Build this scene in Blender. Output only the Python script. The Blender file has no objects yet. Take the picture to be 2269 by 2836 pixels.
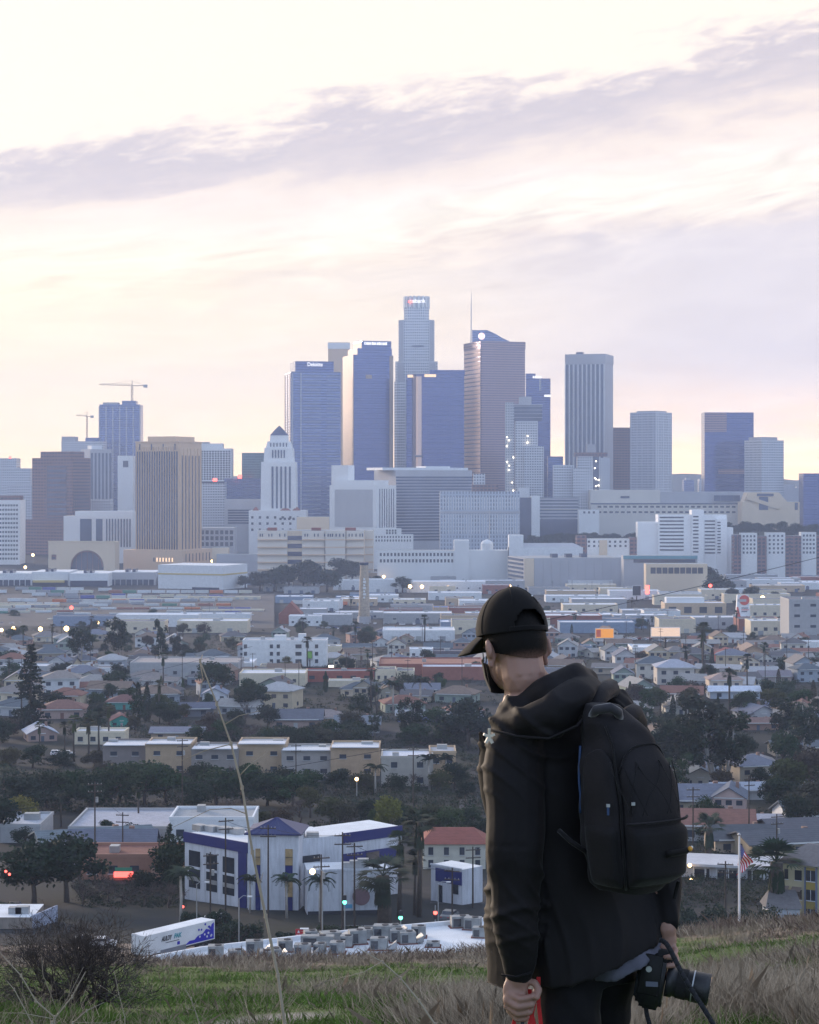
import bpy, bmesh, math, random
import numpy as np
from mathutils import Vector, Matrix, Euler, noise as mnoise
random.seed(7)
R = math.radians
SC = bpy.context.scene
COL = SC.collection
# ---------------------------------------------------------------- camera
F, CX, HY = 5800.0, 1134.5, 1330.0            # focal length and horizon in photograph pixels
cam_d = bpy.data.cameras.new('camera'); cam = bpy.data.objects.new('camera', cam_d); COL.objects.link(cam)
cam.location = (0, 0, 0); cam.rotation_euler = (R(90), 0, 0)
cam_d.sensor_fit = 'HORIZONTAL'; cam_d.sensor_width = 36.0; cam_d.lens = 36.0 * F / 2269.0
cam_d.shift_y = -(1418.0 - HY) / 2269.0
cam_d.clip_start = 0.1; cam_d.clip_end = 40000.0
SC.camera = cam
# ---------------------------------------------------------------- exposure
SC.view_settings.view_transform = 'Standard'; SC.view_settings.look = 'None'
SC.view_settings.exposure = 1.9; SC.view_settings.gamma = 1.0
SC.cycles.use_denoising = True
SC.cycles.max_bounces = 6; SC.cycles.diffuse_bounces = 2; SC.cycles.glossy_bounces = 2
SC.cycles.transmission_bounces = 2; SC.cycles.volume_bounces = 1; SC.cycles.transparent_max_bounces = 8
SC.cycles.caustics_reflective = False; SC.cycles.caustics_refractive = False
SC.cycles.sample_clamp_indirect = 6.0
# ---------------------------------------------------------------- node helper
class NT:
    def __init__(s, nt): s.nt = nt
    def n(s, kind, ins=None, **props):
        nd = s.nt.nodes.new('ShaderNode' + kind)
        for k, v in props.items(): setattr(nd, k, v)
        if ins:
            for k, v in ins.items():
                sk = nd.inputs[k]
                if isinstance(v, bpy.types.NodeSocket): s.nt.links.new(v, sk)
                elif isinstance(v, bpy.types.Node): s.nt.links.new(v.outputs[0], sk)
                else:
                    if sk.type == 'RGBA' and len(v) == 3: v = (*v, 1)
                    sk.default_value = v
        return nd
    def m(s, op, a, b=0.0, c=0.0, clamp=False):
        return s.n('Math', {0: a, 1: b, 2: c}, operation=op, use_clamp=clamp).outputs[0]
    def mix(s, fac, a, b, blend='MIX'):
        nd = s.nt.nodes.new('ShaderNodeMix'); nd.data_type = 'RGBA'; nd.blend_type = blend
        for k, v in ((0, fac), (6, a), (7, b)):
            if isinstance(v, bpy.types.NodeSocket): s.nt.links.new(v, nd.inputs[k])
            elif isinstance(v, bpy.types.Node): s.nt.links.new(v.outputs[0], nd.inputs[k])
            else: nd.inputs[k].default_value = (*v, 1) if k and len(v) == 3 else v
        return nd.outputs[2]
    def ramp(s, fac, stops, interp='LINEAR'):
        nd = s.n('ValToRGB', {0: fac}); e = nd.color_ramp.elements; nd.color_ramp.interpolation = interp
        while len(e) < len(stops): e.new(0.5)
        for el, (p, c) in zip(e, stops):
            el.position = p; el.color = (*c, 1) if len(c) == 3 else c
        return nd.outputs[0]
    def smooth(s, x, a, b):
        nd = s.n('MapRange', {0: x, 1: a, 2: b, 3: 0.0, 4: 1.0}, interpolation_type='SMOOTHSTEP', clamp=True)
        return nd.outputs[0]
# ---------------------------------------------------------------- world: dusk sky with cloud bands
SUN_AZ, SUN_EL = R(-38), R(9)                 # azimuth from the view direction (negative: towards the river side)
W = bpy.data.worlds.new('World'); SC.world = W; W.use_nodes = True
nt = W.node_tree; nt.nodes.clear(); g = NT(nt)
co = g.n('TexCoord').outputs['Generated']
sep = g.n('SeparateXYZ', {0: co}); sx, sy, sz = sep.outputs
az = g.m('ARCTAN2', sx, sy)
el = g.m('ARCSINE', sz)
sky = g.n('TexSky', sky_type='NISHITA', sun_disc=False, sun_elevation=SUN_EL, sun_rotation=SUN_AZ, altitude=100.0, air_density=1.0, dust_density=2.0, ozone_density=3.0)
# streaky cloud field in azimuth / elevation space, tilted like the photographed deck
tilt = g.m('SUBTRACT', el, g.m('MULTIPLY', g.m('MULTIPLY', az, 0.155), g.smooth(el, 0.03, 0.13)))
wv = g.n('CombineXYZ', {0: g.m('MULTIPLY', az, 9.0), 1: g.m('MULTIPLY', tilt, 38.0), 2: 0.3})
n1 = g.n('TexNoise', {'Vector': wv.outputs[0], 'Scale': 0.8, 'Detail': 5.0, 'Roughness': 0.58, 'Distortion': 0.5}).outputs[0]
wv2 = g.n('CombineXYZ', {0: g.m('MULTIPLY', az, 22.0), 1: g.m('MULTIPLY', tilt, 120.0), 2: 4.0})
n2 = g.n('TexNoise', {'Vector': wv2.outputs[0], 'Scale': 0.9, 'Detail': 4.0, 'Roughness': 0.6, 'Distortion': 0.9}).outputs[0]
wv4 = g.n('CombineXYZ', {0: g.m('MULTIPLY', az, 60.0), 1: g.m('MULTIPLY', tilt, 170.0), 2: 9.0})
n4 = g.n('TexNoise', {'Vector': wv4.outputs[0], 'Scale': 1.0, 'Detail': 4.0, 'Roughness': 0.65, 'Distortion': 0.4}).outputs[0]
wob = g.m('ADD', g.m('ADD', g.m('MULTIPLY', g.m('SUBTRACT', n1, 0.5), 0.060), g.m('MULTIPLY', g.m('SUBTRACT', n2, 0.5), 0.030)), g.m('MULTIPLY', g.m('MULTIPLY', g.m('SUBTRACT', n4, 0.5), 0.030), g.smooth(tilt, 0.13, 0.175)))
ee = g.m('ADD', tilt, wob)
CR, WH, LV, LD, PK, PE = (1.07, 1.00, 0.895), (1.09, 1.02, 0.93), (0.78, 0.71, 0.745), (0.655, 0.615, 0.69), (0.98, 0.87, 0.82), (2.3, 1.5, 0.85)
deck = g.ramp(g.m('MULTIPLY', ee, 2.0), [(0.0, PE), (0.03, (1.85, 1.33, 0.90)), (0.06, (1.42, 1.13, 0.92)), (0.10, (1.16, 1.0, 0.90)), (0.145, (1.02, 0.91, 0.86)), (0.19, (0.90, 0.825, 0.83)), (0.215, (1.0, 0.89, 0.83)), (0.235, WH),
    (0.265, (1.06, 0.97, 0.93)), (0.288, PK), (0.308, LV), (0.338, LD), (0.352, (0.80, 0.73, 0.76)), (0.364, (1.0, 0.91, 0.86)), (0.376, CR), (0.60, (1.0, 0.95, 0.90)), (0.85, (0.86, 0.88, 0.96))])
# thin bright streaks, the warm sun side and the lavender far side
stk = g.m('MULTIPLY', g.m('SUBTRACT', n2, 0.52), g.m('MULTIPLY', g.m('SUBTRACT', 1.0, g.smooth(ee, 0.12, 0.16)), 0.75))
stv = g.n('VectorMath', {0: (1.0, 0.93, 0.80)}, operation='SCALE'); g.nt.links.new(stk, stv.inputs[3])
deck = g.n('VectorMath', {0: deck, 1: stv.outputs[0]}, operation='ADD').outputs[0]
warm = g.n('MapRange', {0: az, 1: 0.20, 2: -0.24, 3: 0.0, 4: 1.0}, clamp=True).outputs[0]
deck = g.mix(g.m('MULTIPLY', warm, g.m('MULTIPLY', g.m('SUBTRACT', 1.0, g.smooth(el, 0.07, 0.14)), 0.7)), deck, (1.40, 1.19, 0.76))
deck = g.mix(g.m('MULTIPLY', g.smooth(az, -0.02, 0.16), g.m('MULTIPLY', g.m('SUBTRACT', 1.0, g.smooth(ee, 0.085, 0.118)), g.m('MULTIPLY', g.smooth(el, 0.03, 0.065), 0.68))), deck, (0.76, 0.73, 0.83))
deck = g.mix(g.m('MULTIPLY', g.m('MULTIPLY', g.smooth(n4, 0.50, 0.68), g.smooth(tilt, 0.158, 0.184)), 0.6), deck, (1.07, 0.98, 0.90))
wm = g.n('VectorMath', {0: deck, 1: (1.03, 0.985, 0.925)}, operation='MULTIPLY'); deck = wm.outputs[0]
# unseen cloud above and behind, added and tinted blue to lift the ambient light
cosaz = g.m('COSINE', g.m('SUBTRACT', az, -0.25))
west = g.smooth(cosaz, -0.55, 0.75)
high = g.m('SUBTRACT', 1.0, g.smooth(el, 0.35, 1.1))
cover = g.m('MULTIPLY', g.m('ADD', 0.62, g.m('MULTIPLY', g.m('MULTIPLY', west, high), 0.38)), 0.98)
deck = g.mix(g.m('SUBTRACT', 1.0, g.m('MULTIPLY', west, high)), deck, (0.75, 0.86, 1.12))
wv3 = g.n('CombineXYZ', {0: g.m('DIVIDE', sx, g.m('ADD', g.m('ABSOLUTE', sz), 0.12)), 1: g.m('DIVIDE', sy, g.m('ADD', g.m('ABSOLUTE', sz), 0.12)), 2: 1.0})
n3 = g.n('TexNoise', {'Vector': wv3.outputs[0], 'Scale': 1.1, 'Detail': 2.0, 'Roughness': 0.6}).outputs[0]
sc_ = g.n('VectorMath', {0: sky.outputs[0]}, operation='SCALE'); sc_.inputs[3].default_value = 0.15
eve = g.mix(g.m('MULTIPLY', g.smooth(n3, 0.45, 0.68), 0.45), sc_.outputs[0], (0.36, 0.42, 0.58))
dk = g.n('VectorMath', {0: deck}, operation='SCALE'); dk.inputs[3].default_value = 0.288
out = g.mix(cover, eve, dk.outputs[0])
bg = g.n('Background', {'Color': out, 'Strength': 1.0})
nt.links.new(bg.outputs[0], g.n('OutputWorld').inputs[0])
W.cycles.sampling_method = 'MANUAL'; W.cycles.sample_map_resolution = 512
# ---------------------------------------------------------------- sun, low and veiled by cloud
sd = bpy.data.lights.new('sun', 'SUN'); sun = bpy.data.objects.new('sun', sd); COL.objects.link(sun)
sd.energy = 1.4; sd.angle = R(14); sd.color = (1.0, 0.80, 0.62)
sdir = Vector((math.sin(SUN_AZ) * math.cos(SUN_EL), math.cos(SUN_AZ) * math.cos(SUN_EL), math.sin(SUN_EL)))
sun.rotation_euler = (-sdir).to_track_quat('-Z', 'Y').to_euler(); sun.location = (-200, 100, 400)
# ---------------------------------------------------------------- geometry helpers
class MB:
    """collects faces (with metre UVs) and links them as one mesh object"""
    def __init__(s): s.v = []; s.f = []; s.u = []; s.m = []
    def face(s, pts, uv=None, m=0):
        b = len(s.v); s.v += [tuple(p) for p in pts]; s.f.append(tuple(range(b, b + len(pts))))
        s.u += uv or [(0, 0)] * len(pts); s.m.append(m); return s
    def box(s, x0, x1, y0, y1, z0, z1, m=0, mt=None, bottom=False):
        mt = m if mt is None else mt
        def side(a, b, l): s.face([(a[0], a[1], z0), (b[0], b[1], z0), (b[0], b[1], z1), (a[0], a[1], z1)], [(0, 0), (l, 0), (l, z1 - z0), (0, z1 - z0)], m)
        side((x0, y0), (x1, y0), x1 - x0); side((x1, y0), (x1, y1), y1 - y0); side((x1, y1), (x0, y1), x1 - x0); side((x0, y1), (x0, y0), y1 - y0)
        s.face([(x0, y0, z1), (x1, y0, z1), (x1, y1, z1), (x0, y1, z1)], [(0, 0), (x1 - x0, 0), (x1 - x0, y1 - y0), (0, y1 - y0)], mt)
        if bottom: s.face([(x0, y1, z0), (x1, y1, z0), (x1, y0, z0), (x0, y0, z0)], None, m)
        return s
    def prism(s, p0, z0, p1, z1, m=0, mt=None, cap=True):
        n = len(p0); acc = 0.0
        for i in range(n):
            a, b, c, d = p0[i], p0[(i + 1) % n], p1[(i + 1) % n], p1[i]; l = math.dist(a, b)
            s.face([(*a, z0), (*b, z0), (*c, z1), (*d, z1)], [(acc, 0), (acc + l, 0), (acc + l, z1 - z0), (acc, z1 - z0)], m); acc += l
        if cap: s.face([(*p, z1) for p in p1], None, m if mt is None else mt)
        return s
    def cyl(s, c, r0, r1, z0, z1, n=12, m=0, cap=True):
        P = lambda r: [(c[0] + r * math.cos(2 * math.pi * i / n), c[1] + r * math.sin(2 * math.pi * i / n)) for i in range(n)]
        return s.prism(P(r0), z0, P(max(r1, 1e-3)), z1, m, cap=cap)
    def tube(s, pts, rad, n=6, m=0, cap=True):
        pts = [Vector(p) for p in pts]; k = len(pts); rad = [rad] * k if not hasattr(rad, '__len__') else rad
        rings = []; up = Vector((0, 0, 1)); prev = None
        for i in range(k):
            t = (pts[min(i + 1, k - 1)] - pts[max(i - 1, 0)]).normalized()
            if prev is None:
                a = t.cross(up if abs(t.z) < .95 else Vector((1, 0, 0))).normalized()
            else:
                a = (prev - t * prev.dot(t)).normalized()
            prev = a; b = t.cross(a)
            base = len(s.v); rings.append(base)
            for j in range(n):
                q = 2 * math.pi * j / n; p = pts[i] + (a * math.cos(q) + b * math.sin(q)) * rad[i]; s.v.append(tuple(p))
        for i in range(k - 1):
            for j in range(n):
                a, b = rings[i] + j, rings[i] + (j + 1) % n; c, d = rings[i + 1] + (j + 1) % n, rings[i + 1] + j
                s.f.append((a, b, c, d)); s.u += [(0, 0)] * 4; s.m.append(m)
        if cap:
            for r, o in ((rings[0], -1), (rings[-1], 1)):
                s.f.append(tuple(r + j for j in range(n))[::o]); s.u += [(0, 0)] * n; s.m.append(m)
        return s
    def bar(s, a, b, w, h=None, m=0):
        a, b = Vector(a), Vector(b); t = (b - a).normalized(); h = h or w
        x = t.cross(Vector((0, 0, 1)) if abs(t.z) < .95 else Vector((0, 1, 0))).normalized() * w / 2; y = x.cross(t).normalized() * h / 2
        P = [a - x - y, a + x - y, a + x + y, a - x + y, b - x - y, b + x - y, b + x + y, b - x + y]
        for q in ((0, 1, 5, 4), (1, 2, 6, 5), (2, 3, 7, 6), (3, 0, 4, 7), (3, 2, 1, 0), (4, 5, 6, 7)): s.face([P[i] for i in q], None, m)
        return s
    def mesh(s, name, mats, smooth=False):
        me = bpy.data.meshes.new(name); me.from_pydata(s.v, [], s.f)
        if s.u:
            ul = me.uv_layers.new(name='UVMap'); ul.data.foreach_set('uv', np.array(s.u, dtype=np.float32).ravel())
        mats = mats if isinstance(mats, (list, tuple)) else [mats]
        for m in mats: me.materials.append(m)
        if len(mats) > 1: me.polygons.foreach_set('material_index', np.array(s.m, dtype=np.int32))
        if smooth: me.polygons.foreach_set('use_smooth', np.ones(len(s.f), dtype=bool))
        me.update(); return me
    def build(s, name, mats, parent=None, loc=(0, 0, 0), rz=0.0, smooth=False, color=None):
        return put(s.mesh(name, mats, smooth), name, parent, loc, rz, color)
def put(me, name, parent=None, loc=(0, 0, 0), rz=0.0, color=None, scale=None):
    o = bpy.data.objects.new(name, me); COL.objects.link(o)
    if parent: o.parent = parent
    o.location = loc; o.rotation_euler = rz if hasattr(rz, '__len__') else (0, 0, rz)
    if color: o.color = (*color, 1)
    if scale: o.scale = scale if hasattr(scale, '__len__') else (scale,) * 3
    return o
THINGS = []
def tag(o, label, cat, group=None, kind=None, auto=False):
    if kind: o['kind'] = kind
    if label: o['label'] = label
    if cat: o['category'] = cat
    if group: o['group'] = group
    if not kind: THINGS.append((o, auto))
    return o
def root(name, label, cat, loc=(0, 0, 0), rz=0.0, group=None, auto=False):
    o = bpy.data.objects.new(name, None); COL.objects.link(o); o.location = loc; o.rotation_euler = (0, 0, rz); o.empty_display_size = 0.2
    return tag(o, label, cat, group, auto=auto)
def copy_tree(o, parent=None):
    c = o.copy(); COL.objects.link(c); c.parent = parent
    for ch in list(o.children): copy_tree(ch, c)
    return c
X_ = lambda px, Y: (px - CX) * Y / F
Z_ = lambda py, Y: (HY - py) * Y / F
# ---------------------------------------------------------------- terrain profile
PROF = [(-30, -1.5), (0, -1.55), (3, -1.72), (6, -2.10), (12, -3.4), (20, -5.2), (50, -11.75), (80, -18.2), (92, -22), (120, -36), (160, -56), (190, -63), (240, -65), (288, -66), (340, -70), (436, -73.2), (580, -80), (718, -83), (1000, -88),
        (1300, -98), (1630, -110), (2100, -112), (2500, -115), (2800, -110), (3000, -100), (3300, -85), (3700, -75), (4500, -75), (6800, -70)]
PY = np.array([p[0] for p in PROF], float); PZ = np.array([p[1] for p in PROF], float)
def gz(X, Y):
    z = float(np.interp(Y, PY, PZ))
    k = 1.0 if Y < 95 else max(0.0, 1 - (Y - 95) / 80)
    if k > 0 and Y > 2:
        q = min(1.0, (Y - 2) / 20) * k
        z += q * (0.018 * X + 0.10 * max(0, X - 3) + 0.06 * max(0, -X - 9))
        z += q * 0.22 * mnoise.noise((X * 0.16, Y * 0.10, 3.1)) + q * 0.07 * mnoise.noise((X * 0.6, Y * 0.5, 8.0))
    return z
_ys = np.concatenate([np.arange(200, 700, 2.0), np.arange(700, 5000, 10.0)]); _ps = HY - F * np.interp(_ys, PY, PZ) / _ys
def GY(py):                                   # distance at which the plain shows at photograph row py
    return float(np.interp(-py, -_ps, _ys))
# ---------------------------------------------------------------- materials
def mat(name):
    m = bpy.data.materials.new(name); m.use_nodes = True; m.node_tree.nodes.clear(); return m, NT(m.node_tree)
def fin(m, g, **ins):
    b = g.n('BsdfPrincipled', {k.replace('_', ' '): v for k, v in ins.items()})
    m.node_tree.links.new(b.outputs[0], g.n('OutputMaterial').inputs[0]); return m
def plain(name, col, rough=0.8, var=0.12, scale=0.6, metal=0.0, spec=0.4, coord='Object', bump=0.0, streak=0.0):
    """one material with blotchy wear so that no surface is flat"""
    m, g = mat(name); c = g.n('TexCoord').outputs[coord]
    n = g.n('TexNoise', {'Vector': c, 'Scale': scale, 'Detail': 5.0, 'Roughness': 0.62}).outputs[0]
    f = g.n('MapRange', {0: n, 1: 0.25, 2: 0.75, 3: 1 - var, 4: 1 + var}).outputs[0]
    if streak:
        sv = g.n('VectorMath', {0: c, 1: (1.0, 1.0, 0.12)}, operation='MULTIPLY').outputs[0]
        sn = g.n('TexNoise', {'Vector': sv, 'Scale': 1.6, 'Detail': 6.0, 'Roughness': 0.7}).outputs[0]; f = g.m('MULTIPLY', f, g.n('MapRange', {0: sn, 1: 0.42, 2: 0.70, 3: 1.0, 4: 1 - streak}).outputs[0])
    sc = g.n('VectorMath', {0: (*col,)}, operation='SCALE'); g.nt.links.new(f, sc.inputs[3])
    ins = dict(Base_Color=sc.outputs[0], Roughness=rough, Metallic=metal); ins['Specular_IOR_Level'] = spec
    if bump: ins['Normal'] = g.n('Bump', {'Height': n, 'Strength': bump, 'Distance': 0.05}).outputs[0]
    return fin(m, g, **ins)
def tinted(name, rough=0.85, var=0.15, scale=0.5, spec=0.3, streak=False, metal=0.0):
    """takes its colour from the object it is on"""
    m, g = mat(name); c = g.n('TexCoord').outputs['Object']
    n = g.n('TexNoise', {'Vector': c, 'Scale': scale, 'Detail': 5.0, 'Roughness': 0.62}).outputs[0]
    if streak:
        w = g.n('TexWave', {'Vector': c, 'Scale': 1.6, 'Distortion': 2.0, 'Detail': 2.0}, bands_direction='Z').outputs[0]
        n = g.m('ADD', g.m('MULTIPLY', n, 0.75), g.m('MULTIPLY', w, 0.25))
    f = g.n('MapRange', {0: n, 1: 0.25, 2: 0.75, 3: 1 - var, 4: 1 + var}).outputs[0]
    oc = g.n('ObjectInfo').outputs['Color']
    sc = g.n('VectorMath', {0: oc}, operation='SCALE'); g.nt.links.new(f, sc.inputs[3])
    return fin(m, g, Base_Color=sc.outputs[0], Roughness=rough, Metallic=metal, Specular_IOR_Level=spec)
def facade(name, wall, glass, du, dv, wf=0.6, hf=0.55, metal=0.0, grough=0.2, wrough=0.75, gm=0.3, var=0.35, wmetal=0.0):
    """wall with a grid of panes too small to pick apart; u and v are metres along the wall and up"""
    m, g = mat(name); uv = g.n('UVMap').outputs[0]; s = g.n('SeparateXYZ', {0: uv})
    cu, cv = g.m('DIVIDE', s.outputs[0], du), g.m('DIVIDE', s.outputs[1], dv)
    fu, fv = g.m('FRACT', cu), g.m('FRACT', cv)
    a = g.m('MULTIPLY', g.m('LESS_THAN', g.m('ABSOLUTE', g.m('SUBTRACT', fu, 0.5)), wf / 2), g.m('LESS_THAN', g.m('ABSOLUTE', g.m('SUBTRACT', fv, 0.5)), hf / 2))
    cell = g.n('CombineXYZ', {0: g.m('FLOOR', cu), 1: g.m('FLOOR', cv), 2: 0.0})
    wn = g.n('TexWhiteNoise', {'Vector': cell.outputs[0]}, noise_dimensions='3D').outputs[0]
    big = g.n('TexNoise', {'Vector': g.n('TexCoord').outputs['Object'], 'Scale': 0.03, 'Detail': 4.0}).outputs[0]
    gv = g.n('VectorMath', {0: glass}, operation='SCALE'); g.nt.links.new(g.m('ADD', 1 - var, g.m('MULTIPLY', wn, 2 * var)), gv.inputs[3])
    wv = g.n('VectorMath', {0: wall}, operation='SCALE'); g.nt.links.new(g.m('ADD', 0.85, g.m('MULTIPLY', big, 0.3)), wv.inputs[3])
    colr = g.mix(a, wv.outputs[0], gv.outputs[0])
    return fin(m, g, Base_Color=colr, Roughness=g.n('MapRange', {0: a, 1: 0.0, 2: 1.0, 3: wrough, 4: grough}).outputs[0],
               Metallic=g.n('MapRange', {0: a, 1: 0.0, 2: 1.0, 3: wmetal, 4: gm}).outputs[0], Specular_IOR_Level=0.5)
def emit(name, col, s):
    m, g = mat(name); e = g.n('Emission', {0: col, 1: s}); m.node_tree.links.new(e.outputs[0], g.n('OutputMaterial').inputs[0]); return m
M = {}
M['stucco'] = tinted('stucco'); M['roofing'] = tinted('roofing', 0.9, 0.22, 0.9, streak=True); M['paint'] = tinted('paint', 0.35, 0.06, 0.8, 0.5)
M['glass'] = plain('window_glass', (0.05, 0.06, 0.08), 0.12, 0.3, 0.4, spec=0.8)
M['trim'] = tinted('trim', 0.7, 0.08, 1.0)
M['dark'] = plain('dark_recess', (0.03, 0.032, 0.04), 0.7)
M['white'] = plain('white_paint', (0.68, 0.69, 0.70), 0.6, 0.12, 0.35)
M['conc'] = plain('concrete', (0.34, 0.34, 0.33), 0.85, 0.15, 0.2)
M['wood'] = plain('weathered_wood', (0.055, 0.042, 0.034), 0.9, 0.3, 3.0)
M['metal'] = plain('galvanised_metal', (0.38, 0.39, 0.40), 0.45, 0.15, 1.5, 0.6)
M['steel'] = plain('crane_steel', (0.35, 0.26, 0.20), 0.6, 0.1, 0.3)
M['asphalt'] = plain('asphalt', (0.055, 0.057, 0.062), 0.9, 0.25, 0.25)
M['lampglow'] = emit('lamp_glow', (1.0, 0.62, 0.25), 3.0); M['whiteglow'] = emit('white_glow', (1.0, 0.86, 0.62), 2.2)
M['redglow'] = emit('red_glow', (1.0, 0.09, 0.07), 1.6); M['greenglow'] = emit('green_glow', (0.12, 1.0, 0.55), 1.5)
M['signglow'] = emit('sign_glow', (0.95, 0.95, 1.0), 0.42); M['warmsign'] = emit('warm_sign_glow', (1.0, 0.70, 0.45), 0.40)
# ---------------------------------------------------------------- ground
def ground_mat():
    m, g = mat('ground_cover'); pos = g.n('NewGeometry').outputs['Position']; s = g.n('SeparateXYZ', {0: pos})
    a = g.n('TexNoise', {'Vector': pos, 'Scale': 0.35, 'Detail': 6.0, 'Roughness': 0.65}).outputs[0]
    b = g.n('TexNoise', {'Vector': pos, 'Scale': 0.09, 'Detail': 4.0, 'Roughness': 0.55, 'Distortion': 0.6}).outputs[0]
    dr = g.n('Attribute', attribute_name='dry').outputs['Fac']
    hill = g.mix(g.smooth(g.m('ADD', dr, g.m('MULTIPLY', g.m('SUBTRACT', b, 0.5), 0.9)), 0.38, 0.62), (0.045, 0.082, 0.016), (0.17, 0.135, 0.10))
    hill = g.mix(g.n('Attribute', attribute_name='path').outputs['Fac'], hill, (0.24, 0.22, 0.20))
    hill = g.mix(g.m('MULTIPLY', g.smooth(a, 0.55, 0.75), 0.6), hill, (0.22, 0.18, 0.14))
    c = g.n('TexNoise', {'Vector': pos, 'Scale': 0.02, 'Detail': 6.0, 'Roughness': 0.7}).outputs[0]
    city = g.ramp(c, [(0.30, (0.024, 0.028, 0.019)), (0.45, (0.036, 0.038, 0.034)), (0.58, (0.032, 0.034, 0.038)), (0.72, (0.07, 0.067, 0.063))])
    colr = g.mix(g.smooth(s.outputs[1], 165.0, 215.0), hill, city)
    return fin(m, g, Base_Color=colr, Roughness=0.95, Specular_IOR_Level=0.1, Normal=g.n('Bump', {'Height': a, 'Strength': 0.5, 'Distance': 0.15}).outputs[0])
def dryness(X, Y):
    """how dry the hillside grass is (0 green, 1 straw) and whether a gravel track crosses here"""
    if Y > 130 or Y < 1: return 0.6, 0.0
    u = X / max(Y, 1)
    d = 0.45 + 0.55 * mnoise.noise((X * .22, Y * .12, 1.7)) + 0.25 * mnoise.noise((X * .7, Y * .4, 5.0))
    d += 0.55 * max(0, min(1, (Y - 56) / 14)) if u < .13 else 0.55 * max(0, min(1, (Y - 45) / 14))
    if u < 0.0: d -= 0.30 * max(0, min(1, (62 - Y) / 10))
    if u > 0.02: d += 0.22 * max(0, min(1, (44 - Y) / 14))
    if u > 0.10: d -= 0.16 + 0.30 * max(0, 1 - abs(Y - 42 - 60 * (u - .15)) / 9)
    pth = max(0.0, 1 - abs(X - (-2.0 + (Y - 20) * .24)) / .45) if 15 < Y < 24 else 0.0
    return max(0, min(1, d)), min(1, pth * 2)
def ground():
    ys = [-12, -8, -4, 0, 2] + list(np.arange(3, 24, 1.0)) + list(np.arange(24, 100, 2.0)) + list(np.arange(100, 300, 10.0)) + list(np.arange(300, 1400, 50.0)) + list(np.arange(1400, 5000, 200.0)) + [5000, 5600, 6200, 6800]
    n = 121; v = []; f = []
    for y in ys:
        hw = 0.42 * (y + 26)
        for i in range(n):
            x = hw * (2 * i / (n - 1) - 1); v.append((x, y, gz(x, y)))
    for j in range(len(ys) - 1):
        for i in range(n - 1):
            a = j * n + i; f.append((a, a + 1, a + n + 1, a + n))
    me = bpy.data.meshes.new('ground'); A = [dryness(p[0], p[1]) for p in v]; me.from_pydata(v, [], f); me.materials.append(ground_mat()); me.polygons.foreach_set('use_smooth', np.ones(len(f), dtype=bool))
    for nm, k in (('dry', 0), ('path', 1)):
        at = me.attributes.new(nm, 'FLOAT', 'POINT'); at.data.foreach_set('value', np.array([q[k] for q in A], dtype=np.float32))
    tag(put(me, 'ground'), None, None, kind='structure')
ground()
def ridge(name, pts, Y, depth, m):
    mb = MB(); base = gz(0, Y) - 20; P = []
    for i in range(len(pts) - 1):
        (x0, y0), (x1, y1) = pts[i], pts[i + 1]; k = 8
        for j in range(k): t = j / k; P.append((x0 + (x1 - x0) * t, y0 + (y1 - y0) * t + 2.0 * mnoise.noise((i + t, Y * .01, 0)) * 3))
    P.append(pts[-1]); rows = []
    for px, py in P:
        x, z = X_(px, Y), Z_(py, Y); rows.append([(x, Y - depth, base), (x, Y - depth * .5, base + (z - base) * .6), (x, Y, z), (x, Y + depth, base)])
    for a, b in zip(rows, rows[1:]):
        for j in range(3): mb.face([a[j], b[j], b[j + 1], a[j + 1]])
    tag(mb.build(name, m, smooth=True), None, None, kind='structure')
M['ridge'] = plain('far_hillside', (0.06, 0.07, 0.06), 0.95, 0.3, 0.004)
ridge('hills', [(-900, 1322), (-300, 1318), (200, 1322), (700, 1318), (1300, 1322), (1700, 1314), (1880, 1312), (2000, 1316), (2200, 1330), (2700, 1320), (3200, 1324)], 6100, 500, M['ridge'])
# ---------------------------------------------------------------- haze
def haze():
    m, g = mat('haze_air'); v = g.n('VolumePrincipled', {'Color': (0.62, 0.73, 1.0), 'Density': HAZE, 'Anisotropy': 0.0})
    m.node_tree.links.new(v.outputs[0], g.n('OutputMaterial').inputs['Volume'])
    mb = MB(); mb.box(-3600, 3600, -40, 7000, -150, 345, bottom=True)
    tag(mb.build('haze', m), None, None, kind='stuff')
HAZE = 1.0e-4
haze()
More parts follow.
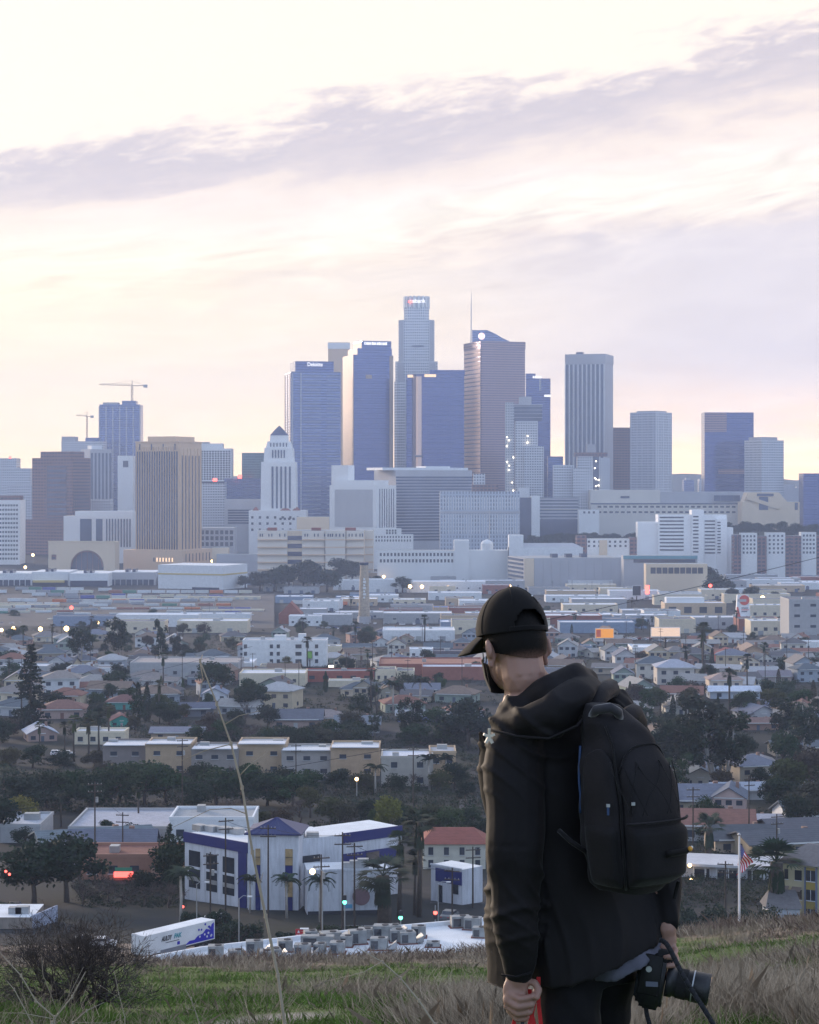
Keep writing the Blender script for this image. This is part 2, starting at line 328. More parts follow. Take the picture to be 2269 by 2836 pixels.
# ================================================================ downtown
def frame2(px0, pxc, px1, Y, depth=None):
    wl, wr = (pxc - px0) * Y / F, (px1 - pxc) * Y / F
    if wl <= 0.01: return 0.0, wr, depth or min(wr, 40)
    th = math.atan2(wl, wr) if not depth else math.asin(min(1, wl / depth))
    b = depth or math.hypot(wl, wr); a = wr / max(math.cos(th), .2)
    return th, a, b
class Tower:
    def __init__(s, name, label, px0, pxc, px1, top, Y, m, roof=None, depth=None, cat='building', base=None, part='wall'):
        s.th, s.a, s.b = frame2(px0, pxc, px1, Y, depth); s.Y = Y
        x = X_(pxc, Y); s.z0 = gz(x, Y) - 1.0 if base is None else Z_(base, Y); s.h = Z_(top, Y) - s.z0
        s.r = root(name, label, cat, (x, Y, s.z0), s.th)
        if m: MB().box(0, s.a, 0, s.b, 0, s.h, 0, 1).build(part, [m, roof or M['conc']], s.r)
    def zl(s, py): return Z_(py, s.Y) - s.z0
    def xl(s, px): return (px - CX) * s.Y / F - s.r.location.x if s.th == 0 else ((px - CX) * s.Y / F - s.r.location.x) / math.cos(s.th)
    def box(s, part, x0, x1, y0, y1, z0, z1, m, color=None): return MB().box(x0, x1, y0, y1, z0, z1, bottom=True).build(part, m, s.r, color=color)
    def bars(s, face, n, w, proud, z0, z1, m, part='pier', lo=0.0, hi=1.0, ends=True):
        L = s.a if face == 'R' else s.b
        mb = MB()
        if face == 'R': mb.box(-w / 2, w / 2, -proud, .05, z0, z1, bottom=True)
        else: mb.box(-proud, .05, -w / 2, w / 2, z0, z1, bottom=True)
        me = mb.mesh(part, m)
        for i in range(n):
            t = (lo + (hi - lo) * (i / (n - 1) if ends else (i + .5) / n)) * L
            put(me, part, s.r, (t, 0, 0) if face == 'R' else (0, t, 0))
    def bands(s, face, n, hgt, proud, z0, z1, m, part='spandrel', lo=0.0, hi=1.0):
        L = s.a if face == 'R' else s.b; mb = MB()
        if face == 'R': mb.box(lo * L, hi * L, -proud, .05, -hgt / 2, hgt / 2, bottom=True)
        elif face == 'L': mb.box(-proud, .05, lo * L, hi * L, -hgt / 2, hgt / 2, bottom=True)
        else: mb.box(-proud, s.a + proud, -proud, s.b + proud, -hgt / 2, hgt / 2, bottom=True)
        me = mb.mesh(part, m)
        for i in range(n): put(me, part, s.r, (0, 0, z0 + (z1 - z0) * (i + .5) / n))
    def wins(s, face, nx, nz, w, h, x0, x1, z0, z1, m=None, part='window'):
        """every pane is an object of its own, set in a frame a little proud of the wall"""
        mb = MB(); f = .12
        if face == 'R': mb.box(-w / 2, w / 2, -f, .05, -h / 2, h / 2, bottom=True)
        else: mb.box(-f, .05, -w / 2, w / 2, -h / 2, h / 2, bottom=True)
        me = mb.mesh(part, m or M['glass'])
        for i in range(nx):
            for j in range(nz):
                t = x0 + (x1 - x0) * (i + .5) / nx; z = z0 + (z1 - z0) * (j + .5) / nz
                put(me, part, s.r, (t, 0, z) if face == 'R' else (0, t, z))
def text(name, body, size, parent, loc, m, rz=0.0, width=None, shear=0.0, rx=90):
    c = bpy.data.curves.new(name, 'FONT'); c.body = body; c.size = size; c.align_x = 'CENTER'; c.align_y = 'CENTER'; c.extrude = 0.02 * size; c.shear = shear; c.offset = 0.012 * size
    c.materials.append(m); o = bpy.data.objects.new(name, c); COL.objects.link(o); o.parent = parent; o.location = loc; o.rotation_euler = (R(rx), 0, rz)
    bpy.context.view_layer.update(); k = width / max(o.dimensions.x, 1e-3) if width else 1.0
    me = bpy.data.meshes.new_from_object(o.evaluated_get(bpy.context.evaluated_depsgraph_get())); rot = o.rotation_euler.copy(); bpy.data.objects.remove(o)
    o = put(me, name, parent, loc); o.rotation_euler = rot; o.scale = (k, 1, 1)
    return o
G = {}
G['blue'] = facade('blue_glass', (0.09, 0.115, 0.21), (0.12, 0.17, 0.37), 3.2, 4.2, 0.8, 0.62, gm=0.75, grough=0.12, wrough=0.35, var=0.2, wmetal=0.4)
G['deep'] = facade('deep_blue_glass', (0.055, 0.07, 0.16), (0.085, 0.12, 0.30), 2.6, 4.0, 0.86, 0.74, gm=0.8, grough=0.1, wrough=0.25, var=0.18, wmetal=0.6)
G['brown'] = facade('brown_glass', (0.27, 0.17, 0.15), (0.20, 0.17, 0.26), 2.4, 3.9, 0.8, 0.5, gm=0.7, grough=0.15, wrough=0.45, var=0.18, wmetal=0.35)
G['pale'] = facade('pale_granite', (0.54, 0.54, 0.55), (0.14, 0.18, 0.26), 3.4, 4.0, 0.5, 0.5, gm=0.5, var=0.3)
G['whitegrid'] = facade('white_window_grid', (0.55, 0.56, 0.58), (0.09, 0.11, 0.16), 3.6, 3.8, 0.55, 0.5)
G['darkband'] = facade('dark_banded_wall', (0.22, 0.22, 0.26), (0.06, 0.07, 0.11), 60.0, 4.2, 2.0, 0.55)
G['brick'] = facade('brick_tower_wall', (0.20, 0.11, 0.10), (0.08, 0.08, 0.12), 5.0, 4.4, 0.7, 0.5)
G['tan'] = plain('tan_stone', (0.64, 0.46, 0.31), 0.8, 0.1, 0.02)
G['cream'] = plain('cream_stucco', (0.66, 0.53, 0.38), 0.8, 0.1, 0.03)
G['civic'] = plain('white_civic_stone', (0.72, 0.72, 0.71), 0.75, 0.08, 0.03)
G['beige'] = plain('beige_stone', (0.60, 0.56, 0.50), 0.75, 0.08, 0.03)
G['grey'] = plain('grey_concrete', (0.40, 0.40, 0.42), 0.8, 0.12, 0.03)
G['gglass'] = plain('dim_glass', (0.08, 0.10, 0.16), 0.15, 0.3, 0.05, 0.5)
G['redtile'] = plain('red_roof_tile', (0.24, 0.075, 0.055), 0.85, 0.2, 0.4)
G['hotelwin'] = plain('shaded_glass', (0.06, 0.065, 0.085), 0.2, 0.2, 0.1, 0.2)

# --- far row (3.7 - 4.2 km)
t = Tower('crane_tower', 'unfinished blue glass tower under the large crane', 275, 275, 388, 1120, 3900, G['blue'], depth=45, cat='tower')
t.bars('R', 7, 2.0, .8, 40, t.h - 4, G['grey'], 'pier'); t.box('roof_frame', 6, t.a * .45, 4, 30, t.h, t.h + 4, G['grey']); t.box('roof_screen', t.a * .55, t.a - 8, 4, 30, t.h, t.h + 7, G['blue'])
def crane(px, top, jibpx0, jibpx1, jibpy, base, Y, label, k):
    r = root('tower_crane', label, 'crane', (X_(px, Y), Y, Z_(base, Y)), 0, 'construction cranes')
    h = Z_(top, Y) - Z_(base, Y); zj = Z_(jibpy, Y) - Z_(base, Y); w = 2.4 * k
    m = MB()
    for sx in (-1, 1):
        for sy in (-1, 1): m.bar((sx * w / 2, sy * w / 2, 0), (sx * w / 2, sy * w / 2, zj), .55 * k)
    nb = int(zj / (w * 1.6))
    for i in range(nb):
        for sy in (-1, 1): m.bar((-w / 2 * (-1) ** i, sy * w / 2, zj * i / nb), (w / 2 * (-1) ** i, sy * w / 2, zj * (i + 1) / nb), .4 * k)
    m.build('mast', M['steel'], r)
    x0, x1 = X_(jibpx0, Y) - X_(px, Y), X_(jibpx1, Y) - X_(px, Y)
    m = MB().bar((x0, 0, zj + 1.5 * k), (0, 0, zj), .8 * k).bar((x0, 0, zj + 2.8 * k), (0, 0, zj + 2.4 * k), .5 * k)
    for i in range(14):
        a, b = x0 * i / 14, x0 * (i + .5) / 14; m.bar((a, 0, zj + 1.5 * k * i / 14), (b, 0, zj + 2.5 * k), .35 * k)
    m.build('jib', M['steel'], r)
    MB().bar((0, 0, zj), (x1, 0, zj), 1.1 * k).build('counter_jib', M['steel'], r); MB().box(x1 - 3 * k, x1 + 3 * k, -1.5, 1.5, zj - 3 * k, zj + 1.5 * k, bottom=True).build('counterweight', G['grey'], r)
    MB().bar((0, 0, zj), (0, 0, h), .9 * k).build('peak', M['steel'], r); MB().tube([(0, 0, h), (x0 * .75, 0, zj + 2.2 * k)], .15 * k, 4).build('tie_rod', M['steel'], r); MB().tube([(0, 0, h), (x1, 0, zj)], .15 * k, 4).build('tie_rod', M['steel'], r)
crane(366, 1054, 275, 403, 1068, 1126, 3910, 'large tower crane above the unfinished blue glass tower', 1.25)
crane(241, 1140, 211, 255, 1153, 1212, 3700, 'small tower crane behind the brown stepped tower', 0.9)
t = Tower('office_tower', 'pale stepped tower block under the small crane', 170, 170, 285, 1222, 3750, G['pale'], depth=50, cat='tower'); t.box('penthouse', 0, t.xl(207), 2, 40, t.h, t.zl(1209), G['grey']); t.box('penthouse', t.xl(236), t.xl(272), 2, 30, t.h, t.zl(1212), G['blue'])
t = Tower('office_tower', 'grey tower with tall dark window strips beside the brown tower', 216, 250, 304, 1244, 3300, G['grey'], cat='tower'); t.bars('R', 6, 3.2, .3, 8, t.h - 6, G['gglass'], 'window_strip', .08, .94); t.box('penthouse', 4, t.a * .6, 4, 20, t.h, t.h + 6, M['white'])
t = Tower('office_tower', 'slim white block beside the tan tower with one dark square opening', 326, 326, 368, 1262, 3500, G['civic'], depth=30); t.box('opening', t.a * .35, t.a * .7, -.6, 2, t.zl(1294), t.zl(1276), G['gglass'])
t = Tower('office_tower', 'low dark block on the skyline edge with a red beacon', -20, -20, 45, 1269, 3600, G['pale'], depth=40)
MB().cyl((0, 0), 2.2, 2.2, 0, 3.5, 8).build('beacon', M['redglow'], t.r, (t.xl(27), 3, t.h))
Tower('office_tower', 'pale grey block below the beacon roof', -30, -30, 84, 1297, 3300, G['pale'], depth=40)
Tower('office_tower', 'dusky grey block between white grid block and brown tower', 20, 20, 92, 1345, 3100, G['pale'], depth=40)
t = Tower('apartment_tower', 'white grid apartment block with a dark rooftop cap', -60, -60, 55, 1385, 2750, G['civic'], depth=40)
t.wins('R', 14, 13, 2.4, 2.6, 2, t.a - 2, 6, t.h - 4, G['hotelwin']); t.box('roof_cap', 8, t.a - 1, 4, 30, t.h, t.h + 6, G['brick'])
# brown stepped tower
t = Tower('stepped_tower', 'brown stepped office tower with a dark recessed middle', 77, 200, 240, 1268, 2900, G['brick'], depth=70, cat='tower')
t.box('upper_setback', 6, t.a - 4, 8, t.b - 10, t.h, t.zl(1250), G['brick'])
t.box('recess_panel', -.4, .5, 10, t.b - 26, t.zl(1436), t.zl(1290), G['gglass']); t.bands('L', 11, 3.2, .8, t.zl(1436), t.zl(1290), G['brick'], 'spandrel', .16, .60)
t.box('lower_wing', -7, t.a + 8, -5, t.b + 12, 0, t.zl(1440), G['brick']); t.bands('R', 26, 1.6, .5, 12, t.h - 4, G['gglass'], 'window_band', .06, .94)
# white court block with two dark panels
t = Tower('court_building', 'white block with two dark glass panels in front of the brown tower', 176, 176, 366, 1429, 2780, G['civic'], depth=50)
t.box('penthouse', t.xl(206), t.a, 6, 40, t.h, t.zl(1416), G['civic'])
for a, b in ((222, 254), (266, 284)): t.box('glass_panel', t.xl(a), t.xl(b), -.5, 1, t.zl(1500), t.zl(1437), G['gglass'])
t.bars('R', 9, 1.6, .9, t.zl(1515), t.zl(1437), G['gglass'], 'window_strip', .63, .97)
Tower('office_block', 'low grey block rising behind the white court block', 240, 240, 306, 1383, 3000, G['pale'], depth=30)
# Gateway tower
t = Tower('stone_tower', 'tan stone tower with close vertical window strips and stepped crown', 369, 496, 546, 1222, 2600, G['tan'], cat='tower')
zb, zt = t.zl(1522), t.zl(1250)
t.bars('L', 17, 1.55, .35, zb, zt, G['gglass'], 'window_strip', .045, .955); t.bars('L', 18, .55, 1.0, zb, zt + 6, G['tan'], 'pier', .012, .985)
t.bars('R', 6, 2.2, .35, zb, zt - 5, G['gglass'], 'window_strip', .14, .88); t.bars('R', 7, .6, .9, zb, zt + 4, G['tan'], 'pier', .04, .97)
t.box('crown', 6, t.a - 4, 8, t.b - 14, t.h, t.zl(1208), G['tan'])
for i in range(4): t.box('corner_slot', -.5, 1, t.b * (.08 + .27 * i), t.b * (.1 + .27 * i), t.zl(1246), t.zl(1229), G['gglass'])
t.box('cornice', -.8, t.a + .8, -.8, t.b + .8, t.h - 1.4, t.h + .2, G['tan'])
t.box('podium', -6, t.a + 18, -8, t.b + 14, 0, t.zl(1524), G['tan'])
for i in range(7):
    MB().box(-.7, .7, -.3, .1, 0, 5).build('podium_window', M['warmsign'] if i < 6 else G['gglass'], t.r, (-6.1, t.b * (.10 + .07 * i), t.zl(1556)), R(-90))
t.bars('R', 9, 1.6, 8.3, t.zl(1556), t.zl(1534), G['gglass'], 'podium_window', .05, 1.25)
# arched station hall
t = Tower('station_hall', 'cream station hall with a great arched glass front', 134, 134, 318, 1501, 2520, None, depth=40)
def arch_wall(t, cx, rad, spring, m, gm):
    mb = MB(); L = t.a; H = t.h; n = 24
    arc = [(cx + rad * math.cos(math.pi * i / n), spring + rad * math.sin(math.pi * i / n)) for i in range(n + 1)]
    mb.face([(cx + rad, 0, 0), (L, 0, 0), (L, 0, H), (cx + rad, 0, H)]); mb.face([(0, 0, 0), (cx - rad, 0, 0), (cx - rad, 0, H), (0, 0, H)])
    for (x0, z0), (x1, z1) in zip(arc, arc[1:]):
        mb.face([(x1, 0, z1), (x0, 0, z0), (x0, 0, H), (x1, 0, H)]); mb.face([(x0, 0, z0), (x1, 0, z1), (x1, 3, z1), (x0, 3, z0)])
    mb.face([(L, 0, 0), (L, t.b, 0), (L, t.b, H), (L, 0, H)]); mb.face([(0, t.b, 0), (0, 0, 0), (0, 0, H), (0, t.b, H)]); mb.face([(0, 0, H), (L, 0, H), (L, t.b, H), (0, t.b, H)]); mb.face([(L, t.b, 0), (0, t.b, 0), (0, t.b, H), (L, t.b, H)])
    mb.build('wall', m, t.r)
    gm_ = MB(); gm_.face([(x, 2.6, z) for x, z in arc] + [(cx - rad, 2.6, 0), (cx + rad, 2.6, 0)][::1]); gm_.build('arch_glass', gm, t.r)
    for k in range(1, 6): MB().bar((cx - rad + 2 * rad * k / 6, 2.3, 0), (cx - rad + 2 * rad * k / 6, 2.3, spring + rad * math.sin(math.acos(1 - k / 3)) - .3), .5).build('mullion', G['brick'], t.r)
    tr = MB().tube([(x, .2, z) for x, z in [(cx + (x - cx) * .94, spring + (z - spring) * .94) for x, z in arc]], .9, 6); tr.build('arch_ring', G['brick'], t.r)
arch_wall(t, t.xl(241), 46 * 2520 / F, t.zl(1570), G['cream'], G['gglass'])
t.box('side_window', t.xl(143), t.xl(156), -.4, .2, t.zl(1550), t.zl(1536), G['brick']); t.box('parapet', -.5, t.a + .5, -.5, 1, t.h - .2, t.h + 1.2, G['cream'])
# right of the tan tower
t = Tower('office_tower', 'white grid tower with two rooftop boxes behind the tan tower', 520, 520, 641, 1242, 3300, G['civic'], depth=40, cat='tower')
t.wins('R', 12, 13, 3.2, 2.6, t.xl(548), t.a - 1, t.zl(1330), t.h - 3, G['hotelwin']); t.box('penthouse', t.xl(556), t.xl(616), 4, 30, t.h, t.zl(1228), G['civic']); t.box('roof_box', t.xl(560), t.xl(580), 3, 10, t.zl(1228), t.zl(1224), G['grey'])
Tower('office_tower', 'dark teal glass tower beside the city hall spire', 670, 670, 735, 1254, 3350, facade('teal_glass', (0.10, 0.16, 0.18), (0.12, 0.20, 0.26), 3, 4, .8, .6, gm=.6, grough=.15), depth=40, cat='tower')
t = Tower('office_block', 'pale grid block below two red roof beacons', 520, 520, 621, 1336, 3050, G['whitegrid'], depth=40); t.box('roof_edge', -.5, t.a + .5, -1, 2, t.h - 1, t.h + 1.5, G['gglass'])
t = Tower('office_block', 'wide dark block beside the red beacons left of city hall', 621, 621, 722, 1325, 3250, G['blue'], depth=40)
for px, lb in ((595, 'red roof beacon over the pale grid block'), (664, 'red roof beacon on the wide dark block')):
    Y = 3060 if px < 600 else 3250; o = MB().cyl((0, 0), 3.0, 3.0, 0, 6, 10).build('roof_beacon', M['redglow'], None, (X_(px, Y), Y + 3, Z_(1336 if px < 600 else 1325, Y))); tag(o, lb, 'beacon', 'red roof beacons')
t = Tower('office_block', 'beige block with dark striped lower floors left of city hall', 621, 621, 724, 1383, 2950, G['grey'], depth=40); t.bands('R', 6, 2.2, .6, t.zl(1452), t.zl(1410), G['gglass'], 'window_band', .1, .72)
t = Tower('parking_structure', 'pale block with three rows of large square openings', 500, 500, 648, 1462, 2750, G['grey'], depth=40); t.wins('R', 11, 3, 4.2, 5.2, 0, t.a, t.zl(1515), t.h - 2, G['hotelwin'], 'opening')
Tower('warehouse', 'low beige block between the tan tower and the jail', 588, 588, 632, 1517, 2600, G['cream'], depth=20)
Tower('warehouse', 'long low brown building at the foot of the jail', 600, 600, 716, 1535, 2580, G['grey'], depth=20)

# --- City Hall
Y = 2900; t = Tower('city_hall', 'white city hall tower with stepped crown and dark pyramid top', 722, 722, 820, 1414, Y, None, cat='tower', depth=47)
w = t.a; c = w / 2
MB().box(t.xl(690), t.xl(848), -6, 55, 0, t.zl(1414)).build('base_wing', G['civic'], t.r)
for a, b in ((700, 716), (776, 806), (810, 832)): MB().prism([(t.xl(a), -4), (t.xl(b), -4), (t.xl(b), 12), (t.xl(a), 12)], t.zl(1413.8), [(t.xl((a + b) / 2) - 1, 3), (t.xl((a + b) / 2) + 1, 3), (t.xl((a + b) / 2) + 1, 5), (t.xl((a + b) / 2) - 1, 5)], t.zl(1404)).build('tile_roof', G['redtile'], t.r)
sq = lambda h: [(c - h, c - h), (c + h, c - h), (c + h, c + h), (c - h, c + h)]
MB().prism(sq(w / 2), t.zl(1414), sq(w / 2 - .8), t.zl(1279)).build('shaft', G['civic'], t.r)
MB().prism(sq(w * .42), t.zl(1279), sq(w * .40), t.zl(1240)).build('upper_stage', G['civic'], t.r)
MB().prism(sq(w * .36), t.zl(1240), sq(w * .32), t.zl(1222)).build('colonnade_stage', G['civic'], t.r)
MB().prism(sq(w * .26), t.zl(1222), sq(w * .245), t.zl(1205)).build('lantern_base', G['civic'], t.r)
MB().prism(sq(w * .25), t.zl(1205), sq(w * .13), t.zl(1190), cap=False).prism(sq(w * .13), t.zl(1190), sq(.6), t.zl(1178)).build('pyramid_roof', G['gglass'], t.r)
for i in range(5):
    t_ = MB().box(-1.3, 1.3, -.5, .1, t.zl(1408), t.zl(1292)); t_.build('window_strip', G['gglass'], t.r, (c - 8 + 6.0 * i, .25, 0))
for i in range(5): MB().box(-.9, .9, -.4, .1, t.zl(1268), t.zl(1246)).build('window_strip', G['gglass'], t.r, (c - 8 + 4 * i, c - w * .415, 0))
for i in range(6): MB().box(-.7, .7, -.5, .1, t.zl(1237), t.zl(1226)).build('column_gap', G['gglass'], t.r, (c - 11 + 4.4 * i, c - w * .35, 0))
for i in range(7):
    for j in range(3): MB().box(-1.6, 1.6, -.3, .1, 0, 3.2).build('wing_window', G['hotelwin'], t.r, (t.xl(700) + i * 10.5, -6, t.zl(1470) + 8.5 * j))
for i in range(6): MB().box(-1.6, 1.6, -.3, .1, 0, 3.2).build('wing_window', G['hotelwin'], t.r, (t.xl(778) + i * 6, -6, t.zl(1440)))

# --- Bunker Hill
sh = Y3 = 3450
t = Tower('office_tower', 'blue glass tower with lit name sign, beside city hall', 780, 806, 943, 1029, 3300, G['blue'], cat='tower')
t.box('crown', 8, t.a - 10, 8, t.b - 8, t.h, t.zl(999), G['deep']); t.bars('L', 3, 5.5, .8, 0, t.h - 3, facade('peach_lit_stone', (.42, .33, .28), (.42, .33, .28), 3, 4), 'stone_pier', .12, .9); t.bars('R', 2, 2.0, .8, 0, t.h - 2, G['grey'], 'stone_pier', .03, .2)  # left piers peach, right ones grey: evening glow put into the stone colour
t.bands('R', 34, 1.5, .5, 8, t.h - 3, facade('sill_metal', (.24, .26, .34), (.24, .26, .34), 3, 4, wmetal=.3, wrough=.4), 'spandrel', .24, .60); t.bands('R', 34, 1.5, .5, 8, t.h - 3, bpy.data.materials['sill_metal'], 'spandrel', .72, .98)
text('name_sign', 'Deloitte', 8.5, t.r, ((t.xl(855) + t.xl(893)) / 2, 7.6, t.zl(1008)), M['signglow'], 0, 24)
t = Tower('office_tower', 'plain beige tower rising behind the two blue towers', 909, 909, 968, 948, 3700, G['tan'], cat='tower', depth=40); t.box('light_crown', -.6, t.a + .6, -.6, 20, t.zl(966), t.zl(949), G['civic'])
# stepped twin tower
t = Tower('stepped_tower', 'tall dark blue tower with stepped pale edge and white roof sign', 947, 980, 1088, 982, 3350, G['deep'], cat='tower')
pg = plain('peach_lit_granite', (0.40, 0.29, 0.22), 0.6, 0.06, 0.02, 0.15)  # peach glow of the lit left face is put into this stone colour
t.box('stone_edge', -.8, 0.05, 0.5, t.b - .5, 0, t.h, pg)
t.box('step', 8, t.a, 5, t.b - 3, t.h, t.zl(963), G['deep']); t.box('step_edge', 7.2, 8.0, 5, t.b - 3.5, t.h - 2, t.zl(963) - .4, pg); t.box('step_top', 16, t.a - .2, 8, t.b - 6, t.zl(963), t.zl(942), G['deep']); t.box('step_edge', 15.2, 16, 8, t.b - 6.4, t.zl(963) - 2, t.zl(946), pg)
t.box('stone_edge', t.a - 5.5, t.a + .6, -.6, .1, 0, t.h - 1, pg); t.box('gold_panel', 20, 30, -.5, .2, t.zl(1048), t.zl(1037), pg)
sgn = []
for i in range(13): t.box('sign_letter', 20 + i * 3.0, 20 + i * 3.0 + (2.3 if i % 3 else 1.6), 7.2, 7.9, t.zl(953), t.zl(946 if i % 4 else 945), M['signglow'])
# round crowned tower
Y = 3500; cx_ = 1154; r = root('crowned_tower', 'tallest tower, pale with setbacks and round glass crown', 'tower', (X_(cx_, Y), Y + 40, gz(0, Y) - 1)); zl = lambda py: Z_(py, Y) - r.location.z
def ngon(hw, ch, n=8):                         # square with cut corners
    k = hw - ch; return [(-k, -hw), (k, -hw), (hw, -k), (hw, k), (k, hw), (-k, hw), (-hw, k), (-hw, -k)]
px2 = lambda p: p * Y / F
us = facade('crowned_tower_granite', (0.62, 0.62, 0.62), (0.16, 0.20, 0.30), 3.6, 4.6, .52, .55, gm=.5)
for a, b, hw, ch, nm in ((1480, 1056, 62, 12, 'base_stage'), (1056, 1000, 59, 16, 'lower_stage'), (1000, 884, 50, 14, 'shaft'), (884, 848, 35, 10, 'upper_stage')):
    MB().prism(ngon(px2(hw), px2(ch)), zl(a), ngon(px2(hw), px2(ch)), zl(b), 0, 1).build(nm, [us, M['conc']], r)
for i in (-1, 1):
    MB().box(-px2(9), px2(9), -1.2, .1, zl(1330), zl(1003)).build('granite_pier', G['grey'], r, (i * px2(44), -px2(59), 0)); MB().box(-px2(6), px2(6), -1.2, .1, zl(1000), zl(886)).build('granite_pier', G['grey'], r, (i * px2(42), -px2(50), 0))
MB().box(-px2(16), px2(16), -.6, .1, zl(960), zl(955)).build('vent_band', G['gglass'], r, (2, -px2(50), 0))
MB().cyl((0, 0), px2(35), px2(35), zl(848), zl(818), 28).build('crown', [G['pale']], r)
for i in range(18):
    q = 2 * math.pi * i / 18; MB().box(-1.8, 1.8, -1.5, .6, zl(850), zl(816), bottom=True).build('crown_rib', G['civic'], r, (math.cos(q) * px2(35), math.sin(q) * px2(35), 0), q + R(90))
text('roof_sign', 'usbank', 9.5, r, (2, -px2(36) - 1.2, zl(831)), M['signglow'], 0, 26)
MB().box(-9.5, -3.5, -.6, .2, zl(833), zl(828)).build('sign_logo', M['redglow'], r, (-4, -px2(36) - 1, -1.5))
# curved blue tower
Y = 3300; r = root('curved_tower', 'dark blue glass tower with rounded corner and two lit roof signs', 'tower', (X_(1206, Y), Y + 46, gz(0, Y) - 1)); zl = lambda py: Z_(py, Y) - r.location.z
def rounded(w0, w1, d, rad, n=10):
    P = [(w1, 0), (w1, d), (w0, d)]; P += [(w0 + rad - rad * math.cos(math.pi / 2 * i / n), rad - rad * math.sin(math.pi / 2 * i / n)) for i in range(n + 1)]; return P
q = lambda px: X_(px, Y) - r.location.x
pl = rounded(q(1142), q(1286), 46, 22)[::-1]; pl = [(x, y - 46) for x, y in pl]
mb = MB(); mb.prism(pl[::-1] if False else pl[::-1], 0, pl[::-1], zl(1036)); o = mb.build('wall', [G['deep']], r)
cb_ = MB(); arcp = [p for p in pl if p[0] < q(1171) and p[1] < -20]
for a_, b_ in zip(arcp, arcp[1:]): cb_.face([(a_[0] - .4, a_[1] - .4, 8), (b_[0] - .4, b_[1] - .4, 8), (b_[0] - .4, b_[1] - .4, zl(1042)), (a_[0] - .4, a_[1] - .4, zl(1042))])
cb_.build('corner_face', plain('peach_sky_highlight', (.62, .46, .40), .2, .06, .02, .7), r, smooth=True)  # peach skin added over the glass; the sky highlight is put into its colour
MB().box(q(1126), q(1141.5), -30, 0, 0, zl(1036)).build('side_wall', G['deep'], r); MB().box(q(1190), q(1288), -40, -2, zl(1036.2), zl(1024)).build('penthouse', G['deep'], r)
for a, b, yy in ((1129, 1152, -30.5), (1176, 1208, -46.6)): MB().box(q(a), q(b), yy - .6, yy, zl(1044), zl(1036.5), bottom=True).build('lit_sign', M['warmsign'], r)
MB().box(q(1150), q(1171), -47, -40, zl(1266), zl(1261), bottom=True).build('belt_course', G['gglass'], r)
# tan tower and sail-topped tower behind it
Y = 3750; r = root('sail_tower', 'blue sail-topped tower with thin spire and lit round logo', 'tower', (X_(1308, Y), Y, gz(0, Y) - 1)); zl = lambda py: Z_(py, Y) - r.location.z; q = lambda px: X_(px, Y) - r.location.x
mb = MB(); prof = [(q(1308), zl(914)), (q(1350), zl(914)), (q(1372), zl(924)), (q(1392), zl(936)), (q(1410), zl(944))]
for d0 in (0,):
    front = [(q(1308), 0)] + [(q(1410), 0)]; pts = [(q(1308), 0, 0), (q(1410), 0, 0)] + [(x, 0, z) for x, z in prof[::-1]]
    mb.face(pts, [(p[0], p[2]) for p in pts]); mb.face([(x, 40, z) for x, _, z in pts][::-1], [(p[0], p[2]) for p in pts][::-1])
    for (xa, _, za), (xb, _, zb_) in zip(pts, pts[1:] + pts[:1]): mb.face([(xa, 0, za), (xa, 40, za), (xb, 40, zb_), (xb, 0, zb_)])
mb.build('wall', G['blue'], r); MB().tube([(q(1305), 2, zl(1000)), (q(1305.5), 2, zl(850)), (q(1306), 2, zl(810))], [1.3, .9, .3], 6).build('spire', M['metal'], r)
MB().cyl((0, 0), 6.2, 6.2, 0, .8, 24).build('logo_disc', M['signglow'], r, (q(1334), -1.0, zl(931)), (R(90), 0, 0)); MB().box(-.7, .7, -1.4, -1.0, -5, 5).build('logo_bar', M['redglow'], r, (q(1330), -1.0, zl(931))); MB().box(-.7, .7, -1.4, -1.0, -5, 5).build('logo_bar', M['redglow'], r, (q(1338), -1.0, zl(931)))
t = Tower('office_tower', 'brown glass tower with peach glow on one face in front of the spire', 1289, 1331, 1457, 944, 3350, G['brown'], cat='tower')
t.bands('L', 44, 4.6, .5, 4, t.h - 12, plain('peach_lit_metal', (.78, .53, .42), .6, .06, .02, .1), 'spandrel', .01, .99); t.box('crown_band', -.6, t.a + .6, -.6, t.b + .6, t.h - 12, t.h - .2, G['brown']); t.box('corner_face', t.a * .02, t.a * .38, -1.2, 1, 0, t.zl(957), G['brown'])  # left spandrels carry the peach sky glow in their base colour
t = Tower('office_tower', 'dark glass tower with white roof sign beside the peach-lit tower', 1457, 1457, 1525, 1048, 3600, G['deep'], cat='tower', depth=40); t.box('penthouse', 0, t.a * .4, 5, 30, t.h, t.zl(1034), G['deep'])
for i in range(5): t.box('sign_letter', t.xl(1476 + i * 5), t.xl(1479.6 + i * 5), -.6, .1, t.zl(1047.4), t.zl(1041), M['signglow'])
t.box('lit_balcony', t.xl(1508), t.xl(1525), -.8, .2, t.zl(1099), t.zl(1093), M['signglow']); t.box('facade_brace', t.xl(1494), t.xl(1499), -.8, .2, t.zl(1082), t.zl(1050), G['pale'])
t = Tower('apartment_tower', 'unfinished white tower wrapped in scaffold in front of brown glass', 1428, 1428, 1490, 1166, 3100, G['whitegrid'], cat='tower', depth=30)
t.box('open_floors', -2, t.a + 6, 1, 28, t.h, t.zl(1122), G['gglass']); t.box('roof_slab', -3, t.a + 7, 0, 29, t.zl(1122), t.zl(1119.5), G['grey'])
for i in range(4): t.box('floor_slab', -3, t.a + 7, 0, 29, t.h + 5 + 5.5 * i, t.h + 5.7 + 5.5 * i, G['grey'])
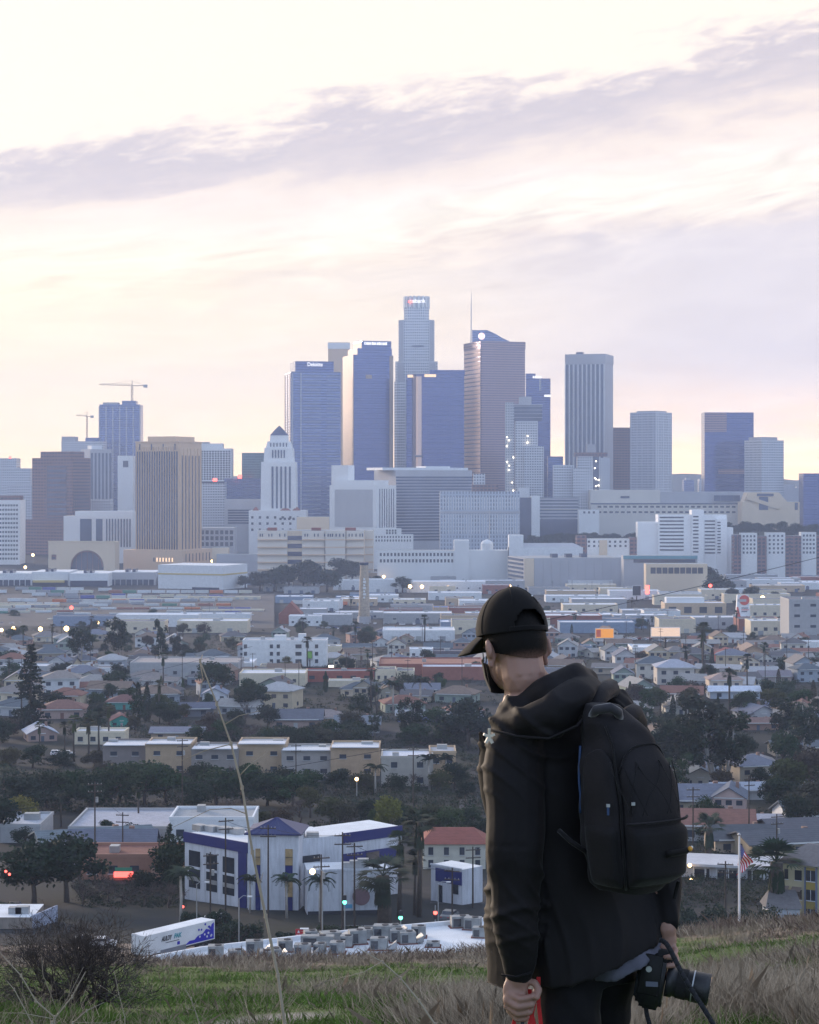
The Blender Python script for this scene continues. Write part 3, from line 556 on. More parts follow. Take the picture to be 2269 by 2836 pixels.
t.box('core', 6, 24, 6, 20, t.zl(1119), t.zl(1098), G['grey']); t.box('lower_block', t.xl(1452), t.xl(1506), -6, 24, 0, t.zl(1236), G['whitegrid'])
t.box('hoist_tower', t.xl(1400), t.xl(1424), -1, 10, 0, t.zl(1114), G['pale']); t.bars('R', 3, .8, 2.0, 0, t.zl(1114), M['metal'], 'hoist_mast', -.42, -.14)
t.box('entry_block', t.xl(1436), t.xl(1466), -9, -6.1, 0, t.zl(1350), G['civic'])
random.seed(3)
ml = MB().box(-.8, .8, -.8, .8, -.8, .8, bottom=True).mesh('work_light', M['whiteglow'])
for i in range(26): put(ml, 'work_light', t.r, (t.xl(random.choice([1404, 1410, 1418, 1422, 1460, 1461])), -2.6 - (5 if i % 6 > 3 else 0), random.uniform(20, t.h - 10)))
# vertical-rib tower
t = Tower('ribbed_tower', 'grey tower with tall white vertical ribs and flat top', 1569, 1676, 1709, 980, 3450, G['grey'], cat='tower', depth=None)
t.th
t.bars('L', 9, 4.2, .5, 0, t.zl(1008), G['gglass'], 'window_strip', .07, .97); t.bars('L', 10, 1.5, 1.6, 0, t.zl(1008), G['civic'], 'rib', .02, 1.0); t.box('cornice', -.7, t.a + .7, -.7, t.b + .7, t.zl(1004), t.h + .3, G['grey'])
t.box('penthouse', 6, 16, t.b * .58, t.b * .75, t.h, t.zl(973), G['gglass'])
Tower('brick_tower', 'dark red brick block wedged beside the ribbed tower', 1690, 1690, 1752, 1184, 3550, G['brick'], depth=30)
t = Tower('apartment_tower', 'white apartment tower with lit balconies before the ribbed tower', 1600, 1600, 1643, 1264, 3150, G['whitegrid'], depth=24); t.box('roof_cap', -4, t.a + 22, 1, 20, t.h, t.zl(1253), G['brick']); t.box('side_block', t.xl(1660), t.xl(1690), 0, 24, 0, t.zl(1268), G['whitegrid']); t.box('core', t.xl(1643), t.xl(1660), 3, 24, 0, t.zl(1262), G['gglass']); t.box('water_tank', t.xl(1626), t.xl(1652), 6, 16, t.zl(1253), t.zl(1230), G['grey'])
for i in range(9): put(ml, 'work_light', t.r, (t.xl(random.choice([1648, 1651, 1658])), -1.2, random.uniform(30, t.h - 4)))
Tower('apartment_block', 'low pale block with stepped front below the ribbed tower', 1534, 1534, 1590, 1288, 3000, G['whitegrid'], depth=20); Tower('apartment_block', 'narrow white block stepping up beside the ribbed tower base', 1588, 1588, 1640, 1296, 2990, G['pale'], depth=20); Tower('apartment_block', 'squat grey-blue block behind the stepped front', 1518, 1518, 1560, 1264, 3300, G['blue'], depth=20)
t = Tower('grid_tower', 'pale tower with fine square window grid on both faces', 1751, 1817, 1870, 1141, 3350, facade('fine_grid', (.56, .57, .60), (.12, .15, .24), 3.0, 4.2, .55, .55), cat='tower')
t.box('penthouse', 4, t.a - 10, 4, t.b - 10, t.h, t.zl(1137), G['grey']); t.bars('R', 10, .7, .7, 0, t.h - 2, G['civic'], 'pier', .03, .97); t.bars('L', 12, .7, .5, 0, t.h - 2, G['grey'], 'pier', .03, .97)
t = Tower('glass_tower', 'dark blue slab tower reflecting a pale patch of sky', 1952, 1952, 2088, 1142, 3500, G['deep'], cat='tower', depth=40)
t.box('reflection_patch', t.xl(1953), t.xl(2013), -.5, .2, t.zl(1196), t.h - 1, G['brown']); t.box('reflection_patch', t.xl(1990), t.xl(2067), -.5, .2, t.zl(1312), t.zl(1300), G['brown'])  # brown glass patches laid on the front as a painted sky reflection
t = Tower('office_tower', 'shorter pale grey tower tucked beside the dark slab tower', 2073, 2110, 2178, 1219, 3300, G['pale'], cat='tower'); t.box('penthouse', 4, t.a - 8, 6, t.b - 6, t.h, t.zl(1210), G['grey'])
Tower('office_tower', 'dark block cut off by the picture edge', 2226, 2226, 2330, 1311, 3300, G['deep'], depth=40)
# low far clusters filling the skyline foot
random.seed(11)
FARN = ['grey far office block', 'pale far office block', 'dusky far apartment block', 'blue-grey far slab block']
far = []
for i in range(34):
    px = random.uniform(-20, 2240); w = random.uniform(28, 80); py = random.uniform(1318, 1372); Y = random.uniform(3750, 4600)
    k = random.randrange(4); o = Tower('office_block', FARN[k], px, px, px + w, py, Y, [G['grey'], G['pale'], G['brick'], G['blue']][k], depth=30); THINGS[-1] = (o.r, True); o.r['group'] = 'far blocks behind downtown'
    if i % 2: o.box('penthouse', o.a * .2, o.a * .7, 4, 20, o.h, o.h + random.uniform(3, 7), G['grey'])

# --- civic centre
t = Tower('court_house', 'white court house with fine vertical fins and striped end wall', 911, 1043, 1097, 1344, 2700, G['civic'], cat='building')
t.box('upper_slab', 4, t.a - 12, 6, t.b - 3, t.h, t.zl(1330), G['civic']); t.box('side_tower', 10, 30, t.b - 22, t.b + 2, 0, t.zl(1288), G['civic'])
t.bars('L', 34, .9, .35, t.zl(1460), t.zl(1356), G['grey'], 'fin', .09, .88); t.bars('R', 7, 2.0, .4, t.zl(1462), t.zl(1354), G['gglass'], 'window_strip', .16, .86)
t = Tower('court_annex', 'white low annex with rows of small windows beside the court house', 1034, 1034, 1145, 1480, 2650, G['civic'], depth=16); t.box('upper_part', 0, t.xl(1112), 1, 14, t.h, t.zl(1464), G['civic']); t.wins('R', 13, 2, 1.6, 2.6, 2, t.a - 2, t.zl(1502), t.h - 1, G['hotelwin']); t.wins('R', 4, 2, 1.8, 2.4, t.xl(1068), t.xl(1100), t.h, t.zl(1466), G['hotelwin'])
t = Tower('banded_building', 'wide grey building with dark horizontal window bands', 1034, 1097, 1311, 1302, 2880, G['grey'], depth=75)
t.bands('R', 22, 2.6, .4, t.zl(1500), t.zl(1318), G['gglass'], 'window_band', .0, 1.0); t.bands('L', 12, .8, .3, t.zl(1480), t.zl(1310), G['grey'], 'joint'); t.box('roof_edge', -18, t.a - 4, 5, 60, t.h, t.zl(1295), M['white']); t.box('roof_plant', t.a * .42, t.a * .74, 8, 40, t.zl(1295), t.zl(1291), M['white'])
t = Tower('records_building', 'pale blue-grey building with tall thin pilasters on two tiers', 1219, 1219, 1440, 1361, 2720, facade('records_wall', (.42, .46, .52), (.20, .24, .32), 4.0, 5.2, .45, .6), depth=40)
t.bars('R', 30, 1.0, .5, t.zl(1412), t.zl(1376), G['civic'], 'pilaster', .04, .98); t.bars('R', 30, .9, .5, t.zl(1478), t.zl(1424), G['civic'], 'pilaster', .04, .98); t.box('belt_course', -.4, t.a + .4, -.8, .2, t.zl(1422), t.zl(1416), G['grey']); t.box('roof_box', t.xl(1308), t.xl(1380), 4, 20, t.h, t.zl(1342), G['brick']); t.box('roof_grid', t.xl(1312), t.xl(1344), 3, 12, t.zl(1342), t.zl(1312), G['whitegrid'])
t = Tower('office_building', 'white stair slab with dark yellow-lit office floors beside it', 1440, 1440, 1603, 1378, 2900, G['gglass'], depth=30); t.box('stair_slab', t.xl(1472), t.xl(1495), -5, 20, 0, t.zl(1373), G['civic']); t.bands('R', 7, 2.2, .6, t.zl(1440), t.h, G['grey'], 'spandrel', .25, 1); t.box('lit_floor', t.xl(1500), t.xl(1600), -.5, .1, t.zl(1412), t.zl(1408), plain('lit_ceiling', (.5, .42, .2), .6))
# long white school complex and cathedral
t = Tower('civic_complex', 'very long white building stretching below the glass tower', 1637, 1637, 2085, 1393, 2950, G['beige'], depth=40); t.box('upper_hall', 0, t.xl(1830), 5, 40, t.h, t.zl(1357), G['beige']); t.box('upper_hall', t.xl(1830), t.a - 2, 8, 38, t.h, t.zl(1362), G['grey'])
t.wins('R', 26, 2, 5.2, 2.6, 8, t.a - 6, t.zl(1426), t.zl(1396), G['hotelwin']); t.box('shadow_gap', -.3, t.a, -.5, .2, t.h - 2.0, t.h - .2, G['gglass']); t.box('louvre', t.xl(1720), t.xl(1745), 4.4, 5.2, t.zl(1380), t.zl(1374), G['gglass']); t.wins('R', 4, 1, 9, 8, t.xl(1978), t.xl(2050), t.h + 2, t.zl(1370), G['gglass'], 'clerestory_window')
t = Tower('cathedral', 'tan angular cathedral hall at the end of the long white building', 2056, 2056, 2215, 1390, 2900, G['cream'], depth=40); mb = MB(); mb.prism([(t.xl(2062), 3), (t.xl(2182), 3), (t.xl(2182), 36), (t.xl(2062), 36)], t.h, [(t.xl(2072), 3), (t.xl(2160), 3), (t.xl(2160), 36), (t.xl(2072), 36)], t.zl(1364)); mb.build('upper_hall', G['cream'], t.r)
t.box('great_window', t.xl(2103), t.xl(2128), -.6, .2, t.zl(1412), t.zl(1376), G['gglass']); t.box('clerestory', t.xl(2098), t.xl(2144), 2.2, 3.1, t.zl(1374), t.zl(1367), G['gglass']); t.box('side_slot', t.xl(2202), t.xl(2210), -.6, .2, t.zl(1412), t.zl(1392), G['gglass']); MB().bar((t.xl(2070), -.5, t.zl(1378)), (t.xl(2158), -.5, t.zl(1406)), 3, 5).build('buttress', G['cream'], t.r)
t = Tower('podium_hall', 'small white theatre wing left of the long white building', 1604, 1604, 1660, 1412, 2850, G['civic'], depth=24); t.wins('R', 3, 1, 3, 3, 4, t.a - 4, t.zl(1424), t.h - 1, G['hotelwin'])
BW = plain('bright_white_paint', (.84, .84, .84), .6, .06, .05)
# white hospital-like block
t = Tower('white_hotel', 'bright white mid-rise block with dark balcony stripes', 1824, 1824, 2013, 1425, 2500, BW, depth=30)
t.box('stair_tower', t.xl(1916), t.xl(1949), -3, 20, 0, t.zl(1412), BW); t.box('end_tower', t.xl(1984), t.xl(2013), -4, 22, 0, t.zl(1436), BW); t.box('side_wing', t.xl(2013), t.xl(2032), 2, 24, 0, t.zl(1461), BW); t.box('rear_wing', t.xl(1768), t.xl(1824), 6, 26, 0, t.zl(1446), BW)
t.bands('R', 10, 1.6, .4, t.zl(1528), t.zl(1428), G['hotelwin'], 'window_band', .02, .37); t.bands('R', 10, 1.6, .4, t.zl(1536), t.zl(1438), G['hotelwin'], 'window_band', .68, .83)
for j in range(11): t.box('stair_window', t.xl(1919), t.xl(1934), -3.4, -2.9, t.zl(1530) + 4.2 * j, t.zl(1530) + 4.2 * j + 1.6, G['hotelwin']); t.box('end_window', t.xl(1986), t.xl(1995), -4.4, -3.9, t.zl(1532) + 3.6 * j, t.zl(1532) + 3.6 * j + 1.5, G['hotelwin'])
# red and white flats
random.seed(5)
xs = [2032, 2053, 2098, 2124, 2176, 2220, 2262, 2320]
for i in range(len(xs) - 1):
    red = i % 2 == 0; t = Tower('flats_block', ['dark red stuccoed flats', 'white flats with grid of windows'][0 if red else 1], xs[i], xs[i], xs[i + 1] - .5, 1478 + (i * 7) % 5 - (4 if not red else -3), 2450 + i * 3, G['brick'] if red else G['civic'], depth=16); THINGS[-1] = (t.r, True); t.r['group'] = 'flats below the tree belt'
    t.wins('R', 4 if not red else 2, 5, 2.2, 2.4, 1, t.a - 1, t.zl(1536), t.h - 1.5, G['hotelwin'])

# --- twin jail towers
Y = 2400; t = Tower('jail_tower', 'broad cream jail block with slit windows and dark recessed floors', 714, 714, 1009, 1470, Y, G['cream'], depth=60)
cr = plain('jail_concrete', (.66, .60, .52), .8, .08, .03)
for a, b in ((714, 797), (837, 900), (902, 958), (960, 1009)): t.box('bay', t.xl(a), t.xl(b) - .3, -3 if a != 902 else -6, 1, 0, t.h, cr)
t.bands('R', 5, 1.3, 6.3, t.zl(1588), t.zl(1484), G['tan'], 'belt_course', 0, .28); t.bands('R', 5, 1.3, 6.4, t.zl(1588), t.zl(1484), G['tan'], 'belt_course', .418, 1.0)
for j in range(5): t.box('recessed_floor', t.xl(797), t.xl(837), -.6, .3, t.zl(1584 - j * 22), t.zl(1572 - j * 22), G['gglass'])
for a in (720, 726, 744, 752, 774, 788, 844, 851, 870, 880, 898): t.box('slit_window', t.xl(a), t.xl(a + 3), -3.5, -2.9, t.zl(1486), t.zl(1478), G['gglass'])
for a in (908, 914, 920, 930, 940, 950): t.box('slit_window', t.xl(a), t.xl(a + 3.4), -6.5, -5.9, t.zl(1486), t.zl(1478), G['gglass'])
for a in (966, 974, 985, 996, 1003): t.box('slit_window', t.xl(a), t.xl(a + 3), -3.5, -2.9, t.zl(1486), t.zl(1478), G['gglass'])
for a, b in ((740, 765), (862, 888), (956, 985)): t.box('roof_cap', t.xl(a), t.xl(b), 5, 20, t.h, t.zl(1462), G['redtile'])
t = Tower('jail_tower', 'narrow cream jail block beyond the broad one', 1010, 1010, 1034, 1470, 2440, cr, depth=50); t.bands('R', 5, 1.3, .8, t.zl(1588), t.zl(1484), G['tan'], 'belt_course')
Tower('white_block', 'plain cream block behind the jail roofs', 822, 822, 910, 1432, 2560, G['cream'], depth=30)
# mission style long building
t = Tower('terminal_annex', 'long white mission style building with paired arched windows', 1045, 1045, 1275, 1525, 2350, G['civic'], depth=30)
t.wins('R', 22, 2, 2.2, 3.6, t.xl(1050), t.a - 3, t.zl(1562), t.zl(1527), G['hotelwin']); t.box('corner_tower', t.xl(1258), t.xl(1300), -2, 20, 0, t.zl(1496), G['civic']); t.box('low_wing', t.xl(1300), t.xl(1420), 0, 20, 0, t.zl(1524), G['civic'])
MB().cyl((0, 0), 7, 7, t.zl(1530), t.zl(1506), 16).build('dome_drum', G['civic'], t.r, (t.xl(1350), 8, 0)); MB().cyl((0, 0), 7, 5.5, t.zl(1506), t.zl(1500), 16).cyl((0, 0), 5.5, .5, t.zl(1500), t.zl(1494), 16).build('dome', G['civic'], t.r, (t.xl(1350), 8, 0)); MB().cyl((0, 0), .6, .2, t.zl(1494), t.zl(1412), 6).build('mast', M['metal'], t.r, (t.xl(1357), 8, 0))
# big grey box and its neighbours
t = Tower('storage_building', 'huge windowless grey box building with parking levels at one end', 1415, 1452, 1728, 1546, 2200, G['grey'], depth=70)
t.bands('L', 8, 2.2, .6, t.zl(1640), t.h, G['gglass'], 'parking_opening', .05, .95); t.bars('R', 12, .5, .25, 0, t.h - .5, G['grey'], 'joint', .02, .98); t.box('pale_bay', 0, t.a * .1, -.4, .2, 0, t.h - .3, G['cream'])
for a in (1537, 1578, 1620): t.box('roof_vent', t.xl(a), t.xl(a + 17), 10, 18, t.h, t.h + 4, G['gglass'])
t = Tower('white_hall', 'long white hall with a taller end behind the grey box', 1410, 1410, 1615, 1516, 2330, M['white'], depth=30); t.box('end_tower', 0, t.xl(1450), -1, 20, 0, t.zl(1482), M['white']); MB().prism([(t.xl(1420), 0), (t.a, 0), (t.a, 30), (t.xl(1420), 30)], t.h, [(t.xl(1440), 14), (t.a - 10, 14), (t.a - 10, 16), (t.xl(1440), 16)], t.zl(1505)).build('roof', G['grey'], t.r)
t = Tower('mixed_flats', 'white and brick red flats before the wooded slope', 1600, 1600, 1760, 1492, 2380, G['civic'], depth=20); t.box('red_wing', -1, t.xl(1626), -1, 18, 0, t.zl(1484), G['brick']); t.box('yellow_bay', t.xl(1660), t.xl(1682), -1, 10, 0, t.zl(1496), G['cream']); t.box('red_bay', t.xl(1744), t.xl(1764), -1, 10, 0, t.zl(1488), G['brick']); t.wins('R', 8, 2, 2.4, 2.4, 10, t.a - 8, t.zl(1518), t.h - 1, G['hotelwin'])
t = Tower('transit_shed', 'long pale shed with a teal fascia and dark glazing', 1728, 1728, 1932, 1540, 2150, G['grey'], depth=26); teal = plain('teal_metal', (.12, .28, .34), .5, .1, .1); t.box('fascia', -.6, t.a, -1, .1, t.h - 3, t.h + .5, teal); t.box('glazing', t.xl(1755), t.a - 2, -.5, .1, t.zl(1558), t.zl(1549), G['gglass'])
t = Tower('warehouse', 'wide tan warehouse below the teal shed', 1790, 1790, 1960, 1562, 2060, G['cream'], depth=20); t.wins('R', 9, 1, 5, 6, 4, t.a - 4, t.zl(1590), t.h - 3, G['hotelwin'], 'dock_door')
# white warehouse with yellow stripe
t = Tower('warehouse', 'tall white warehouse with a yellow stripe near the rail yard', 429, 617, 674, 1567, 2150, M['white'], M['white'], depth=75)
yel = plain('yellow_band', (.55, .42, .16), .7); t.box('stripe', -.4, .1, 0, t.b, t.zl(1594), t.zl(1590), yel); t.box('stripe', 0, t.a, -.4, .1, t.zl(1594), t.zl(1590), yel)
t.box('dock_recess', -.5, .2, 4, t.b - 40, 0, t.zl(1628), G['gglass'])
for i, (a, b, py, Y, lb) in enumerate(((-40, 88, 1588, 2250, 'long white depot roof with paired vents at the picture edge'), (88, 190, 1584, 2240, 'white depot building with long ochre awning'), (192, 300, 1588, 2230, 'white depot building with a small twin vent, middle of the row'), (300, 430, 1585, 2260, 'low grey depot beside the tall white warehouse'))):
    t = Tower('depot', lb, a, a, b, py, Y, M['white'] if i < 3 else G['grey'], M['white'], depth=60)
    t.bars('R', 8, 5, .4, 0, 7, G['gglass'], 'dock_door', .08, .92)
    if i == 1: t.box('awning', 2, t.a - 4, -5, 0, t.zl(1613), t.zl(1607), yel)
    for k in range(2): t.box('roof_vent', t.a * (.35 + .15 * k), t.a * (.42 + .15 * k), 5, 25, t.h, t.h + 3, G['gglass'])

ridge('hill', [(1380, 1545), (1440, 1510), (1540, 1490), (1640, 1492), (1760, 1500), (1860, 1478), (1960, 1452), (2060, 1462), (2160, 1470), (2260, 1474), (2400, 1480)], 2760, 150, plain('wooded_slope', (.030, .034, .022), .95, .3, .03))
# ================================================================ the plain: warehouses, houses, yards
CACHE = {}
def cached(key, fn):
    if key not in CACHE: CACHE[key] = fn()
    return CACHE[key]
OCC = []                                       # (x, y, radius) of what already stands on the plain
def free(x, y, r):
    return all((x - a) ** 2 + (y - b) ** 2 > (r + c) ** 2 for a, b, c in OCC)
def unitbox(name, m): return cached(('ub', name, m.name), lambda: MB().box(-.5, .5, -.5, .5, 0, 1, bottom=True).mesh(name, m))
def ub(part, m, parent, x, y, z, sx, sy, sz, color=None, rz=0.0):
    return put(unitbox(part, m), part, parent, (x, y, z), rz, color, (sx, sy, sz))
def flat(px0, px1, top, base, wall, roof, label, depth=18, rz=0.0, nwin=0, rows=1, ww=1.6, wh=1.4, auto=False, name='flat_building', vents=1, doors=0, group=None, Y=None, par=.6, wcol=None):
    Y = Y or GY(base); x0, x1 = X_(px0, Y), X_(px1, Y); a = x1 - x0; z0 = gz((x0 + x1) / 2, Y) - .6; h = Z_(top, Y) - z0
    r = root(name, label, 'building', (x0, Y, z0), rz, group, auto); OCC.append(((x0 + x1) / 2, Y + depth / 2, max(a, depth) * .5))
    wb = MB().box(0, a, 0, depth, 0, h); wb.build('wall', [M['stucco']], r, color=wall)
    MB().box(.3, a - .3, .3, depth - .3, h + .004, h + .05).build('roof', M['roofing'], r, color=roof)
    for x, y, sx, sy in ((a / 2, .12, a + .3, .35), (a / 2, depth - .12, a + .3, .35), (.12, depth / 2, .35, depth - .35), (a - .12, depth / 2, .35, depth - .35)):
        ub('parapet', M['trim'], r, x, y, h - .05, sx, sy, par, tuple(min(1, c * 1.08) for c in wall))
    fl = h / max(rows, 1)
    for i in range(nwin):
        for j in range(rows):
            x = a * (i + .5) / nwin; ub('window', M['glass'], r, x, -.02, fl * j + fl * .38, ww, .16, wh); 
            if Y < 700: ub('window_sill', M['trim'], r, x, -.06, fl * j + fl * .38 - .16, ww + .3, .3, .12, wcol or (.5, .5, .5))
    for i in range(doors): ub('dock_door', M['trim'], r, a * (i + .5) / doors, -.02, 0, min(3.4, a / doors * .6), .2, 3.6, random.choice([(.30, .31, .33), (.12, .14, .2), (.42, .42, .4)]))
    for i in range(vents): ub('roof_unit', M['metal'], r, a * random.uniform(.15, .85), depth * random.uniform(.25, .75), h, random.uniform(1.6, 3.2), random.uniform(1.4, 2.4), random.uniform(.9, 1.6))
    return r, a, h, Y
def housemesh(kind, w, d, h, rh, ov):
    def wall():
        mb = MB().box(-w / 2, w / 2, -d / 2, d / 2, 0, h)
        if kind == 'gable':                      # ridge runs away from the street side
            for y in (-d / 2, d / 2): mb.face([(-w / 2, y, h), (w / 2, y, h), (0, y, h + rh)])
        if kind == 'side':
            for x in (-w / 2, w / 2): mb.face([(x, -d / 2, h), (x, d / 2, h), (x, 0, h + rh)])
        return mb.mesh('wall', M['stucco'])
    def roof():
        mb = MB(); W_, D_ = w / 2 + ov, d / 2 + ov; e = h - ov * rh / (w / 2 if kind == 'gable' else d / 2); t = .22
        def slab(P):
            mb.face(P); mb.face([(p[0], p[1], p[2] - t) for p in P][::-1])
            for p, q in zip(P, P[1:] + P[:1]): mb.face([p, (p[0], p[1], p[2] - t), (q[0], q[1], q[2] - t), q])
        if kind == 'gable':
            slab([(-W_, -D_, e + t), (0, -D_, h + rh + t), (0, D_, h + rh + t), (-W_, D_, e + t)]); slab([(0, -D_, h + rh + t), (W_, -D_, e + t), (W_, D_, e + t), (0, D_, h + rh + t)])
        elif kind == 'side':
            slab([(-W_, -D_, e + t), (W_, -D_, e + t), (W_, 0, h + rh + t), (-W_, 0, h + rh + t)]); slab([(-W_, 0, h + rh + t), (W_, 0, h + rh + t), (W_, D_, e + t), (-W_, D_, e + t)])
        else:
            k = max(.4, w / 2 - d / 2)
            A, B = (-k, 0, h + rh + t), (k, 0, h + rh + t); P = [(-W_, -D_, h + t), (W_, -D_, h + t), (W_, D_, h + t), (-W_, D_, h + t)]
            mb.face([P[0], P[1], B, A]); mb.face([P[1], P[2], B]); mb.face([P[2], P[3], A, B]); mb.face([P[3], P[0], A]); mb.face(P[::-1])
            for p, q in zip(P, P[1:] + P[:1]): mb.face([p, (p[0], p[1], p[2] - t), (q[0], q[1], q[2] - t), q])
        return mb.mesh('roof', M['roofing'])
    key = (kind, w, d, h, rh)
    return cached(('w', key), wall), cached(('r', key), roof)
HK = {'gable': ('gable', 9, 12, 3.0, 2.2, .6), 'side': ('side', 13, 9, 3.0, 2.0, .6), 'hip': ('hip', 13, 10, 3.1, 2.2, .6), 'two': ('hip', 12, 10, 5.8, 2.2, .6), 'twogable': ('gable', 8, 12, 5.4, 2.4, .5), 'low': ('side', 16, 9, 2.8, 1.2, .8)}
HN = {'gable': 'gable-fronted house', 'side': 'long-roofed bungalow', 'hip': 'hip-roofed bungalow', 'two': 'two-storey hip-roofed house', 'twogable': 'two-storey gabled house', 'low': 'low-pitched long house'}
def cname(c, roof=False):
    r, g_, b = c; m = max(c)
    if m < .08: return 'dark' if not roof else 'charcoal'
    if b > r * 1.15: return 'blue-grey'
    if r > 1.6 * b and r > 1.5 * g_: return 'red-brown'
    if g_ > r * 1.1 and g_ > b: return 'green'
    if m > .5 and b > .85 * r: return 'white'
    if r > b * 1.25: return 'tan' if m < .5 else 'cream'
    return 'grey'
def house(kind, x, y, wall, roof, rz=0.0, s=1.0, label=None, det=True):
    k = HK[kind]; me_w, me_r = housemesh(*k); z = gz(x, y) - .3; w, d, h, rh = k[1:5]
    lab = label or f'{cname(wall)} {HN[kind]} with {cname(roof, True)} roof'
    r = root('house', lab, 'house', (x, y, z), rz, None if label else 'houses on the plain', auto=label is None); r.scale = (s, s, s); OCC.append((x, y, max(w, d) * .5 * s))
    put(me_w, 'wall', r, color=wall); ro = put(me_r, 'roof', r, color=roof)
    if det:
        rows = (1.0,) if h < 4 else (.9, 3.6)
        for j, z1 in enumerate(rows):
            for i, q in enumerate((-.32, 0, .32)):
                if i == 1 and j == 0: ub('door', M['trim'], r, 0, -d / 2, 0, 1.0, .16, 2.1, random.choice([(.2, .1, .08), (.4, .4, .4), (.1, .12, .16)]))
                else: ub('window', M['glass'], r, q * w, -d / 2, z1, 1.5, .14, 1.2)
        for sx in (-1, 1): ub('window', M['glass'], r, sx * w / 2, 0, 1.0, .14, 1.4, 1.2)
        ub('chimney', M['trim'], ro, w * .22, d * .1, h + rh * .3, .8, .8, rh * .95, (.24, .15, .12))
        ub('fascia', M['trim'], ro, 0, -d / 2 - k[5] - .05, h - .15, w * (.9 if kind != 'gable' else .2), .1, .25, (.6, .6, .6))
    return r
WALLS = [(.55, .53, .48), (.42, .36, .28), (.62, .62, .62), (.30, .34, .40), (.50, .42, .30), (.36, .22, .18), (.45, .46, .48), (.60, .52, .40), (.25, .30, .26)]
ROOFS = [(.12, .115, .12), (.20, .18, .17), (.16, .17, .21), (.22, .11, .085), (.28, .27, .26), (.10, .12, .14), (.19, .14, .11), (.36, .36, .37)]

# --- industrial belt, named blocks
WHT, GRY, TAN, CRM, RBK, BLU = (.68, .69, .70), (.36, .36, .37), (.50, .38, .26), (.62, .54, .41), (.26, .10, .075), (.22, .28, .38)
LR, DR = (.62, .64, .68), (.16, .16, .18)
flat(923, 997, 1608, 1634, WHT, LR, 'small white shed with open dark front beside the chimney', 16, nwin=2, doors=2)
flat(1022, 1124, 1606, 1640, WHT, LR, 'bright white workshop just beyond the brick chimney', 20, doors=2)
flat(1126, 1345, 1612, 1641, WHT, LR, 'long white shed lit by three wall lamps', 26, nwin=7)
flat(560, 715, 1588, 1606, GRY, LR, 'grey low shed behind the jail trees', 20, doors=3)
flat(1190, 1262, 1626, 1652, CRM, DR, 'small cream cube building with two tall openings', 12, nwin=2, ww=3, wh=3.5)
# brewery
r, a, h, Y = flat(772, 836, 1702, 1728, RBK, DR, 'red brick brewery hall with steep gable', 24, name='brewery_hall', vents=0)
MB().prism([(0, 0), (a, 0), (a, 24), (0, 24)], h, [(a * .5 - .1, 0), (a * .5 + .1, 0), (a * .5 + .1, 24), (a * .5 - .1, 24)], h + 9).build('gable_roof', [M['stucco']], r, color=RBK)
flat(828, 905, 1688, 1712, GRY, LR, 'grey-roofed hall joined behind the brick brewery', 22); flat(800, 890, 1708, 1734, WHT, LR, 'white sawtooth shed beside the brewery hall', 18, nwin=4); flat(865, 975, 1704, 1732, GRY, LR, 'pale pitched shed under the tall chimney', 22)
Y = 1600; r = root('chimney_stack', 'tall tapering tan brick chimney above the brewery', 'chimney', (X_(1009, Y), Y, gz(0, Y) - 1)); hz = Z_(1558, Y) - r.location.z; M['ybrick'] = facade('yellow_brick', (.42, .36, .28), (.36, .29, .22), 1.2, .6, .9, .8, gm=0, grough=.9)
MB().cyl((0, 0), 4.6, 3.1, 0, hz - 2, 16).build('shaft', M['ybrick'], r); MB().cyl((0, 0), 3.2, 3.4, hz - 2, hz, 16).build('rim', G['gglass'], r); MB().cyl((0, 0), 5.4, 5.2, 0, 6, 8).build('plinth', G['grey'], r)
for i, zz in enumerate(np.linspace(hz * .42, hz * .72, 7)): MB().box(-1.1, 1.1, -.2, .2, 0, 1.7).build('faded_letter', M['white'], r, (.3, -4.0 + .6 * i / 6 - .05, zz)) if i % 2 else MB().box(-.4, 1.0, -.2, .2, 0, 1.5).build('faded_letter', M['white'], r, (-.2, -4.0 + .6 * i / 6 - .05, zz))
for a_ in ((1050, 1170, 1690, 1708, RBK, DR, 'long brick shed right of the chimney'), (1200, 1330, 1684, 1706, TAN, (.14, .2, .4), 'tan shed with a blue roof edge'), (1090, 1180, 1662, 1680, CRM, LR, 'cream railside shed with yellow trucks'), (930, 1000, 1655, 1672, BLU, LR, 'blue freight shed behind the chimney'), (1290, 1420, 1700, 1722, GRY, LR, 'grey shed hidden half behind the cap'), (1560, 1712, 1676, 1702, CRM, LR, 'long cream warehouse right of the cap'), (1724, 1830, 1692, 1712, GRY, LR, 'low grey workshop with pale wall'), (1512, 1690, 1652, 1668, WHT, LR, 'white flat roof strip below the grey box'), (1900, 1990, 1668, 1690, BLU, DR, 'blue-grey storage shed near the painted sign'), (2078, 2188, 1678, 1718, CRM, LR, 'wide cream warehouse right of the painted sign'), (1700, 1850, 1706, 1732, GRY, LR, 'long grey wall building behind the billboards'), (1880, 2080, 1712, 1742, GRY, LR, 'long pale warehouse with bright roof edge'), (2080, 2190, 1722, 1760, CRM, LR, 'pale building with tall narrow windows')):
    flat(*a_, depth=24, nwin=4, ww=2.4, wh=2.2, vents=3, doors=2)
r, a, h, Y = flat(1842, 2012, 1672, 1712, TAN, LR, 'tan factory with a white upper storey and dark bays', 26, nwin=4, ww=6, wh=5); ub('upper_storey', M['stucco'], r, a * .35, 12, h, a * .62, 12, 4.6, WHT)
r, a, h, Y = flat(2186, 2320, 1662, 1776, GRY, DR, 'tall grey loft building at the picture edge', 30, nwin=3, rows=4, ww=3.4, wh=1.6)
r, a, h, Y = flat(2132, 2196, 1775, 1783, (.45, .1, .08), LR, 'low red awning in front of the loft building', 5, vents=0)
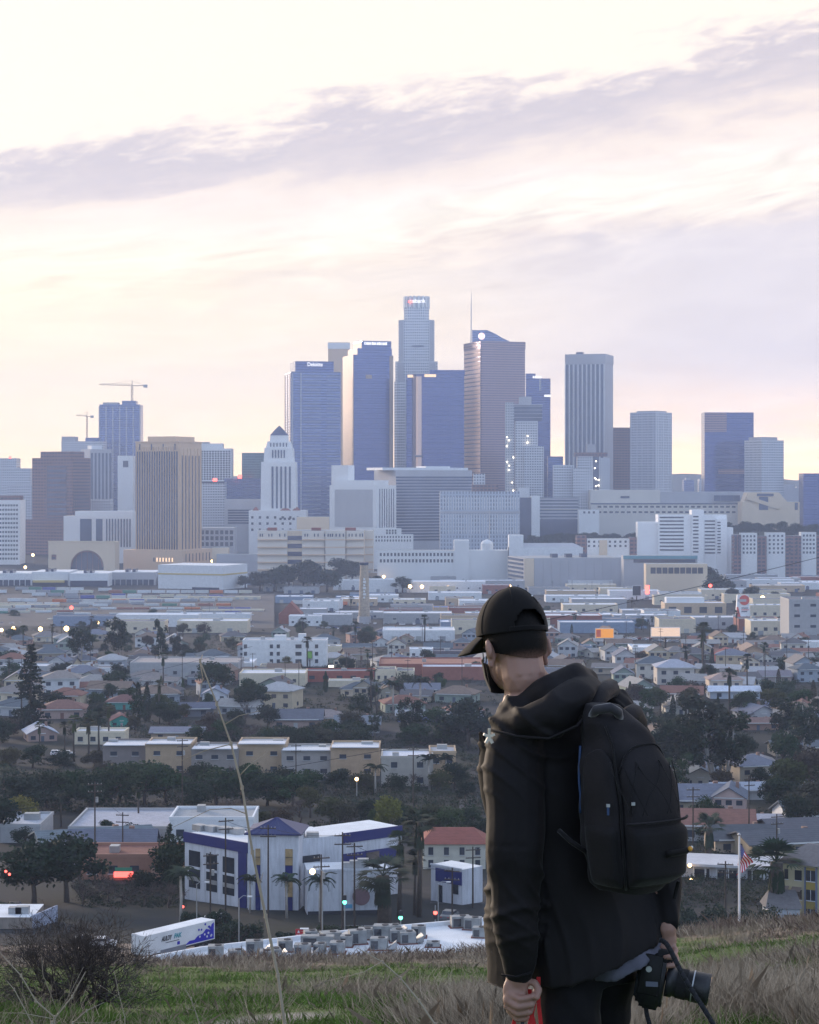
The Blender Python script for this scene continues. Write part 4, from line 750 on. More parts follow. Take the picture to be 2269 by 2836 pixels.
flat(2222, 2330, 1780, 1806, WHT, LR, 'white shop wall with dark writing near the edge', 12, nwin=3, ww=1, wh=1.8)
flat(1752, 1822, 1796, 1822, WHT, LR, 'bright white roofed garage below the billboards', 22, doors=2); flat(1668, 1750, 1802, 1826, CRM, LR, 'cream garage beside the white roofed garage', 16, doors=2)
flat(1560, 1640, 1792, 1812, BLU, DR, 'teal-roofed shed right behind the neck', 14, doors=1)
# painted sign tower
Y = 1480; r = root('painted_sign', 'white tapering painted sign wall with red disc', 'sign', (X_(2060, Y), Y, gz(0, Y) - .5)); z = lambda py: Z_(py, Y) - r.location.z
q = lambda px: X_(px, Y) - r.location.x
MB().prism([(q(2039), 0), (q(2080), 0), (q(2080), 4), (q(2039), 4)], z(1716), [(q(2043), 0), (q(2074), 0), (q(2074), 4), (q(2043), 4)], z(1648)).build('sign_wall', M['white'], r)
red = plain('sign_red', (.55, .10, .08), .7)
MB().cyl((0, 0), 3.6, 3.6, 0, .3, 20).build('red_disc', red, r, (q(2062), -.1, z(1662)), (R(90), 0, 0)); MB().box(-4.4, 1.6, -.5, -.35, -.9, .9).build('disc_band', G['grey'], r, (q(2061), 0, z(1663)))
MB().prism([(q(2039.4), -.3), (q(2052), -.3), (q(2052), -.05), (q(2039.4), -.05)], z(1709), [(q(2040.5), -.3), (q(2045), -.3), (q(2045), -.05), (q(2040.5), -.05)], z(1681)).build('red_panel', red, r)
for i, (w_, py) in enumerate(((24, 1685), (26, 1690), (20, 1695))): MB().box(0, w_ * .2, -.3, 0, 0, .5).build('lettering_line', G['gglass'] if i != 1 else red, r, (q(2054), 0, z(py)))
# billboards
def billboard(px0, px1, top, base, ground, m, label, extra=None):
    Y = GY(ground); r = root('billboard', label, 'billboard', (X_((px0 + px1) / 2, Y), Y, gz(0, Y))); w = (px1 - px0) * Y / F; z0, z1 = Z_(base, Y) - r.location.z, Z_(top, Y) - r.location.z
    MB().box(-w / 2, w / 2, 0, .6, z0, z1, bottom=True).build('panel', M['white'], r); MB().box(-w / 2 + .3, w / 2 - .3, -.12, -.02, z0 + .3, z1 - .3, bottom=True).build('poster', m, r); MB().cyl((0, .4), .5, .5, 0, z0, 8).build('post', M['wood'], r); MB().box(-w / 2, w / 2, -.9, .2, z0 - .4, z0 - .1, bottom=True).build('catwalk', M['metal'], r)
    if extra: MB().box(-w / 2 + .6, -w / 2 + w * .3, -.2, -.13, z0 + .8, z1 - .8, bottom=True).build('poster_figure', extra, r)
    return r
billboard(1649, 1701, 1740, 1768, 1795, emit('orange_poster', (.80, .34, .07), .28), 'orange lit billboard right of the cap', emit('red_poster', (.45, .12, .10), .2))
billboard(1803, 1885, 1737, 1764, 1795, emit('cream_poster', (.95, .70, .55), .26), 'wide cream lit billboard below the tan factory')
billboard(851, 866, 1803, 1825, 1846, plain('green_poster', (.20, .42, .08), .6), 'small green billboard beside the white apartment block')
billboard(1752, 1776, 1622, 1650, 1664, M['dark'], 'dark pylon sign with red neon letters')
o = MB().box(-1.8, 1.8, -.3, 0, 0, 8).build('neon_sign', M['redglow'], None, (X_(1770, 2000), 1930, Z_(1645, 1930))); tag(o, 'upright red neon strip on the dark pylon sign', 'neon')
# white apartment block
r, a, h, Y = flat(672, 905, 1776, 1846, WHT, (.5, .5, .52), 'white four-storey apartment block with scattered square windows', 16, name='apartment_block', vents=4)
for px in (680, 752, 771, 823, 831, 877):
    for j in range(3): ub('window', M['glass'], r, X_(px, Y) - X_(672, Y), -.02, 2.2 + 3.5 * j, 1.5, .2, 1.8)
ub('stair_box', M['stucco'], r, X_(775, Y) - X_(672, Y), 5, h, 5.5, 5, 2.6, WHT); ub('stair_box', M['stucco'], r, X_(836, Y) - X_(672, Y), 5, h, 3.5, 5, 3.2, WHT)
# main street shops
flat(663, 846, 1868, 1900, CRM, LR, 'long cream shop row with faded wall lettering', 20, nwin=3, ww=1.4); flat(611, 702, 1838, 1866, WHT, (.72, .74, .78), 'low building with broad bright white roof', 22); flat(720, 772, 1846, 1866, CRM, DR, 'small cream shed behind the shop row', 10)
flat(845, 1036, 1862, 1889, (.30, .10, .08), DR, 'red brick shop row with white end sign', 14, nwin=5, ww=2.4, wh=1.5); flat(910, 1030, 1888, 1903, CRM, LR, 'low cream wall building under the brick shops', 8)
flat(1040, 1096, 1857, 1891, CRM, DR, 'cream two-window shop right of the brick row', 14, nwin=3, rows=1, ww=1.1); flat(1098, 1148, 1861, 1891, CRM, DR, 'second cream shop next to the two-window shop', 14, nwin=3, ww=1.1)
flat(1050, 1340, 1842, 1872, RBK, (.30, .14, .10), 'long brick warehouse with rusty roof', 34); flat(1170, 1345, 1850, 1884, (.30, .12, .09), (.42, .45, .52), 'brick building with pale metal roof near the cap visor', 16)
flat(1135, 1200, 1800, 1824, WHT, LR, 'small white shop left of the visor', 12, nwin=3); flat(1200, 1330, 1806, 1830, (.12, .11, .13), DR, 'dark brick building left of the visor', 14, nwin=5, ww=1.6); flat(1060, 1260, 1748, 1776, WHT, LR, 'long white-roofed warehouse below the chimney', 30, doors=3)
flat(890, 945, 1792, 1818, CRM, LR, 'cream workshop right of the white apartment block', 12)
flat(0, 130, 1848, 1872, GRY, LR, 'grey-roofed row behind the tall conifer', 16, nwin=4); flat(185, 330, 1852, 1878, WHT, DR, 'white bungalow court with a red door', 14, nwin=4, doors=1); flat(360, 660, 1838, 1882, GRY, (.30, .27, .26), 'long grey roofed market hall with pale wall', 30, nwin=6, doors=3)
# tan apartment terraces
TP = (.44, .32, .21); ap = 'tan terrace apartment block'
for a_ in ((285, 405, 2070, 2138, (.22, .19, .18), 'grey-brown end of the terrace beside the palms', 2), (403, 530, 2066, 2142, TP, 'tan terrace block with two dark windows, nearest the palms', 2), (530, 660, 2080, 2146, (.27, .24, .22), 'grey terrace block between two tan blocks', 3), (658, 792, 2066, 2144, TP, 'tan terrace block in the middle of the row', 2), (780, 920, 2084, 2148, (.36, .33, .31), 'pale grey terrace block with three windows', 3), (916, 1052, 2076, 2150, TP, 'tan terrace block with a paired window', 2)):
    r, a, h, Y = flat(a_[0], a_[1], a_[2], a_[3], a_[4], (.45, .46, .48), a_[5], 15, nwin=a_[6], rows=2, ww=1.8, wh=1.1, name='terrace_block', group='terrace on the slope')
    ub('roof_overhang', M['trim'], r, a / 2, 2.0, h + .55, a * .96, 6, .22, (.62, .63, .66))
flat(710, 1000, 2128, 2184, (.36, .34, .34), (.58, .60, .64), 'long lower terrace wing with bright flat roof', 10, nwin=7, rows=2, ww=1.6, wh=1.1, name='terrace_block', Y=572)
flat(880, 1010, 2168, 2240, (.22, .18, .18), DR, 'dim brown rear block below the terrace', 10, nwin=4, rows=2, Y=545)
flat(1056, 1200, 2100, 2178, (.38, .35, .31), (.55, .57, .62), 'pale terrace block with long bright roof', 14, nwin=2, rows=2, name='terrace_block'); flat(1190, 1263, 2086, 2170, TP, (.5, .5, .52), 'tall tan end block of the terrace', 12, nwin=2, rows=2, name='terrace_block')
flat(205, 345, 2030, 2062, CRM, (.5, .5, .52), 'cream flat-roofed house above the terrace palms', 10, nwin=4)
# named houses
def nh(kind, px, base, wall, roof, label, rz=0.0, s=1.0):
    Y = GY(base); return house(kind, X_(px, Y), Y + 4, wall, roof, rz, s, label)
nh('gable', 395, 1822, (.6, .6, .62), (.2, .2, .24), 'white gabled cottage between the eucalyptus trees'); nh('two', 165, 1925, (.62, .62, .63), (.25, .22, .20), 'large white two-storey house behind the conifer', 0.1, 1.2)
nh('gable', 105, 2052, (.35, .25, .22), (.40, .43, .50), 'gabled cottage with pale shining roof beside palms', .3); nh('hip', 170, 1990, (.42, .30, .26), (.20, .11, .09), 'brown-roofed bungalow below the conifer', .1, 1.2); nh('hip', 345, 1965, (.10, .34, .30), (.17, .09, .08), 'turquoise house with dark red roof by the cypresses'); nh('gable', 330, 2012, (.05, .36, .30), (.2, .1, .09), 'bright turquoise gabled cottage behind the palms', .2, .8)
nh('low', 490, 2050, (.44, .34, .26), (.2, .2, .24), 'tan gabled bungalow with arched white fascia'); nh('gable', 595, 1940, (.62, .63, .66), (.22, .25, .32), 'white gabled house with blue-grey roof right of the round tree'); nh('low', 512, 1985, (.16, .16, .18), (.10, .11, .15), 'long dark blue-roofed house above the bungalow', .1, 1.2)
nh('hip', 905, 2010, (.40, .30, .22), (.24, .20, .19), 'tan hip-roofed house at the foot of the shop street'); nh('side', 990, 2030, (.30, .32, .34), (.17, .19, .22), 'grey long-roofed house behind the round bush', 0, 1.1); nh('low', 1165, 2000, (.14, .18, .36), (.30, .31, .33), 'blue house with pale roof and white gable trim'); nh('hip', 1080, 1725 + 40, (.3, .28, .3), (.13, .13, .16), 'dark pyramid-roofed house in front of the white warehouse', 0, 1.3); nh('hip', 1165, 1768, (.34, .3, .3), (.15, .14, .16), 'second dark pyramid-roofed house, wider than its neighbour', 0, 1.5)
nh('side', 820, 2020, (.36, .26, .22), (.12, .125, .15), 'long dark-roofed bungalow with white porch', 0, 1.3); nh('gable', 1065, 1935, (.4, .36, .28), (.2, .16, .13), 'brown gabled house left of the date palms', .2); nh('twogable', 1450, 1870, (.26, .12, .1), (.2, .18, .18), 'red gabled house behind the neck')
nh('gable', 2082, 1830, (.50, .36, .25), (.30, .22, .17), 'tan gable front right of the red-roofed house', 0, 1.6); nh('gable', 2030, 1835, (.30, .10, .10), (.22, .07, .07), 'dark red gabled house near the painted sign', .25, 1.3); nh('two', 1870, 1895, (.5, .46, .42), (.36, .37, .42), 'two-storey house with pale roof and big dark window', 0, 1.3); nh('two', 2010, 1925, (.55, .46, .38), (.34, .25, .22), 'cream two-storey house above a long blue-white roof', 0, 1.1)
nh('low', 2035, 1935, (.45, .5, .58), (.52, .57, .66), 'long low house with blue-white roof in the trees', 0, 1.2); nh('side', 2150, 1890, (.36, .30, .28), (.20, .18, .2), 'long brown house with small lit window'); nh('hip', 2115, 1975, (.5, .5, .5), (.17, .18, .24), 'house with dark blue pyramid roof among trees', 0, .9); nh('low', 2100, 2022, (.3, .2, .16), (.18, .115, .10), 'long brown roof with a white gutter line'); nh('hip', 2100, 2130, (.50, .38, .20), (.36, .33, .33), 'yellow cottage with a pale hip roof under the trees', 0, .75)
nh('side', 1945, 2255, (.46, .40, .30), (.15, .16, .2), 'grey slate roof house above the motel', 0, 1.3); nh('twogable', 2030, 2262, (.48, .36, .33), (.11, .13, .17), 'tall pink gabled house with steep dark roof', -.2, .9); nh('low', 2070, 2215, (.5, .5, .5), (.33, .36, .42), 'pale roofed house with white trim high among trees', .1); nh('low', 2085, 2300, (.10, .12, .26), (.42, .40, .42), 'navy blue house with pale gable', 0, .8); nh('side', 2065, 2360, (.42, .34, .26), (.09, .095, .105), 'tan bungalow with dark shingle roof behind the flag', .1, 1.0); nh('low', 2190, 2372, (.36, .30, .22), (.09, .095, .11), 'long charcoal roof house with cream bargeboards', .25, 1.2); nh('low', 2245, 2330, (.32, .27, .22), (.10, .10, .115), 'charcoal gabled house at the picture edge', .2, 1.1)
nh('side', 1770, 2260, (.5, .46, .42), (.34, .33, .34), 'pale house mostly hidden by the backpack', 0, 1.2); nh('low', 250, 2375, (.24, .28, .3), (.13, .16, .18), 'dark green gabled roof house left of the conifers', .35, 1.3); nh('side', 305, 2392, (.3, .3, .36), (.12, .13, .17), 'long slate roof house left of the conifers', .05, 1.2)
flat(190, 470, 2296, 2322, GRY, (.36, .37, .42), 'broad grey flat roof with white skylights', 24, vents=0, Y=425); flat(470, 702, 2270, 2325, WHT, (.34, .36, .38), 'white flats with grey roof behind the blue-white building', 14, nwin=4, rows=1, Y=418)
flat(0, 110, 2290, 2322, GRY, (.4, .42, .46), 'pale roofed row at the left edge', 16, Y=420)
r, a, h, Y = flat(225, 520, 2374, 2430, (.32, .17, .12), (.2, .09, .07), 'reddish restaurant with glowing front sign', 12, nwin=5, rows=1, Y=372); ub('lit_sign', emit('awning_glow', (1.0, .13, .11), .75), r, X_(343, Y) - X_(225, Y), -.4, 1.2, 3.4, .4, .95); ub('sign_board', plain('sign_green', (.08, .30, .18), .6), r, X_(343, Y) - X_(225, Y), -.35, 2.2, 3.0, .3, .7)
ub('lit_wall', plain('salmon_wall', (.5, .3, .22), .8), r, X_(440, Y) - X_(225, Y), -.3, 0.2, 2.6, .3, 2.6)
r, a, h, Y = flat(1172, 1345, 2346, 2402, (.55, .53, .45), (.22, .08, .06), 'cream house with red tile roof beside the palms', 10, nwin=4, rows=2, ww=.9, wh=1.4, Y=385, vents=0)
MB().prism([(-.6, -.8), (a + .6, -.8), (a + .6, 10.8), (-.6, 10.8)], h + .6, [(2, 4.8), (a - 2, 4.8), (a - 2, 5.2), (2, 5.2)], h + 2.8).build('tile_roof', [M['roofing']], r, color=(.24, .085, .065))
# --- random fill: more warehouses, then houses
random.seed(21)
WN = ['grey', 'white', 'tan', 'brick', 'cream', 'blue-grey']; WC = [GRY, WHT, TAN, RBK, CRM, BLU]
n = 0
for _ in range(2500):
    py = random.uniform(1600, 1762); px = random.uniform(-40, 2300)
    if py > 1720 and 500 < px < 1050: continue
    if px < 720 and 1622 < py < 1726: continue
    Y = GY(py); w = random.uniform(24, 60); d = random.uniform(16, 30)
    if not free(X_(px, Y) + w / 2, Y + d / 2, max(w, d) * .42): continue
    k = random.choice([0, 0, 1, 1, 2, 3, 4, 4, 5]); rk = random.random() < .6; h = random.uniform(5, 9)
    flat(px, px + w * F / Y, py - h * F / Y, py, WC[k], LR if rk else DR, f'{WN[k]} warehouse with {"bright" if rk else "dark"} flat roof', d, nwin=random.choice([0, 3, 4]), doors=random.choice([0, 2, 3]), ww=2.2, wh=1.6, auto=True, name='warehouse', vents=random.choice([1, 2, 3]), group='warehouses on the plain'); n += 1
    if n > 85: break
n = 0
for _ in range(6000):
    py = random.choice([random.uniform(1770, 2010), random.uniform(1770, 1900), random.uniform(2000, 2330)]); px = random.uniform(-30, 2290)
    if py > 2000 and px < 1320: continue
    if 1300 < px < 1700 and py > 1880: continue
    Y = GY(py); kind = random.choice(['gable', 'side', 'side', 'hip', 'hip', 'two', 'low', 'twogable']); s = random.uniform(.9, 1.25); x = X_(px, Y)
    if not free(x, Y, 4.6 * s): continue
    house(kind, x, Y, random.choice(WALLS), random.choice(ROOFS), random.uniform(-.35, .35), s); n += 1
    if n > 205: break
# --- rail yard trailers and containers
random.seed(31)
def trailer_proto(c):
    w, l, h = 2.6, 13.0, 2.9; r = root('trailer', f'{c} freight trailer parked in the rail yard', 'trailer', group='trailers in the rail yard', auto=True)
    return r
TC = [('white', (.62, .64, .66)), ('white', (.55, .56, .56)), ('cream', (.55, .52, .42)), ('green', (.08, .22, .17)), ('blue', (.08, .10, .34)), ('red-brown', (.30, .12, .09)), ('grey', (.3, .31, .34)), ('orange', (.55, .16, .06))]
tb = MB().box(-6.5, 6.5, -1.3, 1.3, 1.1, 4.0, bottom=True).mesh('box_body', M['paint']); tw = MB().cyl((0, 0), .5, .5, 0, 2.3, 10).mesh('wheel_set', M['dark']); td = MB().box(-1.1, 1.1, -.06, .06, 1.3, 3.8).mesh('door', M['trim']); tf = MB().box(-6.3, 6.3, -.5, .5, .8, 1.1, bottom=True).mesh('chassis', M['dark'])
def trailer(x, y, rz, k):
    nm, c = TC[k]; r = root('trailer', f'{nm} freight trailer in the rail yard', 'trailer', (x, y, gz(x, y)), rz, 'trailers in the rail yard', True)
    put(tb, 'box_body', r, color=c); put(tf, 'chassis', r); put(td, 'door', r, (6.55, 0, 0), R(90), (.5, .5, .52))
    for xx in (-5.2, -4.0, 4.2): put(tw, 'wheel_set', r, (xx, 1.15, .5), (R(90), 0, 0))
for row, (px0, py0, px1, py1, st, rz) in enumerate(((20, 1652, 690, 1660, 15, .05), (0, 1668, 420, 1676, 14, -.1), (330, 1672, 720, 1668, 14, -.03), (10, 1690, 330, 1684, 14, .12), (420, 1684, 720, 1684, 14, -.06), (0, 1706, 240, 1702, 15, .1), (430, 1704, 700, 1706, 15, .0), (60, 1636, 330, 1640, 14, .02), (830, 1676, 1000, 1680, 14, .02), (0, 1645, 720, 1646, 13.6, .03), (200, 1660, 720, 1664, 13.8, -.02), (0, 1682, 430, 1679, 13.8, .06), (300, 1695, 720, 1695, 13.8, -.04), (0, 1698, 300, 1697, 13.8, .04), (180, 1710, 520, 1712, 14, .02), (560, 1716, 740, 1714, 14, 0))):
    Y0, Y1 = GY(py0), GY(py1); x0, x1 = X_(px0, Y0), X_(px1, Y1); nn = int(abs(x1 - x0) / st)
    for i in range(nn):
        if random.random() < .12: continue
        t = i / nn; x, y = x0 + (x1 - x0) * t, Y0 + (Y1 - Y0) * t
        trailer(x, y, rz + random.uniform(-.02, .02), random.choice([0, 0, 0, 1, 1, 2, 2, 3, 4, 5, 6, 6, 7]))
# long pale sheds of the yard
for a_ in ((520, 720, 1654, 1664), (300, 520, 1660, 1668), (0, 160, 1676, 1686), (560, 730, 1690, 1702), (130, 420, 1716, 1724)):
    flat(a_[0], a_[1], a_[2], a_[3], CRM, (.60, .60, .58), ['long pale loading shed behind the trailers', 'long loading shed left of the pale one', 'loading shed at the yard edge', 'cream loading shed nearest the brewery', 'long low rail shed nearest the street lamps'][[520, 300, 0, 560, 130].index(a_[0])], 10, doors=8, vents=0, name='loading_shed')
# --- cars
cb = MB()
def car_meshes():
    b = MB(); P = [(-2.2, .35), (-2.2, .8), (-2.05, .92), (-1.2, .98), (-.75, 1.42), (.75, 1.45), (1.25, .98), (2.1, .85), (2.2, .7), (2.2, .35)]
    for y, o in ((-.88, 1), (.88, -1)): b.face([(x, y, z) for x, z in P][::-o])
    for (x0, z0), (x1, z1) in zip(P, P[1:] + P[:1]): b.face([(x0, -.88, z0), (x0, .88, z0), (x1, .88, z1), (x1, -.88, z1)])
    body = b.mesh('body', M['paint'])
    gl = MB()
    for y in (-.89, .89): gl.face([(-1.1, y, 1.0), (1.1, y, 1.0), (.68, y, 1.38), (-.7, y, 1.36)])
    side = gl.mesh('side_glass', M['glass'])
    ws = MB().face([(1.27, -.8, .99), (1.27, .8, .99), (.78, .72, 1.43), (.78, -.72, 1.43)]).mesh('windscreen', M['glass']); rs = MB().face([(-1.22, .8, .99), (-1.22, -.8, .99), (-.78, -.72, 1.41), (-.78, .72, 1.41)]).mesh('rear_glass', M['glass'])
    wh = MB().cyl((0, 0), .32, .32, 0, .2, 12).mesh('wheel', M['dark']); hl = MB().box(-.05, .05, -.15, .15, 0, .14).mesh('headlight', M['white']); tl = MB().box(-.05, .05, -.15, .15, 0, .14).mesh('tail_light', plain('tail_red', (.4, .03, .03), .4))
    return body, side, ws, rs, wh, hl, tl
CM = car_meshes(); CC = [('white', (.7, .7, .72)), ('silver', (.42, .44, .47)), ('black', (.03, .03, .035)), ('red', (.35, .04, .035)), ('grey', (.16, .17, .18)), ('blue', (.06, .09, .22))]
def car(x, y, rz, k, label=None, where='on the plain', lit=None):
    nm, c = CC[k]; r = root('parked_car', label or f'{nm} car parked {where}', 'car', (x, y, gz(x, y) + .02), rz, None if label else 'cars on the plain', label is None)
    put(CM[0], 'body', r, color=c)
    for nme, me in zip(('side_glass', 'windscreen', 'rear_glass'), CM[1:4]): put(me, nme, r)
    for sx in (-1.35, 1.35):
        for sy in (-.90, .70): put(CM[4], 'wheel', r, (sx, sy + .2, .32), (R(90), 0, 0))
    for sy in (-.6, .6): put(CM[5], 'headlight', r, (2.2, sy, .62)); put(CM[6], 'tail_light', r, (-2.2, sy, .66))
    if lit:
        for sy in (-.7, .7): put(unitbox('lit_lamp', M['whiteglow']), 'lit_lamp', r, (2.3, sy, .5), 0, None, (.5, .9, .8))
    return r
random.seed(41)
for px0, px1, py, n, wh in ((1700, 1810, 1772, 11, 'below the billboards'), (1810, 1960, 1778, 12, 'below the cream billboard'), (0, 330, 1728, 15, 'beside the rail yard'), (560, 700, 1738, 7, 'near the yard trees'), (2030, 2120, 1786, 6, 'before the loft building'), (870, 1000, 1742, 8, 'below the brewery'), (1050, 1180, 1826, 8, 'along the shop street'), (330, 560, 1731, 11, 'below the loading sheds'), (1420, 1560, 1660, 8, 'before the grey box'), (600, 760, 1622, 8, 'under the jail trees'), (960, 1180, 1730, 9, 'at the chimney foot'), (430, 520, 1652, 4, 'by the depot'), (140, 190, 2092, 3, 'under the palms')):
    for i in range(n):
        p = px0 + (px1 - px0) * (i + random.uniform(.2, .8)) / n; q = py + random.uniform(-1.5, 1.5); Y = GY(q); car(X_(p, Y), Y, random.uniform(-.1, .1) + random.choice([0, 0, math.pi, 1.5]), random.choice([0, 0, 0, 1, 1, 2, 3, 4, 5]), None, wh)
for px, py, lb in ((1640, 1774, 'car with bright headlights beside the orange billboard'), (818, 1849, 'car with bright headlights before the white apartment block'), (918, 1850, 'second car with headlights on the shop street')):
    Y = GY(py); car(X_(px, Y), Y, R(-90), 0, lb, lit=True)
# --- lit street lamps on the plain
lp = MB().cyl((0, 0), .14, .09, 0, 1, 6).mesh('pole', M['metal']); la = MB().tube([(0, 0, 0), (0, -.8, .5), (0, -1.8, .6)], .07, 5).mesh('arm', M['metal'])
lg = MB(); 
def sph(r=1.0, n=10, k=6):
    mb = MB()
    for j in range(k):
        a, b = math.pi * j / k - math.pi / 2, math.pi * (j + 1) / k - math.pi / 2
        for i in range(n):
            p, q = 2 * math.pi * i / n, 2 * math.pi * (i + 1) / n
            f = lambda u, v: (r * math.cos(u) * math.cos(v), r * math.cos(u) * math.sin(v), r * math.sin(u)); mb.face([f(a, p), f(a, q), f(b, q), f(b, p)])
    return mb
gw, gc = sph().mesh('lamp_globe', M['lampglow']), sph().mesh('lamp_globe', M['whiteglow'])
def lamp(px, py, ground, rp, warm, label):
    Y = GY(ground); z = Z_(py, Y); x = X_(px, Y); g0 = gz(x, Y); r = root('street_lamp', label, 'street lamp', (x, Y, g0), 0, 'lit lamps', False); h = z - g0; rr = rp * Y / F
    put(lp, 'pole', r, (0, 1.8, 0), 0, None, (1, 1, max(h, .5))); put(la, 'arm', r, (0, 1.8, h - .4)); put(gw if warm else gc, 'lamp_globe', r, (0, 0, h), 0, None, rr)
for a_ in ((38, 1741, 1760, 6, 1, 'warm street lamp, leftmost of the yard row'), (112, 1742, 1761, 6, 1, 'warm street lamp, middle of the yard row'), (184, 1741, 1762, 7, 1, 'brightest warm street lamp, end of the yard row'), (4, 1745, 1760, 5, 1, 'street lamp cut by the picture edge'), (383, 1733, 1748, 4, 1, 'small lamp under the eucalyptus trees'), (271, 1724, 1740, 4, 1, 'small lamp between the yard trees'),
    (1136, 1624, 1643, 5, 1, 'first wall lamp of the long white shed'), (1169, 1625, 1643, 5, 1, 'second wall lamp of the long white shed'), (1241, 1627, 1643, 5, 1, 'third wall lamp of the long white shed'), (1232, 1555, 1580, 5, 1, 'lamp before the mission style building'), (1063, 1597, 1612, 4, 1, 'lamp beside the chimney top'),
    (1726, 1591, 1612, 4, 1, 'yard lamp at the corner of the grey box'), (1742, 1588, 1612, 5, 1, 'second yard lamp right of the grey box'), (1772, 1591, 1612, 5, 1, 'third yard lamp right of the grey box'), (1791, 1591, 1612, 4, 1, 'fourth yard lamp right of the grey box'), (1818, 1589, 1612, 5, 1, 'fifth yard lamp right of the grey box'), (1865, 1592, 1612, 4, 1, 'sixth yard lamp right of the grey box'), (1881, 1591, 1614, 8, 1, 'largest yard lamp below the white mid-rise'),
    (2056, 1554, 1575, 5, 0, 'pale lamp below the red flats'), (2075, 1553, 1575, 5, 0, 'second pale lamp below the red flats'), (2096, 1555, 1575, 5, 0, 'third pale lamp below the red flats'), (2113, 1657, 1680, 7, 1, 'large amber lamp beside the painted sign'), (91, 1537, 1565, 4, 1, 'lamp left of the station hall'), (70, 1571, 1590, 4, 1, 'lamp before the white depot roof'), (588, 1554, 1580, 4, 1, 'lamp at the foot of the tan tower'), (320, 1568, 1585, 5, 1, 'lamp right of the station hall'), (780, 1760, 1772, 3, 1, 'roof lamp of the white apartment block'), (833, 1758, 1775, 4, 1, 'lamp beside the apartment palm'), (1411, 1624, 1642, 5, 1, 'lamp at the parking levels of the grey box'), (988, 2158, 2215, 5, 1, 'yellow lamp before the dim brown block')):
    lamp(*a_)
for px, py, Y, lb in ((1968, 1622, 1700, 'red signal on the plain below the teal shed'), (198, 1683, 1500, 'red tail lights in the rail yard')):
    o = put(sph().mesh('signal', M['redglow']), 'signal_light', None, (X_(px, Y), Y, Z_(py, Y)), 0, None, 5 * Y / F); tag(o, lb, 'light')
# ================================================================ planting
def leafmat(name, spec=0.25, up=0.35):
    m, g = mat(name); oc = g.n('ObjectInfo').outputs['Color']; c = g.n('TexCoord').outputs['Object']
    n = g.n('TexNoise', {'Vector': c, 'Scale': 0.9, 'Detail': 3.0}).outputs[0]; w = g.n('TexWhiteNoise', {'Vector': g.n('VectorMath', {0: c, 1: (3.0, 3.0, 3.0)}, operation='MULTIPLY').outputs[0]}).outputs[0]
    f = g.m('ADD', g.m('MULTIPLY', g.n('MapRange', {0: n, 1: .3, 2: .7, 3: .65, 4: 1.35}).outputs[0], 1.0), g.m('MULTIPLY', g.m('SUBTRACT', w, .5), .35))
    sc = g.n('VectorMath', {0: oc}, operation='SCALE'); g.nt.links.new(f, sc.inputs[3])
    nv = g.n('NewGeometry').outputs['Normal']; ns = g.n('VectorMath', {0: nv}, operation='SCALE'); ns.inputs[3].default_value = 1 - up
    na = g.n('VectorMath', {0: g.n('VectorMath', {0: ns.outputs[0], 1: (0.0, -0.25 * up, up)}, operation='ADD').outputs[0]}, operation='NORMALIZE').outputs[0]
    return fin(m, g, Base_Color=sc.outputs[0], Roughness=0.8, Specular_IOR_Level=spec, Normal=na)
M['leaf'] = leafmat('leaf'); M['bark'] = plain('bark', (.075, .06, .05), .95, .3, 4.0); M['palebark'] = plain('pale_bark', (.36, .33, .30), .85, .25, 2.0); M['twig'] = plain('dry_twig', (.075, .058, .052), .95, .25, 6.0); M['straw'] = plain('straw', (.30, .25, .19), .9, .3, 8.0)
rng = np.random.default_rng(5)
def quads(name, P, m, smooth=False):
    """mesh from an (n, k, 3) array of polygons"""
    n, k, _ = P.shape; me = bpy.data.meshes.new(name); me.vertices.add(n * k); me.vertices.foreach_set('co', P.astype(np.float32).ravel())
    me.loops.add(n * k); me.loops.foreach_set('vertex_index', np.arange(n * k, dtype=np.int32)); me.polygons.add(n); me.polygons.foreach_set('loop_start', np.arange(0, n * k, k, dtype=np.int32))
    me.materials.append(m); me.update(calc_edges=True); return me
def rdir(n):
    v = rng.normal(size=(n, 3)); return v / np.linalg.norm(v, axis=1, keepdims=True)
def leaves(C, size, up=0.0, asp=1.0):
    n = len(C); a = rdir(n); a[:, 2] += up; b = rdir(n); b -= a * (a * b).sum(1, keepdims=True) / (a * a).sum(1, keepdims=True); b /= np.linalg.norm(b, axis=1, keepdims=True); a /= np.linalg.norm(a, axis=1, keepdims=True)
    s = size * rng.uniform(.6, 1.3, (n, 1)); return np.stack([C - a * s * .5 * asp, C + b * s * .32, C + a * s * .5 * asp, C - b * s * .32], 1)
def cloud(clumps, per, shell=.55):
    out = []
    for c, r in clumps:
        k = max(8, int(per * (np.mean(r)) ** 2)); d = rdir(k); rad = rng.uniform(0, 1, (k, 1)) ** shell; out.append(np.array(c) + d * rad * np.array(r))
    return np.concatenate(out)
def limbs(segs, m, name='trunk', n=6):
    mb = MB()
    for pts, rad in segs: mb.tube(pts, rad, n)
    return mb.mesh(name, m, True)
